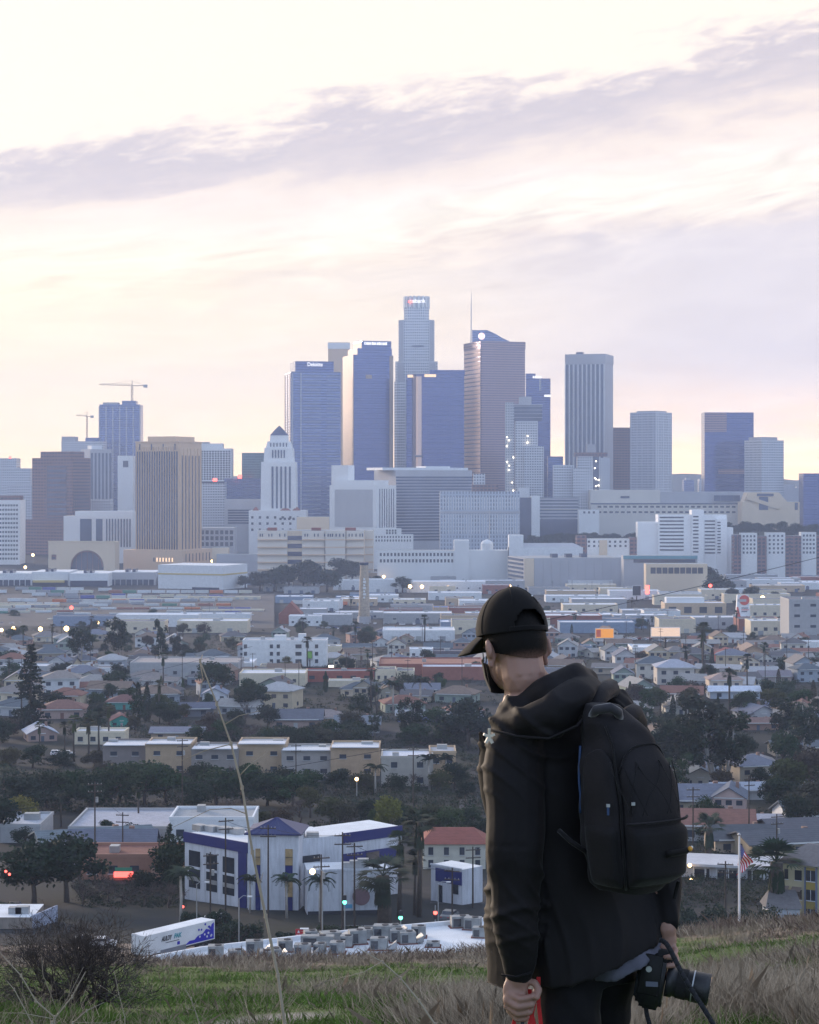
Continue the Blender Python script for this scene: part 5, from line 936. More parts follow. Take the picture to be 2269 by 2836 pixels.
def tree_mesh(kind, v):
    global rng; rng = np.random.default_rng(hash((kind, v)) % 1000 if False else sum(map(ord, kind)) * 7 + v)
    U = rng.uniform
    if kind == 'broad' or kind == 'bushy':
        H = 8.0; cl = [((0, 0, 5.0), (2.6, 2.6, 2.2))]
        for i in range(15):
            q = U(0, 6.28); rr = U(1.2, 3.3); z = U(3.0, 6.9) if kind == 'broad' else U(1.2, 5.8); s = U(.9, 1.7); k = 1 - max(0, (z - 4.6)) / 5; cl.append(((math.cos(q) * rr * k, math.sin(q) * rr * k, z), (s * 1.15, s * 1.15, s * .9)))
        C = cloud(cl, 84); me = quads('crown', leaves(C, .52), M['leaf'])
        tr = limbs([([(0, 0, -.3), (.1, 0, 1.5), (.2, .1, 3.4)], [.32, .26, .2])] + [([(.15, .05, 2.4), (c[0][0] * .6, c[0][1] * .6, c[0][2] * .85)], [.15, .05]) for c in cl[1:8]], M['bark'])
    elif kind == 'euc':
        H = 18.0; segs = []; cl = []
        for j in range(3):
            q = U(0, 6.28); top = Vector((math.cos(q) * U(.8, 2.6), math.sin(q) * U(.8, 2.6), U(11, 16))); base = Vector((U(-.3, .3), U(-.3, .3), -.3)); mid = (base + top) / 2 + Vector((U(-.5, .5), U(-.5, .5), 0)); segs.append(([base, mid, top], [.30, .2, .06]))
            for i in range(9):
                t = U(.42, 1.02); p = mid.lerp(top, (t - .5) * 2) if t > .5 else base.lerp(mid, t * 2); q2 = U(0, 6.28); e = p + Vector((math.cos(q2) * U(.8, 3.0), math.sin(q2) * U(.8, 3.0), U(.2, 1.8))); segs.append(([p, e], [.09, .03])); s = U(.9, 1.7); cl.append((tuple(e), (s, s, s * 1.15)))
        C = cloud(cl, 60); L = leaves(C, .62, -.6, 1.3); me = quads('crown', L, M['leaf']); tr = limbs(segs, M['palebark'])
    elif kind == 'conifer':
        H = 20.0; pts = []; segs = [([(0, 0, -.3), (0, 0, 10), (.1, 0, 19.6)], [.45, .28, .04])]
        for z in np.arange(1.6, 19.4, .75):
            rr = 4.4 * (1 - (z / 20) ** 1.3) * U(.7, 1.15) + .25
            for i in range(max(4, int(7 * (1 - z / 24)))):
                q = U(0, 6.28); n_ = int(26 * rr / 2 + 8); t = U(.15, 1, (n_, 1)); d = np.array([math.cos(q), math.sin(q), 0]); e = np.array([0, 0, z]) + d * rr * t + np.array([0, 0, -.10]) * rr * t ** 2; pts.append(e + rng.normal(size=(n_, 3)) * np.array([.28, .28, .2]) * (1.1 - .5 * t))
        me = quads('crown', leaves(np.concatenate(pts), .62), M['leaf']); tr = limbs(segs, M['bark'])
    elif kind == 'cypress':
        H = 11.0; z = U(.2, 11, 2300); rr = 1.25 * np.sin(np.clip(z / 11, 0, 1) ** .6 * math.pi * .97) ** .7 * np.sqrt(U(.25, 1, 2300)); q = U(0, 6.28, 2300)
        me = quads('crown', leaves(np.stack([np.cos(q) * rr, np.sin(q) * rr, z], 1), .34, 1.2), M['leaf']); tr = limbs([([(0, 0, -.3), (0, 0, 6)], [.2, .1])], M['bark'])
    elif kind == 'bare':
        H = 7.0; segs = []; tw = []
        def grow(p, d, L, r, lv):
            e = p + d * L; segs.append(([p, (p + e) / 2 + Vector(rng.normal(size=3) * L * .06), e], [r, r * .8, r * .6])) if lv < 4 else tw.append((p, e))
            if lv >= 5: return
            for i in range(3 if lv else 5):
                nd = (d + Vector(rng.normal(size=3)) * .55 + Vector((0, 0, .18))).normalized(); grow(p + d * L * U(.55, 1), nd, L * U(.55, .8), r * .55, lv + 1)
        grow(Vector((0, 0, -.2)), Vector((0, 0, 1)), 2.2, .17, 0)
        P = []
        for a, b in tw:
            s = Vector(rng.normal(size=3)).cross(b - a).normalized() * .028; P.append([a - s, a + s, b + s * .4, b - s * .4])
        me = quads('crown', np.array([[list(v) for v in q] for q in P]), M['twig']); tr = limbs(segs, M['twig'], 'trunk', 4)
    elif kind in ('fan', 'stubfan'):
        H = 12.0 if kind == 'fan' else 4.4; tr = limbs([([(0, 0, -.3), (.15, 0, H * .5), (.1, .1, H)], [.30, .22, .2] if kind == 'fan' else [.45, .42, .4])], M['bark']); P = []
        for i in range(34):
            q = U(0, 6.28); e = U(-.5, 1.25); L = U(.9, 1.3); d = np.array([math.cos(q) * math.cos(e), math.sin(q) * math.cos(e), math.sin(e)]); side = np.cross(d, [0, 0, 1.0]); side /= np.linalg.norm(side); upv = np.cross(side, d); b = np.array([.1, .1, H]); h = b + d * L
            P.append([b - side * .03, b + side * .03, h + side * .03, h - side * .03])
            for k in range(9):
                a = (k - 4) * .30; t = d * math.cos(a) + side * math.sin(a); tip = h + t * 1.05 + np.array([0, 0, -.22]); w = side * math.cos(a) * .075 - d * math.sin(a) * .075; P.append([h, h + t * .5 + w, tip, h + t * .5 - w])
        for i in range(120):
            q = U(0, 6.28); z = H - U(.2, 2.6 if kind == 'fan' else 1.6); rr = .28 + (H - z) * .05; p = np.array([.1 + math.cos(q) * rr, .1 + math.sin(q) * rr, z]); o = np.array([math.cos(q), math.sin(q), 0]); s = np.cross(o, [0, 0, 1]); P.append([p, p + s * .12 + o * .12 - [0, 0, .5], p + o * .2 - [0, 0, 1.1], p - s * .12 + o * .12 - [0, 0, .5]])
        me = quads('crown', np.array(P), M['leaf'])
    elif kind == 'feather':
        H = 7.0; tr = limbs([([(0, 0, -.3), (.1, 0, 3.5), (0, 0, H)], [.26, .2, .16])], M['palebark']); me = None
    elif kind == 'bush':
        H = 2.4; cl = [((U(-1, 1), U(-1, 1), U(.6, 1.6)), (U(.7, 1.2),) * 3) for _ in range(8)]; me = quads('crown', leaves(cloud(cl, 90), .30), M['leaf']); tr = limbs([([(0, 0, -.2), (.1, 0, .9)], [.1, .06])], M['bark'])
    return tr, me, H
def frond_mesh():
    P = []; L = 2.6
    def pt(t): return np.array([t * L * .93, 0, .75 * math.sin(t * 2.2) - 1.35 * t * t])
    for i in range(14):
        a, b = pt(i / 14), pt((i + 1) / 14); P.append([a - [0, .02, 0], a + [0, .02, 0], b + [0, .015, 0], b - [0, .015, 0]])
        for s in (-1, 1):
            for k in range(2):
                t = (i + .5 * k) / 14; c = pt(t); l = .62 * math.sin(min(1, t * 1.25 + .12) * math.pi * .95) + .1; P.append([c, c + [.14, s * l * .55, -.02], c + [.26, s * l, -.30 * l - .05], c + [.02, s * l * .55, -.07]])
    return quads('frond', np.array(P), M['leaf'])
FROND = frond_mesh()
TM = {}
def tm(kind, v):
    if (kind, v) not in TM: TM[(kind, v)] = tree_mesh(kind, v)
    return TM[(kind, v)]
TREEN = {'broad': ('broadleaf_tree', 'broadleaf tree', 'tree'), 'bushy': ('broadleaf_tree', 'low-branched leafy tree', 'tree'), 'euc': ('eucalyptus_tree', 'tall eucalyptus tree with pale trunks', 'tree'), 'conifer': ('conifer_tree', 'dark pointed conifer', 'tree'), 'cypress': ('cypress_tree', 'narrow dark cypress', 'tree'), 'bare': ('bare_tree', 'leafless brown tree', 'tree'), 'fan': ('fan_palm', 'tall fan palm', 'palm'), 'stubfan': ('fan_palm', 'short full fan palm', 'palm'), 'feather': ('feather_palm', 'arching feather palm', 'palm'), 'bush': ('bush', 'round green bush', 'bush')}
GREEN = {'dark green': (.0095, .0225, .0085), 'deep green': (.015, .037, .010), 'mid green': (.030, .055, .015), 'olive': (.046, .053, .016), 'yellow-green': (.105, .110, .020), 'brownish': (.046, .036, .020), 'grey-green': (.030, .042, .026)}
def tree(kind, x, y, h, col='dark green', label=None, wide=1.0, v=None, rz=None):
    v = random.randrange(3) if v is None else v; tr, me, H = tm(kind, v); nm, txt, cat = TREEN[kind]; s = h / H; rz = random.uniform(0, 6.28) if rz is None else rz
    r = root(nm, label or f'{col} {txt}' if kind != 'bare' else label or txt, cat, (x, y, gz(x, y) - .1), rz, None if label else 'trees on the plain', label is None); r.scale = (s * wide, s * wide, s)
    c = tuple(q * random.uniform(.85, 1.2) for q in GREEN.get(col, GREEN['dark green']))
    put(tr, 'trunk', r)
    if kind == 'feather':
        for i in range(17):
            e = random.uniform(-.5, .75); put(FROND, 'frond', r, (0, 0, H - .05), (0, -e, i * 2.4 + random.uniform(-.2, .2)), c, random.uniform(.85, 1.1))
    else: put(me, 'crown', r, color=c)
    return r
def tp(kind, px, base, hpx, col='dark green', label=None, wide=1.0, v=None, Y=None):
    Y = Y or GY(base); return tree(kind, X_(px, Y), Y, hpx * Y / F, col, label, wide, v)
random.seed(51)
tp('conifer', 85, 2035, 262, 'dark green', 'tallest dark conifer standing over the bungalows', 1.15, 0)
tp('euc', 225, 1845, 130, 'dark green', 'dense dark eucalyptus left of the gabled cottage', 1.15, 0); tp('euc', 330, 1842, 145, 'dark green', 'tallest eucalyptus beside the rail yard', 1.15, 1); tp('euc', 440, 1845, 128, 'dark green', 'slender eucalyptus right of the gabled cottage', .7, 2); tp('euc', 490, 1845, 105, 'grey-green', 'smaller eucalyptus with pale trunk by the market hall', .8, 0)
tp('broad', 595, 1930, 98, 'deep green', 'round dense green tree right of the market hall', 1.3, 0); tp('broad', 697, 1975, 84, 'dark green', 'wide dark dome tree below the shop row', 1.4, 1); tp('bushy', 320, 1912, 64, 'deep green', 'spreading green tree behind the white house', 1.3, 0); tp('broad', 160, 1885, 46, 'dark green', 'dark round tree beside the conifer', 1.1)
tp('cypress', 383, 1995, 105, 'dark green', 'first of two dark cypresses by the turquoise house', 1.1, 0); tp('cypress', 407, 1998, 102, 'dark green', 'second of two dark cypresses by the turquoise house', 1.2, 1); tp('cypress', 1208, 1918, 46, 'dark green', 'small lone cypress below the brick warehouse', .8, 1); tp('cypress', 1968, 1910, 70, 'dark green', 'dark cypress beside the cream two-storey house', 1.3, 0)
tp('bushy', 645, 1800, 44, 'olive', 'olive tree at the corner of the white apartment block'); tp('bushy', 690, 1842, 30, 'deep green', 'dark bush before the white apartment block', 1.3); tp('bushy', 795, 1846, 34, 'yellow-green', 'pale green tree before the apartment windows', 1.1); tp('broad', 960, 1868, 50, 'dark green', 'dark tree behind the brick shop row', 1.2); tp('broad', 1010, 1800, 60, 'brownish', 'brownish tree left of the pyramid roofs', 1.1)
tp('feather', 1090, 1975, 80, 'dark green', 'left of two date palms above the blue house', 1.2); tp('feather', 1165, 1965, 78, 'dark green', 'right of two date palms above the blue house', 1.2)
tp('broad', 1300, 2075, 150, 'dark green', 'massive dark tree left of the jacket shoulder', 1.2, 2); tp('broad', 1225, 2070, 70, 'deep green', 'green tree beside the massive dark tree', 1.3); tp('bushy', 990, 2055, 56, 'dark green', 'round bush before the grey long-roofed house', 1.3)
for px, b, h, c in ((1790, 2185, 200, 'dark green'), (1860, 2190, 240, 'grey-green'), (1905, 2195, 255, 'dark green'), (1980, 2195, 270, 'grey-green'), (2010, 2190, 240, 'dark green'), (2230, 2110, 180, 'grey-green'), (2180, 2070, 150, 'dark green')): tp('euc', px, b, h, c, None, 1.35)
for px, b, h, c in ((1760, 1960, 75, 'brownish'), (1830, 1980, 80, 'olive'), (1900, 1985, 84, 'brownish'), (1960, 2000, 70, 'dark green'), (2060, 1990, 80, 'deep green'), (2140, 1985, 80, 'olive'), (2210, 1990, 84, 'deep green'), (2250, 2060, 90, 'dark green'), (1830, 2080, 110, 'dark green'), (1930, 2100, 120, 'dark green'), (2060, 2110, 90, 'dark green'), (2170, 2130, 100, 'deep green'), (2240, 2200, 130, 'brownish'), (2190, 2225, 130, 'olive'), (2255, 2290, 140, 'brownish'), (2150, 2250, 100, 'dark green'), (2215, 2310, 110, 'dark green'), (2000, 2200, 70, 'brownish'), (2110, 2180, 60, 'dark green'), (1990, 2275, 46, 'dark green'), (1960, 2330, 60, 'dark green'), (1930, 2325, 44, 'deep green')): tp('broad', px, b, h, c, None, 1.15)
# left and middle foreground belt
for px, b, h, c, w in ((60, 2300, 110, 'yellow-green', 1.35), (0, 2330, 130, 'dark green', 1.2), (45, 2260, 140, 'dark green', 1.4), (130, 2240, 120, 'dark green', 1.3), (190, 2235, 112, 'deep green', 1.3), (250, 2250, 120, 'dark green', 1.2), (330, 2225, 128, 'deep green', 1.3), (400, 2228, 120, 'mid green', 1.2), (460, 2225, 118, 'deep green', 1.2), (540, 2260, 100, 'dark green', 1.2), (600, 2230, 122, 'deep green', 1.3), (670, 2225, 112, 'deep green', 1.3), (740, 2232, 104, 'dark green', 1.3), (810, 2235, 96, 'deep green', 1.3), (860, 2265, 90, 'olive', 1.0), (915, 2290, 96, 'olive', 1.0), (960, 2300, 80, 'brownish', 1.1), (1075, 2315, 110, 'yellow-green', .9), (1045, 2312, 80, 'mid green', .8), (1130, 2300, 80, 'deep green', 1.2), (1190, 2300, 86, 'olive', 1.2), (1240, 2305, 84, 'mid green', 1.2), (1310, 2290, 70, 'deep green', 1.1), (1290, 2220, 60, 'dark green', 1.2), (1215, 2190, 70, 'olive', 1.1), (90, 2130, 70, 'dark green', 1.3), (170, 2125, 60, 'dark green', 1.4), (260, 2130, 60, 'brownish', 1.2), (30, 2120, 60, 'olive', 1.2), (20, 2040, 60, 'brownish', 1.2), (360, 2330, 60, 'dark green', 1.2), (240, 2345, 56, 'deep green', 1.2), (70, 2340, 60, 'dark green', 1.2), (655, 2310, 60, 'dark green', 1.0), (720, 2300, 60, 'olive', 1.2), (780, 2295, 66, 'brownish', 1.2), (1010, 2280, 70, 'dark green', 1.2)): tp(random.choice(['broad', 'bushy']), px, b, h, c, None, w)
for px, b, h in ((545, 2240, 110), (620, 2290, 120), (830, 2280, 110), (1140, 2180, 60), (300, 2500, 120), (400, 2515, 120), (470, 2520, 110), (230, 2510, 100), (340, 2510, 110), (700, 2060, 60), (640, 2060, 60), (800, 2062, 60), (960, 1765, 50), (1210, 1760, 40)): tp('bare', px, b, h, label=None, wide=1.3)
for px, b, h, c, w, lb in ((95, 2505, 175, 'dark green', 1.25, 'huge dark tree left of the glowing sign'), (185, 2500, 190, 'dark green', 1.2, 'huge dark green tree beside the glowing sign'), (480, 2460, 170, 'dark green', .8, 'dark upright tree beside the blue-white building')): tp('broad' if px != 480 else 'bushy', px, b, h, c, lb, w)
tp('conifer', 470, 2445, 170, 'dark green', 'dark conifer left of the blue-white building', 1.1, 1); tp('bushy', 395, 2470, 70, 'dark green', 'dark shrub tree under the restaurant', 1.2)
tp('broad', 300, 2318, 50, 'dark green', 'dark tree on the broad grey roof line', 1.2); tp('bushy', 395, 2345, 60, 'dark green', 'dark small tree behind the slate roof', 1.2)
# belt behind the terrace, jail trees, park trees on the slope
for i in range(30): tp('bushy', random.uniform(540, 1330), random.uniform(2052, 2068), random.uniform(40, 66), random.choice(['dark green', 'dark green', 'deep green', 'brownish']), None, 1.5)
for px, b, h in ((720, 1637, 60), (760, 1638, 66), (800, 1640, 78), (840, 1640, 82), (870, 1638, 90), (905, 1640, 70), (945, 1620, 74), (975, 1612, 66), (1040, 1630, 40), (1115, 1642, 46), (1090, 1602, 50), (1130, 1602, 44), (1180, 1600, 40), (1210, 1600, 50), (1262, 1602, 50), (1290, 1606, 34)): tp('broad', px, b, h, 'dark green', None, 1.25)
for px, b, h in ((590, 1545, 30), (40, 1560, 40), (640, 1620, 34), (680, 1630, 40), (1960, 1640, 80), (1990, 1652, 70), (2030, 1668, 40), (2080, 1668, 46), (2150, 1668, 30)): tp('broad', px, b, h, 'dark green', None, 1.3)
for i in range(46):
    px = 1440 + i * 18.5 + random.uniform(-6, 6); b = float(np.interp(px, [1400, 1540, 1760, 1860, 1960, 2160, 2300], [1540, 1500, 1510, 1490, 1466, 1482, 1486])) + random.uniform(-2, 14)
    if 1775 < px < 1925: continue
    Y = random.uniform(2640, 2700); o = tree('broad', X_(px, Y), Y, random.uniform(26, 46) * Y / F, 'dark green', None, 1.35); o.location.z = Z_(b, Y) - 2
# palms
for px, b, h, k in ((205, 2110, 115, 'fan'), (245, 2112, 110, 'fan'), (180, 2100, 90, 'fan'), (275, 2095, 118, 'fan'), (110, 2090, 80, 'fan'), (300, 2060, 100, 'fan'), (440, 1985, 90, 'fan'), (25, 1900, 70, 'fan'), (840, 1800, 80, 'fan'), (985, 1800, 70, 'fan'), (1590, 1745, 40, 'fan'), (1782, 1750, 38, 'fan'), (1806, 1750, 38, 'fan'), (1950, 1870, 130, 'fan'), (1900, 1890, 90, 'fan'), (1945, 1860, 90, 'fan'), (765, 1640, 40, 'fan'), (65, 1800, 60, 'fan'), (145, 1795, 60, 'fan'), (385, 2290, 110, 'fan'), (170, 2290, 90, 'fan'), (10, 2240, 110, 'fan'), (1900, 1540, 46, 'fan'), (1040, 2200, 76, 'feather'), (1190, 2190, 90, 'feather'), (1235, 2180, 80, 'feather'), (1750, 1700, 40, 'fan'), (2145, 2545, 160, 'stubfan')): tp(k, px, b, h, random.choice(['grey-green', 'dark green', 'olive']), None, 1.25)
for px, b, h, k, lb, w in ((795, 2548, 112, 'feather', 'arching feather palm before the blue corner tower', 1.1), (888, 2558, 122, 'feather', 'arching feather palm under the lit street lamp', 1.1), (692, 2535, 100, 'feather', 'feather palm at the blue column of the wing', 1.0), (500, 2570, 150, 'feather', 'feather palm in front of the dark hedge', 1.0), (1160, 2545, 270, 'fan', 'tallest fan palm between the two white buildings', 1.2), (1105, 2545, 215, 'fan', 'fan palm with shaggy skirt beside the tallest palm', 1.3), (1148, 2540, 165, 'fan', 'middle fan palm of the cluster', 1.3), (1065, 2575, 150, 'stubfan', 'short bushy fan palm before the white wall', 1.35), (1965, 2400, 110, 'stubfan', 'dark palm behind the motel roof', 1.0)): tp(k, px, b, h, 'grey-green', lb, w)
# random trees between the houses
random.seed(61); n = 0
for _ in range(2500):
    py = random.choice([random.uniform(1745, 2060), random.uniform(1800, 2060), random.uniform(2000, 2340), random.uniform(1650, 1780)]); px = random.uniform(-30, 2290)
    if 1330 < px < 1720 and py > 1850: continue
    if py > 2060 and px < 1320: continue
    if py < 1745 and random.random() < .8: continue
    Y = GY(py); x = X_(px, Y)
    if not free(x, Y, 1.6): continue
    k = random.choice(['broad', 'broad', 'bushy', 'bushy', 'bushy', 'bare', 'broad', 'fan', 'cypress'] if py < 2000 else ['broad', 'broad', 'bushy', 'euc', 'bare']); h = random.uniform(5, 9.5) * (1.7 if k in ('fan', 'euc') else 1.0)
    tree(k, x, Y, h, random.choice(['dark green', 'dark green', 'deep green', 'deep green', 'mid green', 'olive', 'brownish', 'grey-green']), None, random.uniform(1.0, 1.4)); OCC.append((x, Y, 2.2)); n += 1
    if n > 190: break
# ---------------------------------------------------------------- utility poles
def pole_meshes():
    p = MB().cyl((0, 0), .17, .11, -.5, 12, 8).mesh('pole', M['wood']); c = MB().box(-1.25, 1.25, -.07, .07, -.08, .08, bottom=True).mesh('crossarm', M['wood']); i = MB().cyl((0, 0), .05, .04, 0, .22, 6).mesh('insulator', M['metal']); t = MB().cyl((0, 0), .25, .25, 0, .9, 10).mesh('transformer', M['metal']); return p, c, i, t
PM = pole_meshes()
def upole(px, top, base, label=None, Y=None, arms=2, tr=False):
    Y = Y or GY(base); x = X_(px, Y); g0 = gz(x, Y); h = Z_(top, Y) - g0; r = root('utility_pole', label or 'wooden utility pole', 'utility pole', (x, Y, g0), random.uniform(-.5, .5), 'utility poles', label is None); k = h / 12
    put(PM[0], 'pole', r, (0, 0, 0), 0, None, (1, 1, k))
    for a in range(arms):
        c = put(PM[1], 'crossarm', r, (0, -.2, h - .5 - 1.3 * a))
        for xx in (-1.1, -.5, .5, 1.1): put(PM[2], 'insulator', c, (xx, 0, .08))
    if tr: put(PM[3], 'transformer', r, (.35, -.1, h - 3.6))
    return Vector((x, Y, g0 + h - .4))
PT = {}
for i, (px, top, base, lb) in enumerate(((263, 2165, 2450, 'dark utility pole left of the glowing restaurant sign'), (625, 2265, 2538, 'dark utility pole crossing the blue-white wing'), (743, 2285, 2546, 'utility pole with crossarms before the corner tower'), (890, 2367, 2588, 'utility pole beside the lit street lamp'), (949, 2305, 2580, 'thick dark utility pole in front of the low white wall'), (982, 2335, 2578, 'utility pole just right of the thick dark one'), (1042, 2307, 2440, 'pale utility pole behind the short palm'), (1253, 2404, 2552, 'utility pole at the small blue-white annex'), (1310, 2345, 2520, 'brown utility pole beside the jacket sleeve'), (583, 2360, 2566, 'utility pole left of the corner tower, pale foot'), (1920, 2180, 2385, 'dark utility pole right of the backpack'), (2075, 2150, 2345, 'dark utility pole among the house roofs'), (2152, 2255, 2395, 'brown utility pole before the charcoal roof'), (2010, 2385, 2560, 'brown pole in front of the motel'), (340, 2250, 2400, 'thin utility pole over the grey roof'), (505, 2045, 2270, 'tall thin pole before the terrace'), (1145, 2070, 2260, 'dark pole before the pale terrace block'), (820, 2060, 2200, 'thin pole crossing the terrace roof'))):
    PT[i] = upole(px, top, base, lb, None if base < 2545 else None, 2, i % 3 == 0)
random.seed(71)
for px, py in ((60, 1905), (170, 1780), (250, 1850), (430, 1870), (505, 1900), (668, 1895), (700, 1890), (790, 1900), (828, 1905), (960, 1880), (1032, 1870), (1085, 1850), (1130, 1900), (1220, 1830), (1280, 1905), (1530, 1640), (1585, 1640), (1640, 1645), (1690, 1650), (1735, 1790), (1830, 1800), (1900, 1830), (2010, 1870), (2060, 1820), (2120, 1900), (2180, 1840), (1800, 1780), (1990, 1760), (530, 1720), (580, 1720), (640, 1715), (470, 1790), (940, 1730), (1000, 1880), (1060, 1760), (1170, 1800), (2240, 1850), (1760, 1880), (1850, 1740), (1955, 1900)): upole(px, py - random.uniform(11, 15) * F / GY(py), py, None, None, random.choice([1, 2]))
def wire(a, b, sag, rad, label):
    a, b = Vector(a), Vector(b); P = [a.lerp(b, t) - Vector((0, 0, sag * 4 * t * (1 - t))) for t in np.linspace(0, 1, 25)]
    o = MB().tube(P, rad, 4).build('overhead_wire', M['dark']); tag(o, label, 'wire', 'overhead wires')
wire(PT[0], PT[14], .8, .03, 'overhead wire between the two poles over the grey roof'); wire(PT[1], PT[2], .6, .03, 'wire crossing in front of the corner tower'); wire(PT[2], PT[4], .6, .03, 'wire from the crossarm pole to the thick dark pole'); wire(PT[4], PT[5], .2, .03, 'short wire between the two dark poles'); wire(PT[5], PT[7], .8, .03, 'wire running to the annex pole')
def wpx(px0, py0, px1, py1, Y, lb, rad=.028): wire((X_(px0, Y), Y, Z_(py0, Y)), (X_(px1, Y), Y, Z_(py1, Y)), .5, rad, lb)
wpx(-80, 2260, 1420, 2010, 250, 'long wire sloping across the terrace trees'); wpx(1500, 1720, 2400, 1510, 500, 'dark cable sloping across the plain at far right', .07); wpx(-80, 1968, 700, 1790, 420, 'thin wire crossing the tall conifer', .03); wpx(1780, 1970, 2400, 1870, 300, 'thin wire above the eucalyptus grove', .02)

# low growth between the houses: too much to count
def undergrowth(name, n, ylo, yhi, col, size, sel=None):
    P = []; k = 0
    for _ in range(n * 6):
        py = random.uniform(ylo, yhi); px = random.uniform(-60, 2330); Y = GY(py); x = X_(px, Y)
        if sel and not sel(px, py): continue
        if mnoise.noise((x * .02, Y * .012, 2.0)) < -.12: continue
        if any((x - a) ** 2 + (Y - b) ** 2 < (c * .9) ** 2 for a, b, c in OCC): continue
        s = random.uniform(.5, 1.5) * size; m_ = int(26 * s / size) + 8; C = np.array([x, Y, gz(x, Y) + .4 * s]) + rdir(m_) * rng.uniform(.3, 1, (m_, 1)) * np.array([s * 1.6, s * 1.3, s * .75]); P.append(leaves(C, .42 * size)); k += 1
        if k >= n: break
    o = put(quads(name, np.concatenate(P), M['leaf']), name, color=col); tag(o, None, None, kind='stuff')
random.seed(77)
nost = lambda px, py: not (py > 2500 and 1080 < px < 1400)
undergrowth('undergrowth', 2600, 1760, 2330, (.015, .029, .012), 1.3); undergrowth('undergrowth', 1500, 1780, 2330, (.034, .034, .019), 1.2); undergrowth('undergrowth', 900, 1780, 2330, (.046, .036, .027), 1.0); undergrowth('undergrowth', 500, 1640, 1780, (.018, .024, .016), 1.6)
undergrowth('undergrowth', 520, 2330, 2520, (.020, .030, .014), .9, lambda px, py: px < 505 or px > 1860); undergrowth('undergrowth', 260, 2330, 2510, (.046, .036, .03), .8, lambda px, py: px < 505 or px > 1860)

random.seed(88)
for px, b, h, k, c in ((300, 2160, 62, 'bushy', 'brownish'), (360, 2165, 66, 'bushy', 'deep green'), (445, 2162, 56, 'bushy', 'dark green'), (520, 2168, 72, 'bare', 'x'), (560, 2170, 70, 'bushy', 'dark green'), (640, 2170, 76, 'bare', 'x'), (700, 2172, 60, 'bushy', 'olive'), (780, 2176, 64, 'bushy', 'dark green'), (850, 2190, 70, 'bushy', 'deep green'), (930, 2200, 74, 'broad', 'dark green'), (1010, 2195, 70, 'bushy', 'olive'), (1090, 2190, 56, 'bushy', 'dark green'), (1260, 2185, 74, 'broad', 'dark green'), (560, 2330, 50, 'bushy', 'dark green'), (1330, 2330, 60, 'broad', 'dark green')): tp(k, px, b, h, c, None, 1.3)
# ================================================================ the street below the hill
class Wall:
    """upright block standing between two plan points, its front face along the line from A to B"""
    def __init__(s, r, name, pa, Ya, pb, Yb, ztop, zbase, depth, m, roof=None, color=None):
        s.r = r; a = Vector((X_(pa, Ya), Ya)); b = Vector((X_(pb, Yb), Yb)); s.L = (b - a).length; s.ang = math.atan2(b.y - a.y, b.x - a.x); s.o = Vector((a.x, a.y, zbase)) - r.location; s.h = ztop - zbase; s.pa, s.Ya, s.pb, s.Yb, s.zb = pa, Ya, pb, Yb, zbase
        s.body = MB().box(0, s.L, 0, depth, 0, s.h, 0, 1).build(name, [m, roof or m], r, s.o, s.ang, color=color)
    def t(s, px):                               # distance along the wall at photograph column px
        f = (px - s.pa) / (s.pb - s.pa); d = s.Ya + (s.Yb - s.Ya) * f; return s.L * f
    def z(s, py, px=None): return Z_(py, s.Ya + (s.Yb - s.Ya) * ((px or s.pa) - s.pa) / (s.pb - s.pa)) - s.zb
    def add(s, part, x0, x1, z0, z1, m, proud=.12, color=None, back=.02):
        return MB().box(x0, x1, -proud, back, z0, z1, bottom=True).build(part, m, s.r, s.o, s.ang, color=color)
M['navy'] = plain('navy_paint', (.014, .021, .135), .5, .12, .4); M['wallw'] = plain('painted_white_wall', (.56, .58, .63), .7, .12, .25, streak=.3); M['roofw'] = plain('white_roof_membrane', (.68, .70, .72), .6, .14, .3)
M['bglass'] = plain('tinted_glass', (.03, .035, .045), .1, .4, .5, spec=.8); M['amber'] = plain('amber_curtain', (.34, .24, .12), .6, .4, 1.0)
r = root('corner_building', 'white office building with navy blue bands and pyramid-roofed corner tower', 'building', (X_(687, 340), 340, -70.4))
w = Wall(r, 'wing', 512, 352, 687, 341, -59.4, -70.6, 9, M['wallw'], M['roofw'])
w.add('navy_band', -.1, w.L + .1, w.h - 1.35, w.h + .35, M['navy'], .25); w.add('navy_column', w.L * .86, w.L * .985, 0, w.h - 1.3, M['navy'], .2)
for a, b in ((.07, .25), (.35, .52), (.61, .79)):
    w.add('window', w.L * a, w.L * b, w.h - 8.8, w.h - 2.6, M['bglass'], .06); w.add('window_ledge', w.L * a - .1, w.L * b + .1, w.h - 5.6, w.h - 5.2, M['wallw'], .14); w.add('spandrel', w.L * a, w.L * b, w.h - 7.6, w.h - 6.9, M['metal'], .1)
for i in range(4): MB().box(-1.1, 1.1, -.8, .8, 0, 1.0).build('roof_unit', M['metal'], r, w.o + Vector((2.2 + 2.2 * i, 3.2 - 1.2 * i, w.h)), w.ang)
w = Wall(r, 'corner_tower', 687, 339.2, 827, 338.5, -57.4, -70.6, 8.2, M['wallw'], M['roofw'])
for a, b in ((.15, .245), (.74, .885)):
    for k, (z0, z1, m_) in enumerate(((8.3, 11.0, M['amber']), (5.9, 8.3, M['navy']), (3.2, 5.9, M['amber'] if a > .5 else M['navy']), (.2, 3.2, M['navy']))): w.add('window' if m_ is M['amber'] else 'navy_panel', w.L * a, w.L * b, z0, z1 - .05, m_, .14)
    for zz in (3.2, 5.9, 8.3, 9.6): w.add('mullion', w.L * a, w.L * b, zz - .04, zz + .04, M['dark'], .2)
p = MB(); e = .55; L = w.L
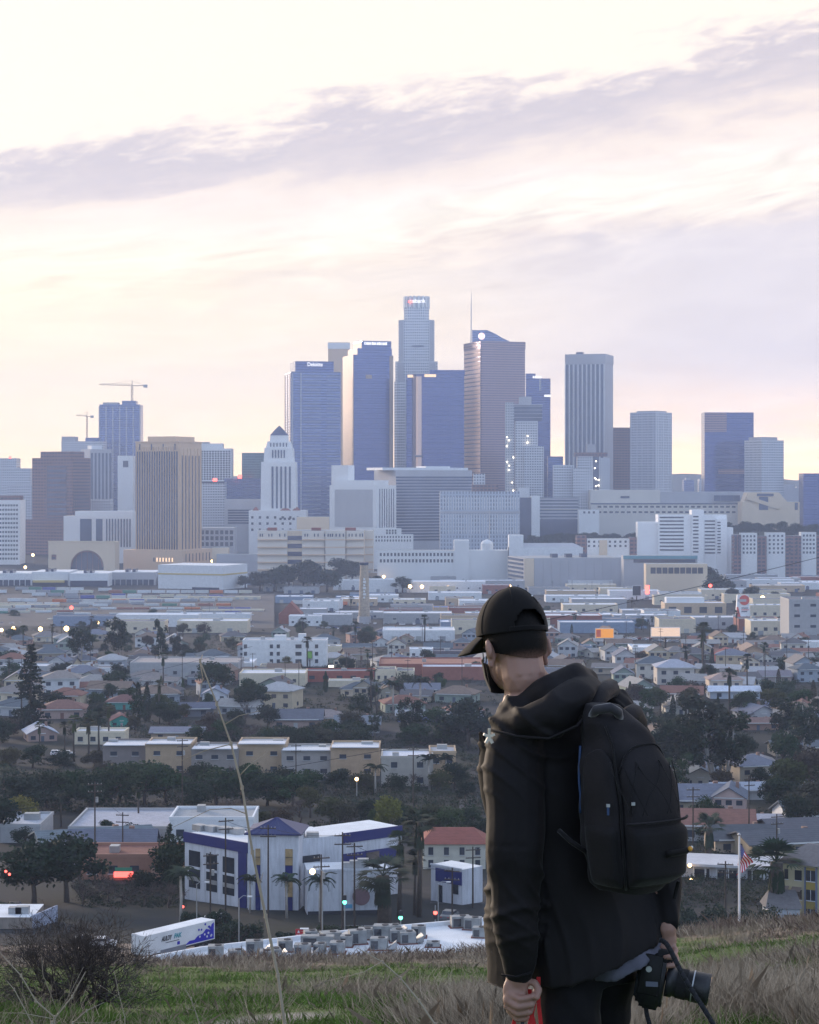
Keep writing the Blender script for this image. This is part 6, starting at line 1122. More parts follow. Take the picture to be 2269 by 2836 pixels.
p.prism([(-e, -e), (L + e, -e), (L + e, 8.2 + e), (-e, 8.2 + e)], w.h, [(-e, -e), (L + e, -e), (L + e, 8.2 + e), (-e, 8.2 + e)], w.h + .22); p.prism([(-e, -e), (L + e, -e), (L + e, 8.2 + e), (-e, 8.2 + e)], w.h + .22, [(L / 2 - .1, 4), (L / 2 + .1, 4), (L / 2 + .1, 4.2), (L / 2 - .1, 4.2)], w.h + 2.2)
pr = p.build('pyramid_roof', plain('blue_standing_seam', (.018, .028, .11), .45, .12, .3, .2), r, w.o, w.ang)
for i in range(7): q = -e + (L + 2 * e) * (i + .5) / 7; MB().bar((q, -e, w.h + .25), (L / 2 + (q - L / 2) * .05, 3.9, w.h + 2.2), .06).build('seam', M['navy'], pr)
pr_children = [c for c in bpy.data.objects if c.parent == pr]
for c in pr_children: c.location = (0, 0, 0)
w.add('base_door', w.L * .78, w.L * .88, 0, 2.6, M['navy'], .2)
w = Wall(r, 'middle_block', 827, 343, 951, 348, -58.9, -70.6, 10, M['wallw'], M['roofw']); w.add('window', w.t(834), w.t(886), w.z(2389, 850), w.z(2370, 850), M['bglass'], .08); MB().box(-1, 1, -.7, .7, 0, .8).build('roof_unit', M['metal'], r, w.o + Vector((2.2, 2.6, w.h)), .1)
w = Wall(r, 'rear_block', 951, 350, 1113, 358, -59.2, -70.8, 9, M['wallw'], M['roofw']); w.add('navy_band', -.05, w.L, w.h - 1.5, w.h + .2, M['navy'], .2); w.add('window_band', -.02, w.L, w.h - 6.0, w.h - 3.3, M['navy'], .1); w.add('window', w.L * .38, w.L * .6, w.h - 5.7, w.h - 3.6, M['bglass'], .16)
w = Wall(r, 'low_hall', 851, 333.5, 1078, 335, -62.3, -70.2, 7.5, M['wallw'], M['roofw']); w.add('dark_base', .1, w.L, 0, 1.5, M['dark'], .12)
MB().cyl((0, 0), 1.4, 1.4, 0, .1, 20).build('wall_emblem', plain('emblem_brown', (.16, .10, .11), .7), r, w.o + Vector((w.t(1000), -.12, 3.9)), (R(90), 0, 0)); w.add('sign_panel', w.t(950), w.t(975), 1.9, 2.5, plain('cyan_sign', (.10, .35, .55), .5), .2)
for i in range(3): MB().box(-.9, .9, -.7, .7, 0, .9 + .3 * i).build('roof_unit', M['metal'], r, w.o + Vector((w.t(960 + 22 * i), 3.0, w.h)), .05)
for i in range(5): w.add('coping', w.L * i / 5, w.L * (i + 1) / 5 - .05, w.h - .1, w.h + .25, M['wallw'], .1)
r = root('annex_building', 'small white annex with navy gable band beside the crossing', 'building', (X_(1178, 352), 352, -70.8)); w = Wall(r, 'wall', 1194, 350, 1280, 345, -64.2, -70.8, 5, M['wallw'], M['roofw']); w.add('navy_band', w.L * .16, w.L, w.h - 2.6, w.h - .4, M['navy'], .12); w.add('door', w.t(1214), w.t(1226), .1, 3.4, M['bglass'], .1); w.add('window', w.t(1252), w.t(1270), 2.4, 4.6, M['bglass'], .1); w.add('coping', 0, w.L, w.h - .1, w.h + .2, M['wallw'], .2)
# roads
def sheet(name, pts, m, dz=0.0, kind='structure'):
    P = [(X_(px, Y), Y) for px, Y in pts]; mb = MB(); mb.face([(x, y, gz(x, y) + dz) for x, y in P]); return tag(mb.build(name, m), None, None, kind=kind)
def strip(name, pa, pb, m, dz, n=24):
    """band of ground between two polylines given as (column, distance)"""
    mb = MB()
    for i in range(n):
        q = []
        for t in (i / n, (i + 1) / n):
            for P in (pa, pb):
                k = t * (len(P) - 1); j = min(int(k), len(P) - 2); f = k - j; px = P[j][0] + (P[j + 1][0] - P[j][0]) * f; Y = P[j][1] + (P[j + 1][1] - P[j][1]) * f; q.append((X_(px, Y), Y, gz(X_(px, Y), Y) + dz))
        mb.face([q[0], q[2], q[3], q[1]])
    return tag(mb.build(name, m), None, None, kind='structure')
strip('road', [(-300, 322), (500, 306), (620, 286), (900, 282), (1400, 284), (2600, 292)], [(-300, 338), (500, 329), (900, 322), (1400, 318), (2600, 312)], M['asphalt'], .06)
M['pave'] = plain('pavement', (.22, .22, .23), .9, .15, .4)
def kerb_strip(pa, pb):
    o = strip('pavement', pa, pb, M['pave'], .19); return o
kerb_strip([(-300, 338.2), (500, 329.2), (900, 322.2), (1100, 320)], [(-300, 342), (500, 333), (900, 326), (1100, 324)])
strip('side_street', [(1130, 318), (1200, 352), (1262, 420), (1275, 500)], [(1420, 312), (1330, 352), (1320, 420), (1308, 500)], M['asphalt'], .10)
yl = plain('yellow_line', (.45, .33, .06), .8); strip('lane_marking', [(-300, 329.8), (500, 321.8), (900, 313.8), (1400, 308.8)], [(-300, 330.1), (500, 322.1), (900, 314.1), (1400, 309.1)], yl, .068)
wl = plain('white_line', (.5, .5, .5), .8); strip('lane_marking', [(-300, 337.2), (500, 328.2), (900, 321.2), (1100, 319.2)], [(-300, 337.4), (500, 328.4), (900, 321.4), (1100, 319.4)], wl, .068)
M['dirt'] = plain('bare_dirt', (.20, .155, .12), .95, .2, .3); strip('dirt_lot', [(-300, 286), (200, 288), (540, 292)], [(-300, 318), (200, 314), (540, 304)], M['dirt'], .03)
strip('rail_yard', [(-80, 1540), (300, 1500), (760, 1480)], [(-80, 2060), (300, 2060), (760, 2060)], plain('yard_paving', (.05, .05, .053), .9, .3, .03), .05)
# building with the white roof full of air conditioners
Zr = -58.0; P = [(395, 238), (1440, 238), (1440, 277), (980, 268), (560, 258), (395, 252)]; P = [(X_(a, b), b) for a, b in P]
r = root('white_roof_building', 'broad white-roofed building crowded with air conditioners below the hill', 'building', (P[0][0], 238, -66.0)); P = [(x - P[0][0], y - 238) for x, y in P]
MB().prism(P, 0, P, 8.0, 0, 1).build('wall', [M['wallw'], M['roofw']], r)
for (a, b) in zip(P, P[1:] + P[:1]): MB().bar((a[0], a[1], 8.25), (b[0], b[1], 8.25), .4, .55).build('parapet', M['roofw'], r)
MB().tube([(1.5, 10, 8.5), (4.5, 11.5, 8.55), (8.0, 12.5, 8.5)], .55, 8).build('roof_duct', M['metal'], r)
acb = MB().box(-.5, .5, -.5, .5, 0, 1, bottom=True).mesh('casing', plain('ac_casing', (.31, .32, .32), .6, .3, 1.2, .2, streak=.35)); acl = MB()
for i in range(7): acl.box(-.44, .44, -.03, .03, .12 + i * .11, .17 + i * .11, bottom=True)
acv = MB().cyl((0, 0), .36, .36, 0, .1, 14).mesh('fan_cowl', M['dark']); acp = MB().box(-.42, .42, -.02, .02, .1, .85).mesh('grille', M['bglass']); ach = MB().prism([(-.5, -.5), (.5, -.5), (.5, .5), (-.5, .5)], 0, [(-.5, -.5), (.5, -.5), (.5, -.45), (-.5, -.45)], .7).mesh('intake_hood', M['metal']); acs = MB().box(-.6, .6, -.6, .6, 0, .12, bottom=True).mesh('plinth', plain('rusty_rail', (.16, .06, .05), .9))
random.seed(81)
AC = [(598, 2652, 2.3, 1.6), (705, 2640, 2.6, 1.7), (655, 2660, 2.2, 1.4), (735, 2660, 2.0, 1.3), (790, 2634, 2.2, 1.5), (838, 2650, 2.4, 1.7), (880, 2620, 5.0, 1.4), (886, 2644, 1.6, 1.5), (935, 2640, 2.2, 1.5), (915, 2604, 3.0, 1.1), (990, 2614, 2.6, 1.9), (1012, 2600, 2.2, 1.4), (1060, 2602, 2.8, 2.0), (1050, 2630, 2.6, 1.6), (1100, 2608, 2.2, 1.7), (1128, 2612, 2.4, 1.6), (1160, 2596, 2.2, 1.6), (1090, 2586, 2.0, 1.2), (1275, 2568, 3.0, 1.6), (1310, 2574, 2.6, 1.7), (1200, 2622, 2.0, .6), (760, 2652, 1.8, 1.2), (960, 2622, 1.8, 1.5), (1330, 2596, 2.2, 1.4), (860, 2598, 2.0, 1.0)]
for i, (px, py, w_, h_) in enumerate(AC):
    Y = -Zr * F / (py - HY); w_ *= .82; h_ *= .85; o = root('air_conditioner', ['boxy grey rooftop air conditioner', 'white rooftop air conditioner with intake hood'][i % 2], 'air conditioner', (X_(px, Y), Y, Zr + .01), random.uniform(-.25, .35), 'air conditioners on the white roof', True); d = random.uniform(1.3, 1.9)
    put(acb, 'casing', o, (0, 0, .12), 0, None, (w_, d, h_)); put(acs, 'plinth', o, (0, 0, 0), 0, None, (w_, d, 1)); put(acp, 'grille', o, (-w_ * .22, -d / 2 - .01, .1), 0, None, (w_ * .48, 1, h_ * .95)); put(acv, 'fan_cowl', o, (w_ * .15, 0, h_ + .1), 0, None, (1.2, 1.2, 1))
    if i % 2: put(ach, 'intake_hood', o, (w_ * .75, 0, .2), R(90), None, (d, w_ * .5, h_ * .9))
# trailer
r = root('box_trailer', 'white box trailer with blue splash graphics parked on the lot', 'trailer', (X_(401, 288), 288, -66.7))
w = Wall(r, 'box_body', 401, 288, 595, 299, -62.75, -65.5, 2.6, M['white'], M['roofw']); MB().box(.1, w.L - .1, .3, 2.3, -.35, -.02, bottom=True).build('chassis', M['dark'], r, w.o, w.ang)
nv = plain('graphic_blue', (.03, .03, .42), .4)
random.seed(9)
g_ = MB(); pts = [(w.L * .56, .14), (w.L * .985, .14), (w.L * .985, 2.45), (w.L * .95, 2.2), (w.L * .93, 1.5), (w.L * .87, 1.75), (w.L * .82, 1.2), (w.L * .75, 1.05), (w.L * .70, .6), (w.L * .63, .62)]; g_.face([(x, -.03, z) for x, z in pts]); g_.build('splash_graphic', nv, r, w.o, w.ang)
for i in range(13): x = w.L * random.uniform(.74, .97); z = random.uniform(.6, 1.7) if i < 6 else random.uniform(1.6, 2.5); MB().cyl((0, 0), random.uniform(.1, .2), .16, 0, .02, 12).build('splash_dot', M['white'] if i < 6 else nv, r, w.o + Vector((math.cos(w.ang) * x + math.sin(w.ang) * .05, math.sin(w.ang) * x - math.cos(w.ang) * .05, z)), (R(90), 0, w.ang))
def onw(x, z, d=.06): return w.o + Vector((math.cos(w.ang) * x + math.sin(w.ang) * d, math.sin(w.ang) * x - math.cos(w.ang) * d, z))
text('trailer_lettering', 'AULDY', .95, r, onw(w.L * .30, 1.75), M['dark'], w.ang, w.L * .15, .3); text('trailer_lettering', 'PAK', .95, r, onw(w.L * .455, 1.78), plain('teal_lettering', (.03, .32, .38), .5), w.ang, w.L * .11, .3); w.add('lettering_line', w.L * .29, w.L * .48, 1.12, 1.2, M['dark'], .04); w.add('blue_square', w.L * .455, w.L * .49, .5, .95, nv, .04); w.add('skirt', w.L * .22, w.L * .58, -.9, .3, plain('grey_skirt', (.20, .21, .24), .7), .05)
w2 = Wall(r, 'rear_door', 388, 290.2, 400.6, 288, -62.85, -65.5, .1, M['white']); w2.add('door_bar', w2.L * .45, w2.L * .55, .05, w2.h - .05, M['metal'], .08); w2.add('teal_label', w2.L * .6, w2.L * .9, 1.6, 1.8, plain('teal_label', (.05, .3, .34), .6), .08)
for x in (1.4, 2.7, 12.6):
    for d in (.0, 2.0): MB().cyl((0, 0), .5, .5, 0, .3, 14).build('wheel', M['dark'], r, onw(x, -.75, -.35 - d), (R(90), 0, w.ang))
# lease sign, signals, street lamp
r = root('lease_sign', 'red real-estate board facing the street above the roof units', 'sign', (X_(837, 296), 296, -66.5)); MB().box(-.92, .92, -.04, .04, 1.55, 3.05, bottom=True).build('board', plain('board_red', (.50, .035, .045), .6), r)
for x in (-.8, .8): MB().box(x - .06, x + .06, .05, .15, 0, 3.0).build('post', M['wood'], r)
text('lettering', 'FOR LEASE', .34, r, (0, -.06, 2.18), M['white'], 0, 1.55); MB().face([(-.70, -.05, 2.5), (-.28, -.05, 2.5), (-.49, -.05, 2.92)]).build('triangle_logo', M['white'], r); MB().box(-.2, .75, -.06, -.041, 2.68, 2.76).build('lettering_line', plain('pink_line', (.6, .3, .3), .7), r); MB().box(-.3, .92, -.3, .3, 3.06, 3.16).build('cap', M['white'], r)
def signal(px, py, base, m, label, Y):
    r = root('traffic_signal', label, 'traffic light', (X_(px, Y), Y, gz(0, Y))); z = Z_(py, Y) - r.location.z; up = {M['redglow']: .35, M['greenglow']: -.35}[m]
    MB().cyl((0, .3), .10, .07, 0, z + 1, 8).build('pole', M['metal'], r); MB().box(-.28, .28, -.2, .2, z - .62 - up, z + .62 - up, bottom=True).build('housing', M['dark'], r); MB().cyl((0, 0), .30, .30, 0, .16, 14).build('lens', m, r, (0, -.21, z), (R(90), 0, 0)); MB().box(-.34, .34, -.5, -.2, z + .26, z + .3, bottom=True).build('visor', M['dark'], r)
signal(1206, 2527, 2560, M['redglow'], 'traffic light showing red at the crossing', 312); signal(1110, 2541, 2565, M['greenglow'], 'traffic light showing green right of the short palm', 308); signal(955, 2498, 2575, M['greenglow'], 'small green traffic light on the thick dark pole', 310)
r = root('street_lamp', 'lit street lamp hanging before the low white hall', 'street lamp', (X_(893, 309), 309, gz(0, 309))); z = Z_(2416, 309) - r.location.z; MB().cyl((0, 0), .12, .08, 0, z + .3, 8).build('pole', M['metal'], r); MB().tube([(0, 0, z + .2), (-.7, 0, z + .7), (-1.45, 0, z + .35)], .06, 5).build('arm', M['metal'], r); put(gw, 'lamp_globe', r, (-1.45, -.1, z + .1), 0, None, .42)
for px, Y, lb in ((545, 318, 'small street lamp left of the corner building wing'), (662, 300, 'double-headed lot lamp before the hedge'), (1214, 318, 'curved street lamp at the annex')):
    r = root('street_lamp', lb, 'street lamp', (X_(px, Y), Y, gz(0, Y))); MB().cyl((0, 0), .1, .07, 0, 7, 8).build('pole', M['metal'], r); MB().tube([(0, 0, 6.9), (.6, 0, 7.4), (1.5, 0, 7.3)], .05, 5).build('arm', M['metal'], r); MB().box(1.2, 1.9, -.15, .15, 7.2, 7.36, bottom=True).build('lamp_head', M['white'], r)
car(X_(600, 326), 326, .1, 0, 'white pickup parked before the dark hedge'); car(X_(280, 300), 300, .05, 0, 'white van-like car parked behind the bare trees'); car(X_(235, 303), 303, 0, 2, 'black car parked behind the bare trees'); car(X_(1245, 330), 330, 1.2, 4, 'grey car waiting at the crossing'); car(X_(40, 340), 340, .2, 2, 'dark car with red lights at the street edge'); car(X_(20, 337), 337, .2, 3, 'red car at the far street edge')
for k, (px, py) in enumerate(((26, 2404), (36, 2412), (512, 2501))): Y = 338; tag(put(sph(1, 8, 5).mesh('tail_glow', M['redglow']), 'tail_light_glow', None, (X_(px, Y), Y - 3, Z_(py, Y)), 0, None, .22), ['upper glowing tail light at the street edge', 'lower glowing tail light at the street edge', 'small red signal left of the blue column'][k], 'light')
# hedges and street bushes
def hedge(pa, Ya, pb, Yb, h, d, label, col=(.022, .036, .02), n=2600):
    a, b = Vector((X_(pa, Ya), Ya)), Vector((X_(pb, Yb), Yb)); L = (b - a).length; ang = math.atan2(b.y - a.y, b.x - a.x); t = rng.uniform(0, L, n); y = rng.normal(0, d / 3, n); z = rng.uniform(0, 1, n) ** .6 * h * (1 + .16 * np.sin(t * 1.3) + .1 * np.sin(t * 3.1)); z = np.minimum(z, h * 1.25)
    C = np.stack([t, y, z], 1); m = quads('foliage', leaves(C, .42), M['leaf']); r = root('hedge', label, 'hedge', (a.x, a.y, gz(a.x, a.y) - .1), ang); put(m, 'foliage', r, color=col); MB().box(0, L, -d * .22, d * .22, 0, h * .6).build('branches', M['bark'], r)
hedge(535, 303, 725, 306, 2.6, 2.6, 'dark clipped hedge before the white trailer'); hedge(500, 320, 640, 322, 2.0, 2.0, 'dark hedge along the pavement'); hedge(765, 304, 860, 305, 1.3, 1.6, 'low hedge beside the red board', n=1000); hedge(0, 332, 60, 334, 2.0, 2.5, 'dark hedge at the street edge', n=1200); hedge(1870, 300, 2040, 300, 5.2, 5.0, 'big dark hedge mass below the motel', (.02, .034, .02), 5200); hedge(2040, 310, 2150, 312, 3.6, 3.0, 'dark shrub bank left of the yellow flats', (.03, .042, .025), 2600); hedge(2170, 322, 2290, 322, 1.5, 2.0, 'low green shrubs at the foot of the flats', (.05, .06, .03), 1200)
hedge(430, 308, 530, 310, 1.4, 2.0, 'low green shrub bed behind the trailer', (.035, .06, .025), 1500); hedge(880, 318, 1140, 316, .7, 1.0, 'thin planting strip along the pavement', (.04, .05, .025), 1800)
# graffiti building at the edge
r = root('graffiti_building', 'low building with white roof and scribbled end wall at the edge', 'building', (X_(0, 318), 318, -69.5)); w = Wall(r, 'wall', -60, 318, 90, 318, -66.4, -69.5, 10, plain('faded_wall', (.26, .22, .19), .8, .25, .4, streak=.3), M['roofw']); w3 = Wall(r, 'end_wall', 90, 318, 160, 326, -66.2, -69.5, .3, plain('scribbled_wall', (.30, .33, .42), .8, .6, 2.2))
MB().box(-1, 1, -.7, .7, 0, 1.1).build('roof_unit', M['metal'], r, w.o + Vector((w.L * .75, 3, w.h))); MB().box(-1, 1, -.7, .7, 0, 1.0).build('roof_unit', M['metal'], r, w.o + Vector((w.L * .62, 3, w.h)))
# motel
r = root('motel', 'long white two-level motel with pale roof behind the flag', 'building', (X_(1890, 376), 376, -72.6)); w = Wall(r, 'wall', 1890, 376, 2166, 372, -68.9, -72.6, 8, M['wallw'], M['roofw']); w.add('roof', -.8, w.L + .6, w.h - .1, w.h + .35, plain('motel_roof', (.50, .50, .52), .8), 1.6, None, 9.5)
for a, b in ((1925, 1955), (1985, 2008), (2016, 2042), (2130, 2150)): w.add('window', w.t(a), w.t(b), .9, 2.9, M['bglass'], .08)
for a, b in ((1958, 1966), (2072, 2104)): w.add('doorway', w.t(a), w.t(b), .1, 3.0, M['dark'], .08)
for i in range(9): w.add('balcony_post', w.L * i / 8.5, w.L * i / 8.5 + .12, .05, w.h - .1, M['white'], 1.4, None, -1.28)
w.add('balcony_slab', -.5, w.L, -.3, -.02, M['conc'], 1.5); w.add('railing', -.4, w.L * .6, .75, .85, M['white'], 1.42, None, -1.34); Wall(r, 'lower_wall', 1890, 376.2, 2166, 372.2, -72.9, -76, 7, M['wallw'])
for k, (px, py) in enumerate(((1911, 2397), (1914, 2438))): o = put(sph(1, 10, 6).mesh('porch_lamp', M['lampglow']), 'porch_lamp', None, (X_(px, 373), 373, Z_(py, 373)), 0, None, .34); tag(o, ['upper amber porch lamp of the motel', 'lower amber porch lamp of the motel'][k], 'lamp')
# yellow flats
ye = plain('pale_yellow_stucco', (.56, .52, .34), .8, .08, .4); r = root('yellow_flats', 'pale yellow three-storey flats with grey-blue bay frame', 'building', (X_(2162, 334), 334, -70.2)); w = Wall(r, 'wall', 2162, 334, 2340, 328, -60.9, -70.2, 12, ye); MB().prism([(-.8, -.8), (w.L + .8, -.8), (w.L + .8, 12.8), (-.8, 12.8)], w.h, [(2, 5.6), (w.L - 2, 5.6), (w.L - 2, 6.4), (2, 6.4)], w.h + 2.3).build('roof', plain('grey_shingle', (.13, .125, .13), .9, .25, 1.5), r, w.o, w.ang)
bf = plain('grey_blue_frame', (.16, .20, .30), .6); w.add('bay_frame', w.t(2232), w.t(2234.5), 0, w.h - .3, bf, .5); w.add('bay_frame', w.t(2263), w.t(2265.5), 0, w.h - .3, bf, .5); w.add('bay_panel', w.t(2235), w.t(2262.6), 0, w.h - .4, plain('ochre_panel', (.40, .30, .08), .7), .2)
for j in range(3):
    w.add('window', w.t(2236.5), w.t(2261), .7 + 3.05 * j, 2.4 + 3.05 * j, M['bglass'], .3); w.add('window_frame', w.t(2236), w.t(2261.5), .58 + 3.05 * j, .72 + 3.05 * j, M['white'], .36); w.add('window_frame', w.t(2248.3), w.t(2249.3), .7 + 3.05 * j, 2.4 + 3.05 * j, M['white'], .36)
    if j: 
        for a, b in ((2174, 2184), (2203, 2222)): w.add('window', w.t(a), w.t(b), .6 + 3.05 * j, 2.2 + 3.05 * j, M['bglass'], .1); w.add('window_frame', w.t(a) - .08, w.t(b) + .08, .5 + 3.05 * j, .62 + 3.05 * j, M['white'], .16)
        if j == 1:
            for a, b in ((2170, 2188), (2196, 2223)): MB().face([(w.t(a), -.1, 2.6 + 3.05), (w.t(b), -.1, 2.6 + 3.05), (w.t(b), -.9, 2.0 + 3.05), (w.t(a), -.9, 2.0 + 3.05)]).build('awning', plain('awning_cloth', (.22, .18, .16), .9), r, w.o, w.ang)
w = Wall(r, 'low_wing', 2128, 326, 2216, 326, -66.6, -70.0, 5, M['wallw']); w.add('window', w.t(2140), w.t(2152), .6, 2.4, M['bglass'], .08); w.add('window', w.t(2172), w.t(2196), .7, 2.3, M['bglass'], .08); w.add('window_frame', w.t(2172) - .1, w.t(2196) + .1, .55, .7, M['white'], .14); MB().prism([(-.5, -.7), (w.L + .3, -.7), (w.L + .3, 5), (-.5, 5)], w.h, [(.9, 4.6), (w.L + .2, 4.6), (w.L + .2, 5), (.9, 5)], w.h + 1.9).build('wing_roof', bpy.data.materials['grey_shingle'], r, w.o, w.ang)
# flag
Y = 110.0; x0 = X_(2048, Y); zb = gz(x0, Y) - .3; r = root('flagpole', 'white flagpole standing just beyond the hill crest', 'flagpole', (x0, Y, zb)); zt = Z_(2315, Y) - zb; MB().cyl((0, 0), .09, .05, 0, zt, 10).build('pole', M['white'], r); MB().cyl((0, 0), .06, .09, zt, zt + .06, 10).cyl((0, 0), .09, .02, zt + .06, zt + .16, 10).build('finial', M['metal'], r)
m, g = mat('striped_cloth'); uv = g.n('SeparateXYZ', {0: g.n('UVMap').outputs[0]}); st = g.m('LESS_THAN', g.m('FRACT', g.m('MULTIPLY', uv.outputs[1], 6.5)), .5); can = g.m('MULTIPLY', g.m('LESS_THAN', uv.outputs[0], .40), g.m('LESS_THAN', uv.outputs[1], .54))
sv = g.n('TexVoronoi', {'Vector': g.n('CombineXYZ', {0: g.m('MULTIPLY', uv.outputs[0], 22), 1: g.m('MULTIPLY', uv.outputs[1], 16), 2: 0.0}).outputs[0], 'Scale': 1.0, 'Randomness': 0.0}).outputs[0]
cc = g.mix(g.m('LESS_THAN', sv, .22), (.02, .03, .16), (.6, .6, .62)); colr = g.mix(can, g.mix(st, (.82, .80, .82), (.52, .02, .04)), cc); fin(m, g, Base_Color=colr, Roughness=.8)
mb = MB(); nu, nv_ = 22, 14; q = lambda px, py: np.array([X_(px, Y), 0, Z_(py, Y)])
def fp(u, v):
    h0, h1, f0, f1 = q(2049, 2336), q(2049, 2384), q(2090, 2394), q(2044, 2430); p = (h0 * (1 - v) + h1 * v) * (1 - u) + (f0 * (1 - v) + f1 * v) * u; p = p + np.array([.05 * math.sin(u * 9 + v * 3), .22 * math.sin(u * 7.5 + v * 5.5) * min(1, u * 3) + .3 * u, .02 * math.sin(v * 9)]); return (p[0] - x0, p[1], p[2] - zb)
for i in range(nu):
    for j in range(nv_):
        a, b, c, d = i / nu, (i + 1) / nu, j / nv_, (j + 1) / nv_; mb.face([fp(a, c), fp(b, c), fp(b, d), fp(a, d)], [(a, c), (b, c), (b, d), (a, d)])
o = mb.build('flag', m, None, (x0, Y, zb), smooth=True); tag(o, 'drooping red and white striped flag with blue corner', 'flag')
# ================================================================ hillside
def blades(name, n, ylo, yhi, sel, hlo, hhi, per, wid, m, color, spread, label=None, ulim=.225):
    P = []; k = 0; tries = 0
    while k < n and tries < n * 12:
        tries += 1; u = random.uniform(-ulim, ulim); iy = random.uniform(1 / yhi, 1 / ylo); Y = 1 / iy; X = u * Y; d, pth = dryness(X, Y)
        if pth > .3 or not sel(d, X, Y): continue
        k += 1; base = np.array([X, Y, gz(X, Y) - .02]); H = random.uniform(hlo, hhi) * (.45 + 1.0 * max(0, min(1, .5 + 1.1 * mnoise.noise((X * .55, Y * .35, 7.0))))); lean = rng.normal(size=2) * .25
        b = base + np.concatenate([rng.normal(size=(per, 2)) * spread * H, np.zeros((per, 1))], 1); h = H * rng.uniform(.5, 1.15, (per, 1)); dirn = np.concatenate([rng.normal(size=(per, 2)) * .42 + lean + (b[:, :2] - base[:2]) / max(H, .05) * .8, np.ones((per, 1))], 1); dirn /= np.linalg.norm(dirn, axis=1, keepdims=True)
        side = np.cross(dirn, rng.normal(size=(per, 3))); side /= np.linalg.norm(side, axis=1, keepdims=True); w = wid * (1 + .035 * (Y - 15)) * rng.uniform(.7, 1.3, (per, 1)); mid = b + dirn * h * .55; tip = mid + (dirn + np.concatenate([rng.normal(size=(per, 2)) * .35, -.15 * np.ones((per, 1))], 1)) * h * .45
        P.append(np.stack([b - side * w, b + side * w, mid + side * w * .8, tip, mid - side * w * .8], 1))
    o = put(quads(name, np.concatenate(P), m), name, color=color); tag(o, label, None, kind='stuff'); return o
random.seed(91)
M['blade'] = leafmat('grass_blade', .05, .88)
blades('green_grass', 12000, 15, 95, lambda d, X, Y: d < .5 or random.random() < .25, .07, .17, 9, .0028, M['blade'], (.115, .18, .034), .9)
blades('dry_grass', 7500, 15, 95, lambda d, X, Y: d > .48 or random.random() < .05, .16, .42, 16, .0020, M['blade'], (.42, .31, .205), .40)
blades('pale_straw', 3000, 15, 95, lambda d, X, Y: d > .55, .2, .48, 16, .0020, M['blade'], (.52, .40, .275), .40)
blades('brush', 900, 26, 95, lambda d, X, Y: (d > .72 and random.random() < .8), .25, .55, 26, .003, M['blade'], (.23, .155, .115), .6)
# bare shrub and dry stalks
def shrub():
    Y = 24.0; x = X_(235, Y); z = gz(x, Y); r = root('bare_shrub', 'leafless dark brown shrub spreading on the hillside', 'shrub', (x, Y, z)); segs = []; tw = []; rr = np.random.default_rng(4)
    def grow(p, d, L, rad, lv):
        e = p + d * L; m_ = (p + e) / 2 + Vector(rr.normal(size=3)) * L * .08
        if lv < 3: segs.append(([p, m_, e], [rad, rad * .85, rad * .65]))
        else: tw.append((p, m_, e, rad))
        if lv >= 6: return
        for i in range(3 if lv < 5 else 2):
            nd = (d + Vector(rr.normal(size=3)) * (.5 if lv else .75) + Vector((0, 0, .12))).normalized(); grow(p.lerp(e, rr.uniform(.5, 1)), nd, L * rr.uniform(.62, .88), rad * .58, lv + 1)
    for i in range(11):
        q = rr.uniform(0, 6.28); grow(Vector((rr.normal() * .12, rr.normal() * .1, -.1)), Vector((math.cos(q) * .75, math.sin(q) * .5, rr.uniform(.5, 1.0))).normalized(), rr.uniform(.36, .55), .024, 0)
    mb = MB()
    for a, b in segs: mb.tube(a, b, 5, cap=False)
    mb.build('stems', M['twig'], r, smooth=True)
    P = []
    for p, m_, e, rad in tw:
        for a, b in ((p, m_), (m_, e)):
            s = Vector(rr.normal(size=3)).cross(b - a).normalized() * max(rad, .0022); P.append([list(a - s), list(a + s), list(b + s * .8), list(b - s * .8)])
    o = put(quads('twigs', np.array(P), M['twig']), 'twigs', r); o['kind'] = 'stuff'
shrub()
def stalk(pts, Y, r0, label, side=()):
    r = root('dry_stalk', label, 'dry stalk', (X_(pts[0][0], Y), Y, gz(X_(pts[0][0], Y), Y))); P = [Vector((X_(a, Y) - r.location.x, random.uniform(-.01, .01), Z_(b, Y) - r.location.z)) for a, b in pts]; P[0].z = -.03
    n = len(P); MB().tube(P, [r0 * (1 - .72 * i / (n - 1)) for i in range(n)], 7).build('stem', M['straw'], r, smooth=True)
    for i in range(1, n - 1): MB().cyl((0, 0), r0 * (1.25 - .7 * i / n), r0 * (1.2 - .7 * i / n), -.004, .004, 8).build('node', M['straw'], r, P[i])
    for br in side:
        Q = [Vector((X_(a, Y) - r.location.x, random.uniform(-.015, .015), Z_(b, Y) - r.location.z)) for a, b in br]; MB().tube(Q, [r0 * .34 * (1 - .6 * i / (len(Q) - 1)) for i in range(len(Q))], 5).build('side_twig', M['straw'], r, smooth=True)
stalk([(800, 3300), (788, 2836), (770, 2700), (735, 2540), (700, 2360), (672, 2180), (640, 2060), (600, 1950), (555, 1830), (560, 1815)], 4.0, .0036, 'tall pale dry stalk rising across the view', [[(684, 2255), (640, 2238), (580, 2245), (480, 2290)], [(662, 2150), (690, 2120), (740, 2085)], [(625, 2005), (660, 1985), (718, 1968)], [(553, 1830), (562, 1880), (548, 1945)], [(735, 2540), (720, 2450), (728, 2420)], [(640, 2060), (570, 2080), (500, 2110)]])
stalk([(1260, 3000), (1205, 2836), (1160, 2770), (1110, 2710), (1060, 2665), (990, 2625)], 5.0, .0036, 'thin arching dry stalk beside the jacket', [[(1060, 2665), (1010, 2690), (915, 2720)]])
